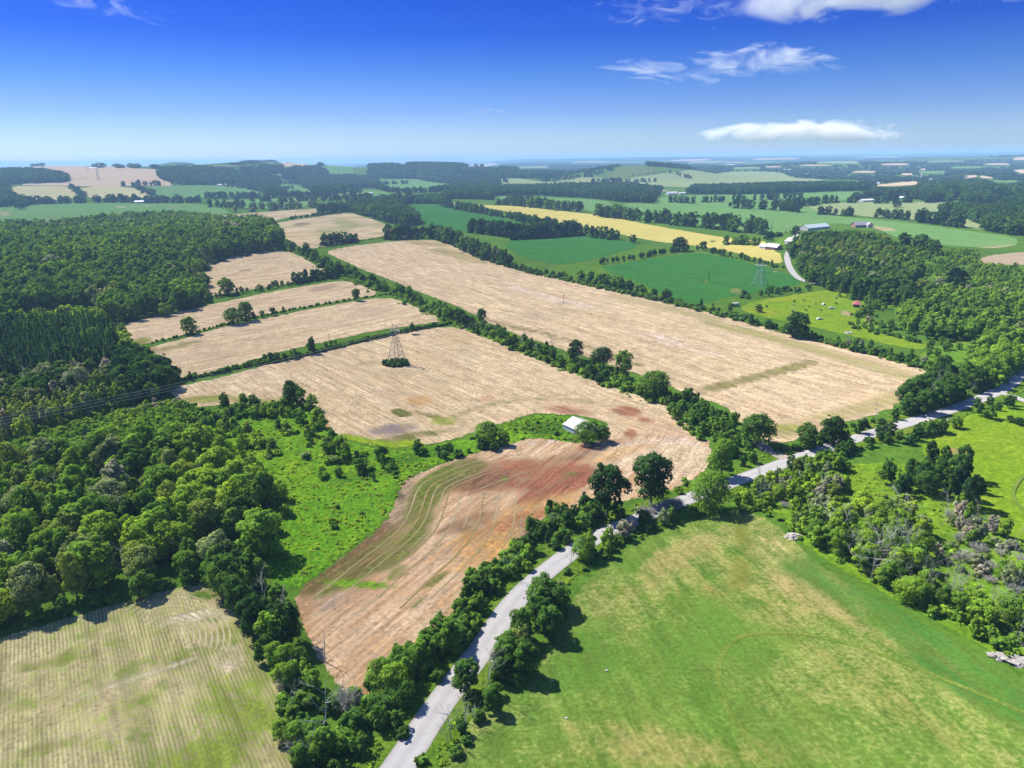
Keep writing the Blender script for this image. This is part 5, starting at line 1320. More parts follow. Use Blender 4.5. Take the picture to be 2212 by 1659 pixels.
# --- between road and red field, down to the bottom edge
LH = [(690, 1640), (760, 1590), (830, 1540), (890, 1475), (930, 1420), (980, 1355), (1030, 1300), (1080, 1245), (1120, 1205), (1165, 1165), (1210, 1135), (1250, 1120), (1300, 1108)]
row('left roadside hedge', LH, 1.3, (3, 6), [0.28, 0.36, 0.42, 0.5], {'s': 1}, jit=2.8, hs={'s': (2.4, 4.4)})
row('left roadside hedge', LH, 3.0, (3.8, 7), [0.2, 0.28, 0.36, 0.44], {'b': 0.9, 'd': 0.1}, jit=2.6, hs={'d': (5, 8)}, W=(0.8, 1.1))
row('left roadside hedge', [(840, 1510), (880, 1470), (920, 1440), (950, 1400)], 4.5, (7, 9.5), [0.42, 0.5, 0.36], {'b': 1}, jit=2, W=(0.9, 1.15))
row('left roadside hedge', [(1195, 1130), (1215, 1140), (1240, 1125), (1270, 1120)], 3.5, (6, 9), [0.2, 0.26], {'b': 1}, jit=2)
row('bottom corner thicket', [(690, 1659), (740, 1640), (790, 1620), (830, 1590), (790, 1560), (740, 1560)], 2.6, (3, 6), [0.24, 0.3, 0.4], {'s': 0.6, 'b': 0.3, 'g': 0.1}, jit=4, hs={'s': (1.6, 3)})
row('trees by the crop field corner', [(480, 1262), (510, 1270), (545, 1300), (572, 1340), (592, 1385), (608, 1430)], 4.0, (8, 13), [0.16, 0.22, 0.28, 0.34], {'b': 0.95, 'd': 0.05}, jit=2.8, W=(0.85, 1.1))
row('trees by the crop field corner', [(500, 1255), (535, 1275), (575, 1300), (600, 1350), (620, 1400)], 4.5, (7, 11), [0.2, 0.3, 0.5], {'b': 0.9, 'd': 0.1}, jit=2.5)
row('crop field hedge', [(610, 1430), (630, 1480), (650, 1530), (665, 1580), (680, 1640), (690, 1720)], 1.2, (3, 6), [0.3, 0.4, 0.54], {'s': 0.72, 'b': 0.22, 'g': 0.06}, jit=2.6, hs={'s': (1.6, 3.2), 'd': (5, 8)})
row('crop field hedge', [(598, 1400), (622, 1440), (650, 1490), (690, 1530), (735, 1545)], 1.8, (3.5, 6.5), [0.3, 0.4, 0.54], {'s': 0.55, 'b': 0.45}, jit=2.6, hs={'s': (1.8, 3.4)})
row('crop field hedge', [(620, 1450), (650, 1500), (670, 1560), (700, 1640)], 7, (5, 8), [0.36, 0.5], {'b': 0.6, 'd': 0.4}, jit=3, hs={'d': (5, 9)})
# right of the road
row('right roadside hedge', [(955, 1640), (998, 1590), (1034, 1540), (1064, 1500), (1095, 1460)], 1.6, (3, 6), [0.28, 0.36], {'s': 0.7, 'b': 0.15, 'd': 0.15}, jit=1.8, hs={'s': (1.6, 3.2), 'd': (5, 8)})
row('right roadside hedge', [(1048, 1520), (1083, 1470), (1118, 1430), (1152, 1390), (1176, 1345), (1195, 1310)], 3.6, (6, 9.5), [0.26, 0.32, 0.36], {'b': 1}, jit=2.4, W=(0.95, 1.25))
row('right roadside hedge', [(1085, 1465), (1125, 1405), (1162, 1350), (1185, 1310)], 3.8, (6, 9.5), [0.30, 0.34, 0.92], {'b': 1}, jit=2.0, W=(0.9, 1.2))
row('right roadside hedge', [(1255, 1215), (1285, 1195), (1310, 1180)], 4.2, (5, 7.5), [0.5, 0.56], {'b': 1}, jit=1.5)
row('right roadside hedge', [(1240, 1235), (1290, 1200), (1350, 1165), (1410, 1135), (1450, 1120)], 1.7, (2, 4), [0.4, 0.48, 0.36], {'s': 1}, jit=1.5, hs={'s': (1.0, 2.2)})
row('right roadside hedge', [(1345, 1165), (1362, 1150), (1400, 1135), (1430, 1130)], 4.5, (3.5, 6), [0.4, 0.28, 0.93], {'b': 0.8, 'g': 0.2}, jit=1.2, hs=HB)
row('twiggy grey bushes by the road', [(1385, 1125), (1400, 1118), (1450, 1102), (1465, 1098)], 3.0, (3, 5), [0.97], {'g': 0.7, 'd': 0.3}, jit=1.2, hs={'g': (2.8, 4), 'd': (4, 6)})
row('bushes at the road bend', [(1450, 1062), (1490, 1050), (1520, 1035)], 2.8, (3, 6), [0.4, 0.48], {'s': 0.7, 'b': 0.3}, jit=2.0, hs=HB)
# scrub between the hay field and the pasture
wood('scrub above the hay field', [(1580, 1100), (1600, 1075), (1660, 1045), (1720, 1020), (1790, 1000), (1830, 1005), (1840, 1060), (1800, 1100), (1780, 1150), (1740, 1165), (1700, 1135), (1640, 1112)], 3.0, (4.5, 8.5), [0.26, 0.36, 0.46, 0.54, 0.64, 0.92], {'b': 0.56, 's': 0.3, 'g': 0.07, 'd': 0.07}, hs=HB, gaps=0.12)
wood('scrub above the hay field', [(1740, 1165), (1780, 1130), (1860, 1100), (1960, 1110), (2000, 1150), (1990, 1220), (1960, 1270), (1900, 1265), (1830, 1225), (1770, 1190)], 3.1, (5, 9), [0.24, 0.34, 0.46, 0.58, 0.68, 0.86], {'b': 0.62, 's': 0.18, 'd': 0.20}, hs={'s': (1.5, 3), 'd': (7, 11.5)})
wood('tall trees behind the dead scrub', [(1900, 1050), (1960, 1030), (2030, 1020), (2075, 1050), (2085, 1085), (2040, 1080), (1980, 1085), (1920, 1080)], 5.2, (6, 10), [0.2, 0.26, 0.3], {'b': 0.9, 'c': 0.1}, W=(0.75, 1.0))
row('narrow trees by the lime pasture', [(2030, 1020), (2055, 1035), (2075, 1065), (2090, 1095)], 4.0, (9, 13), [0.13, 0.17], {'b': 1}, jit=2, W=(0.55, 0.75))
row('right roadside scrub', [(1720, 1012), (1780, 992), (1850, 972), (1920, 955), (1990, 940), (2010, 932)], 1.7, (3.5, 6.5), [0.24, 0.3, 0.38], {'s': 0.5, 'b': 0.5}, jit=3.0, hs=HB)
row('bushes by the split rail fence', [(2110, 900), (2150, 885), (2190, 872)], 3.2, (4, 6), [0.26, 0.32], {'b': 0.8, 's': 0.2}, jit=2.5, hs=HB)
one(2064, 925, 26, 'small young tree beside the split rail fence', 0.5, 1.2, var=3)
one(2180, 912, 15, 'dark bush clump standing in the lime pasture', 0.14, 1.5, var=0)
one(2200, 918, 16, 'second dark bush clump standing in the lime pasture', 0.16, 1.6, var=2)
wood('grey scrub at the right edge', [(2000, 1150), (2060, 1090), (2110, 1120), (2170, 1170), (2260, 1230), (2330, 1270), (2330, 1400), (2212, 1320), (2120, 1270), (2050, 1235), (2000, 1205)], 3.6, (4, 7), [0.36, 0.46, 0.93, 0.96], {'s': 0.42, 'g': 0.34, 'b': 0.20, 'd': 0.04}, hs={'s': (1.4, 3), 'g': (2, 3.6), 'd': (6, 9)}, gaps=0.1)
wood('scrub edge above the hay field', [(1900, 1268), (1970, 1260), (2040, 1260), (2120, 1300), (2212, 1350), (2330, 1420), (2330, 1500), (2212, 1440), (2110, 1382), (2010, 1328)], 3.0, (4, 7.5), [0.36, 0.46, 0.56, 0.64, 0.7], {'b': 0.44, 's': 0.38, 'd': 0.18}, hs={'s': (1.4, 3), 'd': (6, 9.5)})
row('row of bare white stems', [(1970, 1255), (2010, 1262), (2050, 1275), (2100, 1290), (2150, 1310), (2212, 1335)], 3.2, (6, 9.5), [0.97], {'d': 1}, jit=3.5, W=(0.5, 0.8))
row('birches by the lime pasture', [(2095, 1100), (2120, 1140), (2150, 1160), (2180, 1180)], 5, (5, 8), [0.5, 0.58], {'b': 0.8, 'd': 0.2}, jit=2.5, W=(0.6, 0.8), hs={'d': (6, 8)})
row('grass edge bushes of the hay field', [(1640, 1105), (1700, 1135), (1750, 1180), (1850, 1235), (1990, 1320)], 5, (1, 2), [0.46, 0.54], {'s': 1}, jit=1.0, hs={'s': (0.8, 1.6)})

# --- the same woods and scrub carry on beyond the frame
wood('woods past the right edge', [(2262, 520), (2700, 520), (2700, 640), (2400, 660), (2300, 720), (2262, 720)], 8, (9, 15), [0.24, 0.34, 0.44, 0.52], W=(0.95, 1.3))
wood('scrub past the right edge', [(2335, 1265), (2640, 1370), (2800, 1500), (2700, 1660), (2335, 1500)], 5, (4, 8), [0.34, 0.44, 0.56, 0.93], {'b': 0.5, 's': 0.4, 'd': 0.1}, hs={'s': (1.4, 3), 'd': (6, 9)})
wood('wood past the left edge', [(-165, 1060), (-165, 1385), (-500, 1500), (-900, 1500), (-900, 1100), (-500, 1000)], 7, (9, 15), [0.28, 0.36, 0.44, 0.86], W=(0.85, 1.2))
wood('wood past the left edge', [(-205, 512), (-205, 700), (-165, 730), (-165, 1000), (-600, 1060), (-700, 520)], 9, (10, 16), [0.2, 0.3, 0.4], W=(0.95, 1.3))
# --- far country
FD = {'b': (11, 15)}
FT = [0.12, 0.16, 0.20]
wood('far hillside wood', [(-60, 405), (18, 404), (22, 398), (80, 397), (146, 394.5), (148, 388), (130, 380), (95, 374), (50, 372), (-60, 372)], 13, (13, 18), FT, W=(1.2, 1.6))
wood('far hillside wood', [(-60, 452), (0, 448), (30, 445), (58, 448), (58, 436), (25, 425), (18, 404), (-60, 404)], 13, (12, 16), FT, W=(1.2, 1.6))
row('treeline along the green meadow', [(65, 441.5), (130, 440), (215, 438), (280, 436.5), (320, 437.5), (380, 438.5), (430, 438)], 6.5, (9, 17), FT, jit=8, W=(1.1, 1.5))
row('treeline along the green meadow', [(155, 405), (165, 414), (178, 424)], 12, (10, 13), FT, jit=5)
row('treeline along the green meadow', [(288, 403), (300, 409), (318, 416), (330, 423)], 11, (9, 13), FT, jit=6)
row('far hillside field trees', [(258, 402.5), (285, 402), (310, 401.5), (335, 401.5), (360, 401)], 22, (9, 16), FT, jit=8, skip=0.35, mix={'b': 0.7, 'c': 0.3})
one(45, 453, 18, 'rounded pair of trees in the far green meadow', 0.2, 1.7, var=0)
wood('blue wood right of the hillside', [(342, 383), (342, 374), (360, 368), (442, 367), (500, 370), (522, 382), (520, 400), (442, 400.5), (385, 399), (372, 393), (352, 389)], 15, (13, 17), FT, W=(1.3, 1.7))
wood('diagonal belt of trees', [(520, 394), (540, 397), (600, 408), (618, 420), (590, 422), (560, 414), (525, 404)], 10, (12, 16), FT, W=(1.1, 1.4))
wood('far blue woods', [(612, 389), (610, 374), (640, 366), (680, 366), (706, 373), (708, 381), (670, 386)], 15, (13, 18), [0.08, 0.12], W=(1.3, 1.7))
wood('far blue woods', [(632, 395), (650, 390), (700, 385), (770, 384), (816, 391), (822, 408), (800, 406), (745, 409), (742, 418), (690, 421), (674, 418), (672, 410), (645, 398)], 13, (12, 17), FT, W=(1.2, 1.6))
wood('far blue woods', [(530, 387), (600, 384), (610, 398), (560, 400), (545, 396)], 14, (11, 15), FT, W=(1.2, 1.5))
wood('far blue woods', [(520, 366), (612, 362), (612, 374), (560, 380), (520, 378)], 20, (12, 16), FT, W=(1.5, 2.0), gaps=0.15)
wood('wooded ridge', [(738, 358), (760, 355), (800, 364), (795, 380), (805, 384), (905, 388), (960, 386), (1050, 385), (1125, 386), (1205, 382), (1212, 379), (1120, 373), (1100, 366), (1060, 366), (1000, 360), (960, 356), (900, 354), (886, 353), (880, 366), (850, 360), (800, 357)], 17, (13, 18), FT, W=(1.5, 2.0))
wood('trees below the ridge', [(885, 385), (960, 387), (1075, 392), (1080, 402), (1062, 424), (1060, 432), (965, 430), (965, 412), (1000, 402), (960, 396)], 13, (11, 16), FT, W=(1.2, 1.6))
row('trees below the ridge', [(770, 432), (800, 436), (850, 437), (900, 436), (960, 434)], 9, (12, 17), FT, jit=14, W=(1.1, 1.5))
wood('long dark treeline', [(1062, 424), (1150, 422), (1250, 427), (1330, 436), (1410, 440), (1420, 428), (1430, 412), (1330, 404), (1200, 406), (1085, 410)], 12, (12, 16), FT, W=(1.2, 1.5), gaps=0.04)
wood('dark trees left of the wheat', [(680, 462), (740, 455), (760, 452), (800, 442), (850, 440), (965, 432), (965, 442), (890, 440), (862, 445), (880, 462), (905, 482), (880, 490), (850, 486), (800, 470), (755, 458)], 8.5, (11, 16), [0.13, 0.17, 0.22, 0.3], W=(1.0, 1.3))
row('trees edging the farthest stubble', [(520, 458), (570, 456), (620, 452), (660, 448), (690, 450), (740, 452)], 10, (8, 14), [0.18, 0.24, 0.93], jit=7)
row('paddock trees far off', [(445, 436), (500, 436), (560, 436), (610, 438), (660, 436)], 15, (9, 13), FT, jit=18, skip=0.2)
row('paddock trees far off', [(442, 428), (520, 428), (600, 426), (690, 426), (760, 424)], 8, (11, 15), FT, jit=8)
for pts_, sp_, sk_ in (([(300, 402), (400, 400.5), (520, 402.5)], 16, 0.3), ([(572, 419), (640, 426), (700, 424)], 9, 0.1), ([(820, 409), (850, 418), (960, 414), (1000, 404)], 8, 0.1), ([(1060, 408), (1180, 405), (1300, 404)], 9, 0.1),
                       ([(1100, 437), (1160, 446), (1250, 453)], 13, 0.3), ([(1890, 414), (1900, 425), (1850, 432)], 8, 0.1), ([(1712, 384), (1780, 388)], 9, 0.1), ([(1560, 372.5), (1640, 371.5), (1690, 373)], 10, 0.1),
                       ([(450, 446), (540, 452), (640, 450)], 12, 0.3), ([(600, 399), (640, 397)], 9, 0.1), ([(690, 362), (740, 360)], 12, 0.2), ([(960, 389), (1010, 387.5), (1060, 387)], 10, 0.1)):
    row('tree belts between the far fields', pts_, sp_, (10, 15), FT, jit=5, skip=sk_, W=(1.1, 1.5))
gb = np.random.default_rng(11)
for q in range(46):
    # odd hedges and belts that cut the far country up
    if q < 26:
        u_, v_ = gb.uniform(430, 1300), gb.uniform(384, 436)
    else:
        u_, v_ = gb.uniform(1880, 2230), gb.uniform(402, 446)
    row('tree belts between the far fields', [(u_, v_), (u_ + gb.uniform(25, 90), v_ + gb.uniform(-3.5, 3.5))], 9, (9, 14), FT, jit=6, skip=0.15, W=(1.1, 1.5))
row('spur of trees in the pale field', [(1130, 380), (1150, 385), (1170, 390), (1190, 394)], 14, (10, 14), FT, jit=12)
row('trees by the grassy dome', [(1327, 391), (1345, 394), (1370, 396), (1400, 394), (1425, 391)], 17, (10, 14), FT, jit=10, skip=0.2)
row('trees by the grassy dome', [(1455, 377), (1475, 383), (1490, 388)], 20, (12, 16), FT, jit=15)
row('scrub on the grassy dome', [(1355, 384), (1390, 379), (1440, 374)], 18, (5, 8), FT, jit=18)
wood('woods beyond the dome', [(1395, 359), (1420, 360), (1480, 366), (1560, 372), (1560, 362), (1500, 357), (1440, 355)], 22, (13, 17), FT, W=(1.7, 2.2))
wood('long dark treeline', [(1480, 419), (1590, 421), (1700, 419), (1775, 414), (1890, 413), (1890, 404), (1780, 403), (1700, 404), (1600, 407), (1500, 408)], 12, (11, 15), FT, W=(1.2, 1.5), gaps=0.04)
row('trees in the great green field', [(1520, 437.5), (1530, 437), (1545, 436.5), (1567, 437)], 16, (10, 14), FT, jit=4)
row('trees in the great green field', [(1585, 433), (1605, 433.5), (1640, 433), (1680, 431), (1735, 429)], 14, (10, 14), FT, jit=7, skip=0.15)
row('trees in the great green field', [(1452, 438), (1475, 439), (1495, 440)], 12, (10, 14), FT, jit=3)
one(1577, 448, 11, 'single round tree in the great green field', 0.16, 1.2, var=0)
row('trees in the great green field', [(1600, 450), (1620, 452), (1650, 452), (1690, 456), (1725, 459)], 9, (12, 17), FT, jit=6)
row('trees in the great green field', [(1700, 450), (1740, 444), (1770, 440), (1800, 438), (1845, 438)], 10, (11, 15), FT, jit=7)
row('trees edging the pale hay field', [(1770, 463), (1792, 465), (1815, 466), (1840, 466)], 14, (7, 13), FT, jit=4)
row('trees edging the pale hay field', [(1900, 470), (1920, 472), (1945, 474), (1970, 477)], 13, (10, 13), FT, jit=3)
row('hilltop copse', [(1982, 480), (2005, 482), (2030, 486), (2060, 490), (2078, 492)], 6, (12, 18), [0.13, 0.18], jit=4)
wood('woods right of the hay field', [(2025, 462), (2060, 468), (2090, 475), (2125, 488), (2128, 500), (2180, 508), (2260, 512), (2260, 458), (2180, 458), (2130, 462), (2075, 459)], 9, (11, 16), [0.16, 0.2, 0.26], W=(1.1, 1.4))
wood('mid distance woods', [(1930, 412), (1990, 404), (2050, 402), (2150, 405), (2270, 408), (2270, 452), (2170, 449), (2110, 443), (2050, 438), (2000, 436), (1960, 430), (1920, 428), (1880, 420)], 13, (12, 17), [0.14, 0.2, 0.26], W=(1.2, 1.6), gaps=0.05)
wood('distant blue plain woods', [(1500, 362), (1600, 357), (1700, 354), (1900, 350), (2100, 346), (2260, 344), (2260, 405), (2150, 404), (2000, 402), (1890, 398), (1830, 389), (1770, 386), (1712, 382), (1690, 372), (1600, 370), (1560, 371)], 40, (9, 13), FT, W=(2.8, 4.6), gaps=0.17)
wood('distant blue plain woods', [(1000, 354), (1100, 352), (1300, 350), (1400, 356), (1330, 368), (1300, 378), (1220, 378), (1120, 371), (1060, 361)], 38, (10, 14), FT, W=(2.8, 4.0), gaps=0.2)
wood('last woods before the horizon', [(-60, 364), (500, 360), (1000, 354), (1500, 350), (2280, 342), (2280, 333), (1500, 340), (1000, 347), (500, 354), (-60, 360)], 135, (9, 16), FT, W=(8, 13), gaps=0.2)
row('skyline trees on the far hillside', [(72, 360.5), (92, 359.8)], 40, (12, 16), FT, W=(2, 3), jit=5)
row('skyline trees on the far hillside', [(210, 363), (260, 363), (340, 365)], 32, (14, 18), FT, W=(2, 3), jit=25)
row('skyline trees on the far hillside', [(-20, 358), (50, 358.5), (66, 359)], 40, (14, 18), FT, W=(2.5, 3.5), jit=20)
TG = [0.60, 0.68, 0.74, 0.76]
wood('tall grass of the meadow hollow', [(440, 960), (560, 900), (620, 885), (680, 930), (760, 972), (950, 968), (1010, 980), (890, 1024), (855, 1078), (790, 1158), (690, 1238), (625, 1262), (590, 1180), (610, 1090), (540, 1035)], 2.3, (0.3, 0.9), TG, {'t': 1}, W=(0.8, 1.8))
wood('tall grass of the meadow hollow', [(1060, 930), (1130, 903), (1190, 899), (1300, 918), (1290, 948), (1240, 955), (1150, 943)], 2.0, (0.4, 1.1), [0.50, 0.56, 0.62], {'t': 1}, W=(0.8, 1.8))
wood('rough grass of the scrub', [(1640, 1080), (1800, 1010), (1950, 1000), (2080, 1080), (2260, 1220), (2260, 1440), (2000, 1325), (1750, 1180)], 3.0, (0.3, 0.9), TG, {'t': 1}, W=(0.8, 1.8))
wood('rough grass of the scrub', [(100, 990), (230, 950), (400, 895), (440, 890), (400, 930), (230, 970)], 2.6, (0.5, 1.5), [0.5, 0.58, 0.66], {'t': 1}, W=(0.8, 1.8))
row('grass along the long hedgerow', DIAG, 0.7, (0.4, 1.2), [0.54, 0.62, 0.7], {'t': 1}, jit=5.5, W=(0.8, 1.8))
row('grass along the field row', [(1100, 577), (1300, 624), (1474, 660), (1640, 702), (1850, 756), (2030, 805)], 1.0, (0.4, 1.2), [0.46, 0.54, 0.62], {'t': 1}, jit=4.5, W=(0.8, 1.8))
RL = resample(smooth_line(ray_ground(ROAD), 2), 0.7)
RT = np.gradient(RL, axis=0)
RT /= np.linalg.norm(RT, axis=1)[:, None]
for p_, t_ in zip(RL, RT):
    for sd in (-1, 1):
        if rng.random() < 0.6:
            o_ = sd * rng.uniform(4.6, 8.5)
            put(p_[0] - t_[1] * o_, p_[1] + t_[0] * o_, 't', rng.uniform(0.25, 0.9), rng.uniform(0.8, 1.6), pick([0.5, 0.6, 0.68]), 'roadside grass')
# the pylon's island of bushes and the vine on the pole
p0 = at(858, 788)
for i in range(26):
    a, q = rng.uniform(0, 6.28), math.sqrt(rng.uniform(0, 1))
    put(p0[0] + 7.0 * q * math.cos(a), p0[1] + 5.0 * q * math.sin(a), 's', rng.uniform(1.8, 3.2), 1.0, pick([0.2, 0.26, 0.34]), 'bush island under the pylon')

# ------------------------------------------------------------------ plants become objects
for p in PLANTS:
    # the far hedgerow trees are old and tall
    if p['kind'] in 'bc' and p['label'] is None and not any(w in p['region'] for w in ('plain', 'last', 'knoll', 'farm', 'sumac', 'village')):
        p['H'] *= 1 + 0.38 * float(_ss((math.hypot(p['x'], p['y']) - 560) / 500.0))


def cut_views():
    # the far fields keep their openings: no tree stands in front of them
    far_ = [i for i, p in enumerate(PLANTS) if math.hypot(p['x'], p['y']) > 1900]
    xs, ys = np.array([PLANTS[i]['x'] for i in far_]), np.array([PLANTS[i]['y'] for i in far_])
    zs, hh = height(xs, ys), np.array([PLANTS[i]['H'] for i in far_])
    bad = np.zeros(len(far_), bool)
    for f_ in (0.0, 0.35, 0.7, 1.0):
        q = to_uv(np.column_stack([xs, ys, zs + hh * f_]))[:, :2]
        for poly in CLEAR + FARTAN:
            bad |= inside(q, poly)
    gone = {far_[k] for k in np.nonzero(bad)[0]}
    # nothing strays into the open cropland
    xy = np.array([(p['x'], p['y']) for p in PLANTS])
    free = np.array([p['label'] is None and 'pylon' not in p['region'] for p in PLANTS])
    for poly in OPEN:
        G = ray_ground(poly)
        c_ = np.nonzero(inside(xy, G) & free)[0]
        if len(c_):
            dd = seg_dist(xy[c_], np.vstack([G, G[:1]]))
            gone |= set(c_[dd > 4.0].tolist())
    PLANTS[:] = [p for i, p in enumerate(PLANTS) if i not in gone]


cut_views()
CATS = {'b': ('broadleaf_tree', 'tree', 'tree'), 'c': ('spruce_tree', 'conifer', 'conifer'), 's': ('bush', 'bush', 'bush'), 'd': ('dead_tree', 'dead tree', 'bare dead tree'), 'g': ('twiggy_bush', 'bush', 'leafless twiggy bush')}
X = np.array([p['x'] for p in PLANTS])
Y = np.array([p['y'] for p in PLANTS])
Z = height(X, Y)
UVD = to_uv(np.column_stack([X, Y, Z + 3]))
size_px = np.array([p['H'] * (p['W'] if p['kind'] in 'bsg' else 1) for p in PLANTS]) * F / UVD[:, 2]
vis = (UVD[:, 0] > -20) & (UVD[:, 0] < 2232) & (UVD[:, 1] > 0) & (UVD[:, 1] < 1700)
LIMIT = {'b': 296, 'c': 200, 's': 290, 'd': 190, 'g': 80}
single = np.array([p['label'] is not None for p in PLANTS])
for k, n in LIMIT.items():
    idx = np.array([i for i, p in enumerate(PLANTS) if p['kind'] == k and not single[i] and vis[i]])
    n -= sum(1 for i, p in enumerate(PLANTS) if p['kind'] == k and single[i])
    if len(idx):
        for i in idx[np.argsort(-size_px[idx])][:max(n, 0)]:
            single[i] = True


def look(kind, t):
    if kind in 'dg':
        return ''
    for lim, w in ((0.12, 'very dark green'), (0.24, 'dark green'), (0.40, 'green'), (0.60, 'fresh green'), (0.80, 'yellow green'), (0.90, 'olive')):
        if t < lim:
            return w
    return 'grey green'


def tall(kind, H):
    a, b = {'b': (6.5, 11), 'c': (10, 14), 's': (1.8, 2.7), 'd': (6.5, 9), 'g': (2.4, 3.2)}[kind]
    return 'small' if H < a else 'tall' if H > b else 'middling'


ORD = 'first second third fourth fifth sixth seventh eighth ninth tenth eleventh twelfth'.split()
byl = {}
for i in np.nonzero(single)[0]:
    p = PLANTS[i]
    if p['label'] is None:
        w = look(p['kind'], p['tint'])
        base = f"{tall(p['kind'], p['H'])} {w} {CATS[p['kind']][2]}".replace('  ', ' ')
        byl.setdefault((base, p['region']), []).append(i)
DEPTH = (('front of ', 0.0), ('middle of ', 0.0), ('back of ', 0.0))
for (base, reg), ids in byl.items():
    ids.sort(key=lambda i: -UVD[i, 1])
    if len(ids) == 1:
        PLANTS[ids[0]]['label'] = f"{base} in the {reg}"
        continue
    cuts = [('', ids)] if len(ids) <= 12 else [(w, ids[len(ids) * q // 3:len(ids) * (q + 1) // 3]) for q, w in enumerate(('front of ', 'middle of ', 'back of '))]
    for w, part in cuts:
        part = sorted(part, key=lambda i: UVD[i, 0])
        if len(part) <= 12:
            for j, i in enumerate(part):
                PLANTS[i]['label'] = f"{base}, {ORD[j]} from left, {w}{reg}"
        else:
            # too many alike to single out: they share label and group
            for q in range(3):
                sub = part[len(part) * q // 3:len(part) * (q + 1) // 3]
                side = ('left', 'centre', 'right')[q]
                for j, i in enumerate(sub):
                    if len(sub) <= 12:
                        PLANTS[i]['label'] = f"{base}, {ORD[j]} from left, {w}{reg} {side}"
                    else:
                        PLANTS[i]['label'] = f"{base}, {w}{reg} {side}"
                        PLANTS[i]['grp'] = f"{base}s, {w}{reg} {side}"
for p in PLANTS:
    if p['label'] and len(p['label'].split()) > 15:
        for w in ('tall ', 'middling ', 'small '):
            p['label'] = p['label'].replace(w, '', 1) if p['label'].startswith(w) and 'grp' not in p else p['label']
ntree = 0
for i in np.nonzero(single)[0]:
    p = PLANTS[i]
    k = p['kind']
    name, cat, noun = CATS[k]
    var = p['var'] if p['var'] is not None else int(rng.integers(100))
    small = size_px[i] < 24 and k in 'bcs'
    lst = PROTO[k + 'l'] if small else PROTO[k]
    me, trunk, H0 = lst[var % len(lst)]
    if k == 'd':
        trunk, me = me, trunk
    sz = p['H'] / H0
    sw = sz * p['W']
    grp = p.get('grp', (p['region'] and f"plants of the {p['region']}") or None)
    rz = float(rng.uniform(0, 6.283))
    if k in 'sg':
        o = link(name, me, tint=p['tint'], label=p['label'], category=cat, group=grp)
        o.location = (p['x'], p['y'], Z[i] - 0.05)
        o.rotation_euler = (0, 0, rz)
        o.scale = (sw, sw, sz)
    else:
        t = thing(name, p['label'], cat, (p['x'], p['y'], Z[i]), rz, grp)
        t.scale = (sw, sw, sz)
        link('branches' if k == 'd' else 'crown', me, t, tint=p['tint'], kind='stuff' if k == 'd' else None)
        if trunk is None:
            trunk = PROTO[k][var % len(PROTO[k])][1]
        link('trunk', trunk, t)
    ntree += 1

# everything else of a stand: one object per stand, copies of the same crowns
protos = {}


def proto_obj(me):
    if me.name not in protos:
        protos[me.name] = bpy.data.objects.new('stand_' + me.name, me)
    return protos[me.name]


def scatter_group(kind_key):
    ng = bpy.data.node_groups.new('scatter_' + kind_key, 'GeometryNodeTree')
    ng.interface.new_socket('Geometry', in_out='INPUT', socket_type='NodeSocketGeometry')
    ng.interface.new_socket('Geometry', in_out='OUTPUT', socket_type='NodeSocketGeometry')
    n, l = ng.nodes, ng.links
    gi, go = n.new('NodeGroupInput'), n.new('NodeGroupOutput')
    mp = n.new('GeometryNodeMeshToPoints')
    l.new(gi.outputs[0], mp.inputs[0])
    jn = n.new('GeometryNodeJoinGeometry')
    allp = ALLP
    for me in reversed(allp):
        oi = n.new('GeometryNodeObjectInfo')
        oi.inputs['Object'].default_value = proto_obj(me)
        oi.inputs['As Instance'].default_value = True
        l.new(oi.outputs['Geometry'], jn.inputs[0])
    ip = n.new('GeometryNodeInstanceOnPoints')
    l.new(mp.outputs[0], ip.inputs['Points'])
    l.new(jn.outputs[0], ip.inputs['Instance'])
    ip.inputs['Pick Instance'].default_value = True
    for nm, typ, sock in (('idx', 'INT', 'Instance Index'), ('scl', 'FLOAT_VECTOR', 'Scale'), ('rot', 'FLOAT_VECTOR', 'Rotation')):
        a = n.new('GeometryNodeInputNamedAttribute')
        a.data_type = typ
        a.inputs['Name'].default_value = nm
        l.new(a.outputs['Attribute'], ip.inputs[sock])
    l.new(ip.outputs[0], go.inputs[0])
    return ng


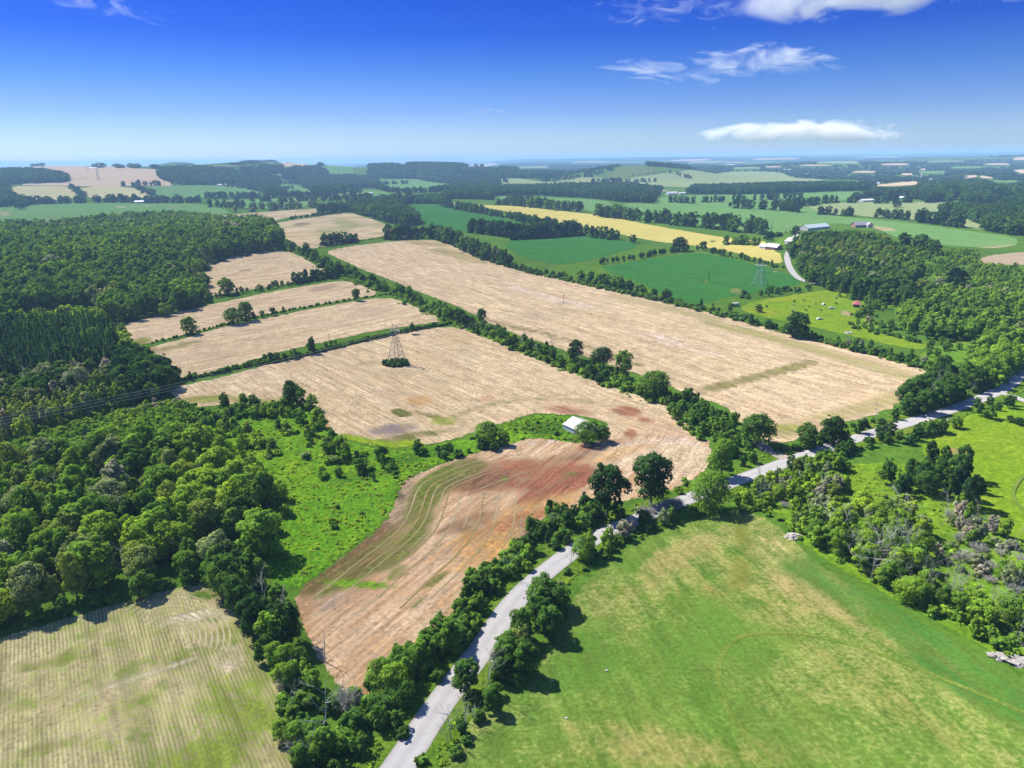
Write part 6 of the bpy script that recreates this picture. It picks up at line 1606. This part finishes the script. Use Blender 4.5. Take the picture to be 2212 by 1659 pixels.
ALLP = []
START = {}
for k in ('b', 'bl', 'c', 'cl', 's', 'sl', 'd', 'g', 't'):
    START[k] = len(ALLP)
    for tup in PROTO[k]:
        ALLP.append(tup[1] if k == 'd' else tup[0])
NG = scatter_group('plants')
stands = {}
for i in np.nonzero(~single)[0]:
    stands.setdefault(PLANTS[i]['region'], []).append(i)
for reg, ids in stands.items():
    me = bpy.data.meshes.new('stand')
    me.vertices.add(len(ids))
    co, idx, scl, rot, tint = [], [], [], [], []
    for i in ids:
        p = PLANTS[i]
        k = p['kind']
        far = size_px[i] < 55 and k in 'bcs' if k != 's' else size_px[i] < 24
        kk = k + 'l' if far else k
        lst = PROTO[kk]
        v = int(rng.integers(len(lst)))
        sz = p['H'] / lst[v][2]
        co.append((p['x'], p['y'], Z[i] - 0.05))
        idx.append(START[kk] + v)
        scl.append((sz * p['W'], sz * p['W'], sz))
        rot.append((0, 0, float(rng.uniform(0, 6.283))))
        tint.append(p['tint'])
    me.vertices.foreach_set('co', np.array(co, np.float32).ravel())
    for nm, typ, vals, key in (('idx', 'INT', idx, 'value'), ('scl', 'FLOAT_VECTOR', scl, 'vector'), ('rot', 'FLOAT_VECTOR', rot, 'vector'), ('tint', 'FLOAT', tint, 'value')):
        a = me.attributes.new(nm, typ, 'POINT')
        a.data.foreach_set(key, np.array(vals, np.int32 if typ == 'INT' else np.float32).ravel())
    o = link('treeline' if 'line' in reg or 'row' in reg or 'hedge' in reg else 'wood', me, kind='stuff', label=f"massed trees and bushes of the {reg}")
    o.modifiers.new('plants', 'NODES').node_group = NG
print('PLANTS', len(PLANTS), 'single', ntree, {k: sum(1 for p in PLANTS if p['kind'] == k) for k in 'bcsdg'}, {k: sum(1 for i, p in enumerate(PLANTS) if p['kind'] == k and single[i]) for k in 'bcsdg'})
# ------------------------------------------------------------------ buildings
def lay(p, q):
    """Ground points under two picture points, and the angle of the line between them."""
    a, b = at(*p), at(*q)
    return a, b, math.atan2(b[1] - a[1], b[0] - a[0]), float(np.hypot(*(b - a)[:2]))


def gable_parts(t, L, D, wall, rise, wm, rm, x0=0.0, y0=0.0, over=0.35, sheets=0, axis='x', wins=(), wmat=None, door=None):
    """Walls with gables and a pitched roof; ridge along axis."""
    b = MB()
    x1, y1 = x0 + L, y0 + D
    if axis == 'x':
        g0, g1 = (x0, (y0 + y1) / 2, wall + rise), (x1, (y0 + y1) / 2, wall + rise)
        b.add([(x0, y0, -0.8), (x1, y0, -0.8), (x1, y1, -0.8), (x0, y1, -0.8), (x0, y0, wall), (x1, y0, wall), (x1, y1, wall), (x0, y1, wall), g0, g1],
              [(0, 1, 5, 4), (2, 3, 7, 6), (1, 2, 6, 9, 5), (3, 0, 4, 8, 7), (4, 5, 9, 8), (6, 7, 8, 9)])
    else:
        g0, g1 = ((x0 + x1) / 2, y0, wall + rise), ((x0 + x1) / 2, y1, wall + rise)
        b.add([(x0, y0, -0.8), (x1, y0, -0.8), (x1, y1, -0.8), (x0, y1, -0.8), (x0, y0, wall), (x1, y0, wall), (x1, y1, wall), (x0, y1, wall), g0, g1],
              [(0, 1, 5, 8, 4), (2, 3, 7, 9, 6), (1, 2, 6, 5), (3, 0, 4, 7), (5, 6, 9, 8), (7, 4, 8, 9)])
    b.link('wall', wm, t)
    n = max(1, sheets)
    half = (D if axis == 'x' else L) / 2
    ln = (L if axis == 'x' else D) + 2 * over
    sl = math.hypot(half, rise)
    ext = over * half / sl
    for side in (-1, 1):
        for rowi in range(2 if sheets else 1):
            for k in range(n):
                f0, f1 = (rowi / 2, (rowi + 1) / 2) if sheets else (0, 1)
                s0, s1 = -over + ln * k / n + 0.02, -over + ln * (k + 1) / n - 0.02
                rb = MB()
                lift = 0.06 + (0.03 if (k + rowi) % 2 else 0.0) + (0.035 * rowi if sheets else 0)

                def pt(s, f, up_):
                    # f = 0 at the eave, 1 at the ridge
                    c = -side * 0 + (half + ext) * (1 - f)
                    z = wall + rise - rise * (half + ext) * (1 - f) / half + up_
                    if axis == 'x':
                        return (x0 + s, (y0 + y1) / 2 + side * c, z)
                    return ((x0 + x1) / 2 + side * c, y0 + s, z)
                V = [pt(s0, f0, lift), pt(s1, f0, lift), pt(s1, f1, lift), pt(s0, f1, lift), pt(s0, f0, lift + 0.07), pt(s1, f0, lift + 0.07), pt(s1, f1, lift + 0.07), pt(s0, f1, lift + 0.07)]
                rb.add(V, [(0, 3, 2, 1), (4, 5, 6, 7), (0, 1, 5, 4), (1, 2, 6, 5), (2, 3, 7, 6), (3, 0, 4, 7)])
                rb.link('roof_sheet' if sheets else 'roof', rm, t)
    for (face, a, z, w, h) in wins:
        wb = MB()
        if face == 'f':
            wb.box(x0 + a, x0 + a + w, y0 - 0.08, y0 + 0.05, z, z + h)
        else:
            wb.box(x1 - 0.05, x1 + 0.08, y0 + a, y0 + a + w, z, z + h)
        wb.link('window', wmat or M['glass'], t)
    if door:
        face, a, w, h = door
        wb = MB()
        if face == 'f':
            wb.box(x0 + a, x0 + a + w, y0 - 0.10, y0 + 0.05, 0, h)
        else:
            wb.box(x1 - 0.05, x1 + 0.10, y0 + a, y0 + a + w, 0, h)
        wb.link('door', M['darkbarn'], t)


# the barn on the meadow island
a, b, rz, L = lay((1217, 929), (1254, 947))
t = thing('barn', 'old white metal roofed barn on the green island in the stubble', 'barn', tuple(a), rz)
gable_parts(t, L, 10.4, 2.7, 2.1, M['barnwall'], M['barnroof'], sheets=9, door=('f', L * 0.62, 2.2, 2.2))
bb = MB()
for i in range(14):
    x = L * (i + 0.5) / 14
    if not (L * 0.60 < x < L * 0.60 + 2.6):
        bb.box(x - 0.05, x + 0.05, -0.06, 0.03, 0, 2.85)
bb.link('wall_batten', M['barnwall'], t, kind='stuff')

# farm by the wheat field
a, b, rz, L = lay((1652, 540), (1677, 541))
t = thing('farmhouse', 'white roofed farmhouse with a brown front beside the wheat field', 'house', tuple(a), rz)
gable_parts(t, L, 10, 4.4, 3.0, M['brick'], M['whiteroof'], over=0.7, wins=[('f', L * q, 1.2, 1.6, 1.6) for q in (0.12, 0.36, 0.80)], door=('f', L * 0.58, 1.3, 2.3))
a2, b2, rz2, L2 = lay((1639, 537), (1651.5, 538))
t = thing('farmhouse_annex', 'lower white roofed wing left of the brown fronted farmhouse', 'annex', tuple(a2), rz2)
gable_parts(t, L2, 9, 3.2, 2.6, M['whitewall'], M['whiteroof'], over=0.5, wins=[('f', L2 * q, 1.0, 1.5, 1.4) for q in (0.2, 0.6)])
a, b, rz, L = lay((1694, 527), (1722, 527))
t = thing('barn', 'large plain white roofed barn at the knoll foot', 'barn', tuple(a), rz)
gable_parts(t, L, 16, 3.4, 3.6, M['whitewall'], M['whiteroof'], sheets=5, door=('f', L * 0.4, 4, 3))
a, b, rz, L = lay((1745, 499), (1793, 493))
t = thing('barn', 'long barn with pale teal roof behind the knoll', 'barn', tuple(a), rz)
gable_parts(t, L, 17, 4.0, 4.0, M['whitewall'], M['tealroof'], sheets=8)
a, b, rz, L = lay((1729, 496), (1755, 492))
t = thing('shed', 'low white lean to shed at the end of the teal roofed barn', 'shed', tuple(a), rz)
gable_parts(t, L, 7, 2.4, 1.2, M['whitewall'], M['whiteroof'])
a, b, rz, L = lay((1848, 492), (1874, 491))
t = thing('house', 'grey roofed brown house on top of the knoll', 'house', tuple(a), rz)
gable_parts(t, L, 12, 4.0, 4.2, M['brick'], M['greyroof'], over=0.8, wins=[('f', L * q, 1.0, 2.0, 1.8) for q in (0.08, 0.28, 0.62)])
gable_parts(t, 8.5, 6, 4.0, 3.6, M['whitewall'], M['greyroof'], x0=L - 3.2, y0=-5.0, over=0.7, axis='y', wins=[('f', 1.6, 1.0, 2.0, 1.7), ('f', 5.0, 1.0, 2.0, 1.7)])
a, b, rz, L = lay((1843, 664), (1860, 665))
t = thing('shed', 'small red roofed shed among paddock bushes', 'shed', tuple(a), rz)
wb = MB()
wb.box(0, L, 0, L * 0.9, -0.5, 2.2)
wb.link('wall', M['darkbarn'], t)
for k in range(4):
    cs_ = [(-0.6, -0.6), (L + 0.6, -0.6), (L + 0.6, L * 0.9 + 0.6), (-0.6, L * 0.9 + 0.6)]
    p, q = cs_[k], cs_[(k + 1) % 4]
    rb = MB()
    rb.add([(p[0], p[1], 2.1), (q[0], q[1], 2.1), (L / 2, L * 0.45, 5.2), (p[0], p[1], 2.25), (q[0], q[1], 2.25), (L / 2, L * 0.45, 5.35)], [(0, 2, 1), (3, 4, 5), (0, 1, 4, 3), (1, 2, 5, 4), (2, 0, 3, 5)])
    rb.link('roof', M['redroof'], t)

for (u0, v0, u1, v1, dep, wl, rs, rm, lab, nm) in [
    (1443, 421, 1464, 420, 14, 4, 5, 'whiteroof', 'big grey white barn by the long dark treeline', 'barn'),
    (1468, 420, 1485, 419, 10, 3.5, 2.5, 'whiteroof', 'long low shed beside the big grey white barn', 'shed'),
    (1792, 387, 1812, 387, 20, 5, 4, 'whiteroof', 'white roofed cattle barn of the far farmstead', 'barn'),
    (1815, 388, 1836, 388, 22, 5, 4, 'silo', 'pale grey barn next to the white cattle barn far off', 'barn'),
    (1888, 400, 1902, 399, 18, 5, 5, 'whiteroof', 'white barn above the far tan stubble', 'barn'),
    (1852, 406, 1868, 406, 14, 4, 4, 'redroof', 'reddish farm building near a far silo', 'barn'),
    (1942, 431, 1956, 431, 14, 4, 3.5, 'whiteroof', 'left of two white roofed sheds behind the dark round bushes', 'shed'),
    (1970, 429, 1990, 428, 14, 4, 3.5, 'whiteroof', 'longer right one of two white roofed sheds behind round bushes', 'shed'),
    (1864, 436, 1888, 435, 16, 3, 3, 'whiteroof', 'white poly barn at the edge of the pale hay field', 'barn'),
    (291, 439, 312, 438.5, 12, 3.5, 3, 'whiteroof', 'long white building in the treeline by the green meadow', 'barn'),
    (330, 438, 346, 437.5, 12, 3.5, 3.5, 'brick', 'pinkish roofed house in the treeline by the green meadow', 'house'),
    (472, 402, 491, 401, 14, 4, 3, 'silo', 'grey farm building at the edge of the far blue wood', 'barn'),
    (780, 430, 797, 430, 16, 4, 4, 'whiteroof', 'white barn beside the far silos', 'barn'),
    (850, 431, 858, 431, 12, 4, 4, 'whiteroof', 'small white gable peeping over the dark trees', 'house'),
    (193, 365, 210, 364, 16, 4, 3, 'whiteroof', 'long white shed on the hillside skyline', 'shed'),
    (1570, 358, 1587, 357.5, 30, 8, 5, 'whiteroof', 'white farm building on the blue plain', 'barn'),
    (1692, 370, 1710, 369.5, 25, 7, 5, 'whiteroof', 'pale farm building before the distant wood', 'barn'),
    (2165, 416, 2180, 415, 14, 4, 4, 'whiteroof', 'white house in the mid distance woods', 'house'),
    (2010, 392, 2030, 391, 18, 5, 4, 'whiteroof', 'pale house row beyond the mid distance woods', 'house'),
    (1980, 385, 1992, 384, 18, 6, 4, 'silo', 'grey barn with dome silo beyond the woods', 'barn')]:
    a, b, rz, L = lay((u0, v0), (u1, v1))
    t = thing(nm, lab, nm, tuple(a), rz)
    gable_parts(t, L, dep, wl, rs, M['whitewall'], M[rm], over=0.5, wins=[('f', L * q, 1.0, 2.2, 1.8) for q in (0.15, 0.5, 0.78)])
for (u, v, hgt, lab) in [(800, 430, 16, 'pale silo left of a pair beside the far white barn'), (805, 430, 15, 'pale silo right of a pair beside the far white barn'), (1851, 405, 18, 'grey silo by the reddish far farm building'), (1990, 385, 16, 'grey domed silo beyond the mid distance woods'), (1404, 416, 0, '')]:
    if not hgt:
        continue
    p = at(u, v)
    t = thing('silo', lab, 'silo', tuple(p))
    sb = MB()
    sb.tube((0, 0, -1), (0, 0, hgt), 3.2, 3.2, 14)
    sb.link('silo_wall', M['silo'], t)
    db = MB()
    for (z0, z1, q0, q1) in ((hgt, hgt + 1.2, 3.3, 2.7), (hgt + 1.2, hgt + 2.2, 2.7, 1.5), (hgt + 2.2, hgt + 2.7, 1.5, 0.1)):
        db.tube((0, 0, z0), (0, 0, z1), q0, q1, 14)
    db.link('dome', M['silo'], t)


# ------------------------------------------------------------------ vehicles and junk in the paddock
def camper(u, v, rz, label, L=6.0):
    p = at(u, v)
    t = thing('camper_trailer', label, 'camper', tuple(p), rz)
    W, H = 2.3, 2.3
    prof = [(0.0, 0.55), (L, 0.55), (L, 1.9), (L - 0.5, 2.5), (0.7, 2.6), (0.0, 1.8)]
    b = MB()
    n = len(prof)
    V = [(x, y, z) for y in (-W / 2, W / 2) for x, z in prof]
    b.add(V, [tuple(range(n)), tuple(range(2 * n - 1, n - 1, -1))] + [(i, i + n, (i + 1) % n + n, (i + 1) % n) for i in range(n)])
    b.link('body', M['whitewall'], t)
    for x in (0.9, 2.6, 4.3):
        w = MB()
        w.box(x, x + 1.0, -W / 2 - 0.03, -W / 2 + 0.02, 1.4, 2.0)
        w.link('window', M['glass'], t)
    for y in (-W / 2 + 0.1, W / 2 - 0.1):
        w = MB()
        w.tube((L * 0.5, y - 0.12, 0.36), (L * 0.5, y + 0.12, 0.36), 0.36, 0.36, 12)
        w.link('wheel', M['tyre'], t)
    w = MB()
    w.tube((L, 0, 0.5), (L + 1.1, 0, 0.45), 0.07)
    w.link('drawbar', M['steel'], t)
    return t


def car(u, v, rz, label):
    p = at(u, v)
    t = thing('parked_car', label, 'car', tuple(p), rz)
    prof = [(0, 0.35), (4.4, 0.35), (4.45, 0.75), (3.4, 0.95), (2.7, 1.45), (1.1, 1.47), (0.35, 1.0), (0.0, 0.85)]
    b = MB()
    n = len(prof)
    V = [(x, y * (0.86 if z > 1.2 else 1), z) for y in (-0.85, 0.85) for x, z in prof]
    b.add(V, [tuple(range(n)), tuple(range(2 * n - 1, n - 1, -1))] + [(i, i + n, (i + 1) % n + n, (i + 1) % n) for i in range(n)])
    b.link('body', M['whitewall'], t)
    w = MB()
    w.box(1.2, 2.6, -0.83, 0.83, 1.0, 1.36)
    w.link('side_window', M['glass'], t)
    for x in (0.85, 3.5):
        for y in (-0.8, 0.8):
            w = MB()
            w.tube((x, y - 0.1, 0.33), (x, y + 0.1, 0.33), 0.33, 0.33, 10)
            w.link('wheel', M['tyre'], t)


camper(1580, 662, 0.2, 'small white camper trailer half hidden in the paddock hedge')
camper(1785, 624, -0.1, 'white trailer parked at the tree edge above the paddock')
car(1790, 667, -0.3, 'white derelict car among bushes in the paddock')
car(1776, 660, 0.8, 'second white derelict car, farther from the red shed')
car(1764, 691, 0.1, 'white derelict car at the low end of the paddock')
camper(2132, 688, 0.3, 'white trailer glimpsed between the village trees')


# ------------------------------------------------------------------ stones
def stone_mesh(seed, flat=1.0):
    import bmesh
    bm = bmesh.new()
    bmesh.ops.create_icosphere(bm, subdivisions=1, radius=1)
    g = random.Random(seed)
    for v in bm.verts:
        v.co *= g.uniform(0.7, 1.15)
        v.co.z *= 0.62 * flat
    me = bpy.data.meshes.new('stone')
    bm.to_mesh(me)
    bm.free()
    me.materials.append(M['stone'])
    return me


STONES = [stone_mesh(i) for i in range(4)]
SLABS = [stone_mesh(20 + i, 0.35) for i in range(3)]


def heap(u, v, n, rx, ry, hmax, rz, label, name, meshes, size):
    p = at(u, v)
    t = thing(name, label, 'rock pile', tuple(p), rz)
    g = random.Random(n)
    for i in range(n):
        a, q = g.uniform(0, 6.28), math.sqrt(g.random())
        s = g.uniform(*size)
        o = link('stone', meshes[i % len(meshes)], t)
        o.location = (rx * q * math.cos(a), ry * q * math.sin(a), hmax * (1 - q) * g.uniform(0.5, 1) + s * 0.15)
        o.rotation_euler = (g.uniform(-0.4, 0.4), g.uniform(-0.4, 0.4), g.uniform(0, 6.28))
        o.scale = (s * g.uniform(0.8, 1.5), s, s)


heap(1715, 1160, 46, 2.4, 1.7, 1.0, 0.3, 'pale field stone heap at the edge of the hay field by the scrub', 'rock_pile', STONES, (0.35, 0.8))
heap(2188, 1428, 60, 4.2, 1.7, 0.8, -0.5, 'long pale heap of slabs at the right edge of the hay field', 'rock_pile', SLABS, (0.5, 1.2))
heap(1833, 720, 30, 2.6, 1.8, 1.1, 0.3, 'white rubble heap behind the paddock hedge', 'rubble_pile', STONES, (0.4, 0.9))
for i, (u, v, lab) in enumerate([(1310, 1449, 'pale stone lying alone on the green part of the hay field'), (1192, 1471, 'pale stone on the hay field nearest the roadside trees'), (1223, 1552, 'lowest pale stone on the hay field')]):
    p = at(u, v)
    o = link('fieldstone', STONES[i], label=lab, category='stone')
    o.location = (p[0], p[1], p[2] + 0.12)
    o.scale = (0.45, 0.3, 0.3)

# ------------------------------------------------------------------ pylons and cables
T1, T2 = at(858, 786), at(1640, 617)
ldir = (T2 - T1)[:2] / np.linalg.norm((T2 - T1)[:2])
TRZ = math.atan2(ldir[1], ldir[0]) - math.pi / 2       # cross arm along local x
PEAKS = {}


def pylon(p, H, base, arm, mat, label, thick=1.0, rz=TRZ):
    t = thing('pylon', label, 'pylon', tuple(p), rz)
    w, zw = base * 0.30, H * 0.66
    cor = [(-1, -1), (1, -1), (1, 1), (-1, 1)]

    def c(i, f):
        s = base + (w - base) * f
        return Vector((cor[i][0] * s, cor[i][1] * s, zw * f - 0.4 * (1 - f)))
    for i in range(4):
        b = MB()
        b.tube(c(i, 0), c(i, 1), 0.15 * thick, 0.12 * thick, 4)
        b.link('leg', mat, t)
    b = MB()
    fs = [0, 0.27, 0.5, 0.7, 0.86, 1.0]
    for i in range(4):
        j = (i + 1) % 4
        for f0, f1 in zip(fs[:-1], fs[1:]):
            b.tube(c(i, f0), c(j, f1), 0.065 * thick, n=3)
            b.tube(c(j, f0), c(i, f1), 0.065 * thick, n=3)
            b.tube(c(i, f1), c(j, f1), 0.06 * thick, n=3)
    b.link('lattice_bracing', mat, t, kind='stuff')
    za = H * 0.86
    b = MB()
    for y in (-w, w):
        b.tube((-arm, 0, za), (-arm * 0.3, y, za), 0.09 * thick, n=4)
        b.tube((-arm * 0.3, y, za), (arm * 0.3, y, za), 0.09 * thick, n=4)
        b.tube((arm * 0.3, y, za), (arm, 0, za), 0.09 * thick, n=4)
        b.tube((-arm, 0, za), (-arm * 0.35, y, za + H * 0.05), 0.07 * thick, n=3)
        b.tube((arm, 0, za), (arm * 0.35, y, za + H * 0.05), 0.07 * thick, n=3)
        b.tube((-arm * 0.35, y, za + H * 0.05), (arm * 0.35, y, za + H * 0.05), 0.08 * thick, n=3)
        for q in np.linspace(-0.3, 0.3, 6):
            b.tube((arm * q, y, za), (arm * (q + 0.06), y, za + H * 0.05), 0.05 * thick, n=3)
    b.link('cross_arm', mat, t)
    for s in (-1, 1):
        b = MB()
        for y in (-w, w):
            b.tube((s * w, y, zw), (s * arm * 0.52, y * 0.6, za), 0.10 * thick, n=4)
            b.tube((0, y * 0.5, zw + (za - zw) * 0.45), (s * arm * 0.3, y * 0.6, za), 0.07 * thick, n=3)
            b.tube((s * w, y, zw), (0, y * 0.5, zw + (za - zw) * 0.45), 0.07 * thick, n=3)
        b.link('fork', mat, t)
        b = MB()
        for y in (-w * 0.7, w * 0.7):
            b.tube((s * arm * 0.30, y, za + H * 0.05), (s * arm * 0.52, 0, H), 0.07 * thick, n=3)
            b.tube((s * arm * 0.52, y, za + H * 0.03), (s * arm * 0.52, 0, H), 0.07 * thick, n=3)
        b.link('peak', mat, t)
    for x in (-arm, 0, arm):
        b = MB()
        for k in range(5):
            b.tube((x, 0, za - 0.15 - 0.36 * k), (x, 0, za - 0.36 - 0.36 * k), 0.15, 0.10, 6)
        b.link('insulator', M['porcelain'], t)
    cr, sr = math.cos(rz), math.sin(rz)
    return [np.array([p[0] + x * cr, p[1] + x * sr, p[2] + za - 2.0]) for x in (-arm, 0, arm)] + [np.array([p[0] + x * cr, p[1] + x * sr, p[2] + H]) for x in (-arm * 0.52, arm * 0.52)]


h1 = metres(858, 786, 84)
P1 = pylon(T1, h1, 4.0, 4.6, M['steel'], 'rusty grey lattice pylon rising from a bush island in the stubble', 1.0)
P2 = pylon(T2, metres(1640, 617, 50), 5.2, 6.2, M['tealsteel'], 'greenish lattice pylon at the corner of the nearest crop field', 1.15)
T0 = np.array([T1[0] - ldir[0] * 300, T1[1] - ldir[1] * 300, 0])
T0[2] = height(T0[0], T0[1])
P0 = [q - P1[0] + np.array([0, 0, 0]) for q in P1]
off = np.array([T0[0] - T1[0], T0[1] - T1[1], T0[2] - T1[2]])
P0 = [q + off for q in P1]
for (u, v, hp, lab) in [(213, 390, 27, 'hazy pylon standing in the tan hillside field'), (94, 372, 14, 'hazy pylon on the hillside skyline'), (703, 374, 18, 'hazy pylon on the far green slope')]:
    p = at(u, v)
    pylon(p, metres(u, v, hp), 5, 8, M['steel'], lab, 2.2, rz=0.3)


def cable(A, B, sag, label, group, r=0.035):
    b = MB()
    n = 18
    prev = None
    for i in range(n + 1):
        f = i / n
        q = A + (B - A) * f
        q = q - np.array([0, 0, sag * 4 * f * (1 - f)])
        if prev is not None:
            b.tube(prev, q, r, n=4)
        prev = q
    b.link('power_cable', M['wire'], label=label, category='cable', group=group)


for k, w in enumerate(('left outer', 'middle', 'right outer')):
    cable(P0[k], P1[k], 6.0, f'{w} power cable crossing the wood to the rusty pylon', 'power cables', 0.04)
    cable(P1[k], P2[k], 7.0, f'{w} power cable between the rusty pylon and the greenish one', 'power cables', 0.018)


def pole(u, v, hp, label, vine=False):
    p = at(u, v)
    H = metres(u, v, hp)
    t = thing('utility_pole', label, 'pole', tuple(p), 0.6)
    b = MB()
    b.tube((0, 0, -0.8), (0, 0, H), 0.17, 0.12, 7)
    b.link('pole_shaft', M['pole'] if not vine else M['deadwood'], t)
    b = MB()
    b.box(-1.1, 1.1, -0.07, 0.07, H - 0.7, H - 0.52)
    b.link('crossbar', M['pole'], t)
    for x in (-1.0, 0, 1.0):
        b = MB()
        b.tube((x, 0, H - 0.52), (x, 0, H - 0.25), 0.07, 0.05, 6)
        b.link('insulator', M['porcelain'], t)
    if vine:
        me = crown_mesh('vine', 900, H * 0.9, 1.0, 0.0, 12, 700, 0.2, 'cone')
        o = link('vine', me, t, tint=0.2)
        o.location = (-0.5, 0, 0)


pole(1217, 656, 20, 'dark utility pole standing in the largest stubble field')
pole(712, 738, 17, 'small utility pole beside the low hedge behind the pylon field')
pole(433, 731, 27, 'utility pole at the end of the gapped field hedge')
pole(1531, 609, 24, 'leaning pole wrapped in dark vine in the nearest crop field', True)

# ------------------------------------------------------------------ split rail fence
L_ = resample(ray_ground([(1996, 944), (2003, 938), (2022, 926), (2041, 914), (2058, 906)]), 3.0)
base = np.array([L_[0][0], L_[0][1], float(height(*L_[0]))])
t = thing('split_rail_fence', 'weathered split rail fence between road scrub and lime pasture', 'fence', tuple(base))
zig = []
for i, p in enumerate(L_):
    d = L_[min(i + 1, len(L_) - 1)] - L_[max(i - 1, 0)]
    d = d / np.linalg.norm(d)
    s = 0.45 * (1 if i % 2 else -1)
    q = p + np.array([-d[1], d[0]]) * s
    zig.append(Vector((q[0] - base[0], q[1] - base[1], float(height(q[0], q[1])) - base[2])))
for i, q in enumerate(zig):
    b = MB()
    b.tube(q + Vector((0, 0, -0.4)), q + Vector((0, 0, 1.45)), 0.10, 0.09, 6)
    b.link('post', M['rail'], t)
    if i:
        for z in (0.4, 0.8, 1.2):
            b = MB()
            b.tube(zig[i - 1] + Vector((0, 0, z)), q + Vector((0, 0, z + 0.05)), 0.075, 0.07, 5)
            b.link('rail', M['rail'], t)

# ------------------------------------------------------------------ clouds
def cloud(cu, cv, wu, hv, dist, tau, seed, label, freq=(1.6, 1.8), thr=0.5, body=0.5, sharp=4.0, tilt=0.0, warp=0.8, flat=0.35):
    """A cloud bank: a shallow lens of air whose density is ragged, streaky noise; tau is its optical depth."""
    d = fw + ((cu - 1106) / F) * rt + ((829.5 - cv) / F) * up
    d = d / np.linalg.norm(d)
    c = np.array([0, 0, CAM_H]) + d * dist
    sx_, sz_ = wu / F * dist / 2, hv / F * dist / 2
    sy_ = max(sz_ * 0.9, 0.12 * sx_)
    import bmesh
    bm = bmesh.new()
    bmesh.ops.create_icosphere(bm, subdivisions=3, radius=1)
    me = bpy.data.meshes.new('cloud')
    bm.to_mesh(me)
    bm.free()
    m, nt = new_mat('cloud_%d' % seed)
    co = nd(nt, 'ShaderNodeTexCoord').outputs['Object']
    sp = nd(nt, 'ShaderNodeSeparateXYZ', Vector=co)
    # rounded above, flatter below
    zz = math_n(nt, 'SUBTRACT', sp.outputs['Z'], math_n(nt, 'MULTIPLY', math_n(nt, 'ABSOLUTE', sp.outputs['X']), -0.10))
    below = math_n(nt, 'MULTIPLY', math_n(nt, 'MINIMUM', zz, 0.0), 1.0 + flat)
    above_ = math_n(nt, 'MAXIMUM', zz, 0.0)
    r2 = math_n(nt, 'ADD', math_n(nt, 'POWER', math_n(nt, 'ABSOLUTE', sp.outputs['X']), 2.0), math_n(nt, 'ADD', math_n(nt, 'POWER', math_n(nt, 'ABSOLUTE', math_n(nt, 'ADD', below, above_)), 2.0), math_n(nt, 'POWER', math_n(nt, 'ABSOLUTE', sp.outputs['Y']), 2.0)))
    fall = math_n(nt, 'SUBTRACT', 1.0, r2, clamp=True)
    mp = nd(nt, 'ShaderNodeMapping', Vector=co)
    mp.inputs['Scale'].default_value = (freq[0], 0.5, freq[1])
    mp.inputs['Rotation'].default_value = (0, 0.25, 0)
    mp.inputs['Location'].default_value = (seed * 3.7, seed * 1.9, seed * 5.3)
    n1 = noise(nt, mp.outputs[0], 1.0, 7.0, 0.60, warp)
    v = math_n(nt, 'ADD', math_n(nt, 'MULTIPLY', math_n(nt, 'POWER', fall, 0.7), body), math_n(nt, 'MULTIPLY', math_n(nt, 'SUBTRACT', n1, 0.5), 2.4))
    v = math_n(nt, 'SUBTRACT', v, thr)
    v = math_n(nt, 'MULTIPLY', v, sharp, clamp=True)
    v = math_n(nt, 'MULTIPLY', v, math_n(nt, 'MULTIPLY', fall, 3.0, clamp=True))
    v = math_n(nt, 'MULTIPLY', v, tau / (1.4 * sy_))
    vol_ = nd(nt, 'ShaderNodeVolumePrincipled', Color=(1.0, 1.0, 1.0, 1), Density=v, Anisotropy=0.0)
    o_ = nt.nodes.new('ShaderNodeOutputMaterial')
    nt.links.new(vol_.outputs[0], o_.inputs['Volume'])
    me.materials.append(m)
    m.cycles.volume_step_rate = 0.6
    o = link('cloud', me, label=label, category='cloud', group='summer clouds')
    o.location = tuple(c)
    o.rotation_euler = (0, tilt, -math.atan2(d[0], d[1]))
    o.scale = (sx_, sy_, sz_)
    return o


cloud(1742, 290, 450, 66, 30000, 2.2, 1, 'dense white lens shaped cloud low over the right horizon', (2.6, 0.9), 0.50, 0.92, 4.0, flat=0.8)
cloud(1655, 135, 340, 78, 17000, 0.95, 2, 'white wispy cloud floating alone in the upper right sky', (2.2, 1.3), 0.48, 0.72, 2.8, tilt=0.06, warp=1.2)
cloud(1460, 157, 380, 70, 17000, 0.8, 3, 'thin veil cloud trailing left of the lone white one', (2.0, 1.6), 0.46, 0.60, 2.4, tilt=0.05, warp=1.2)
cloud(1880, -22, 640, 140, 13000, 1.1, 4, 'largest bright cloud cut by the top edge of the sky', (2.4, 1.0), 0.36, 0.85, 3.0, warp=1.0)
cloud(1450, 18, 480, 120, 13500, 0.6, 9, 'feathery cloud left of the largest bright one', (3.2, 2.6), 0.50, 0.50, 2.4, warp=1.8)
cloud(225, 6, 280, 80, 14000, 0.6, 6, 'thin streak of cloud in the top left corner', (2.2, 1.8), 0.50, 0.55, 2.6, tilt=0.16, warp=1.2)
cloud(565, 346, 130, 26, 40000, 0.7, 7, 'faint low cloud just above the left horizon', (1.6, 0.8), 0.40, 0.7, 3.0)
cloud(1045, 240, 130, 30, 26000, 0.2, 8, 'barely visible wisp of cloud in the middle of the sky', (2.2, 1.8), 0.50, 0.55, 2.6)
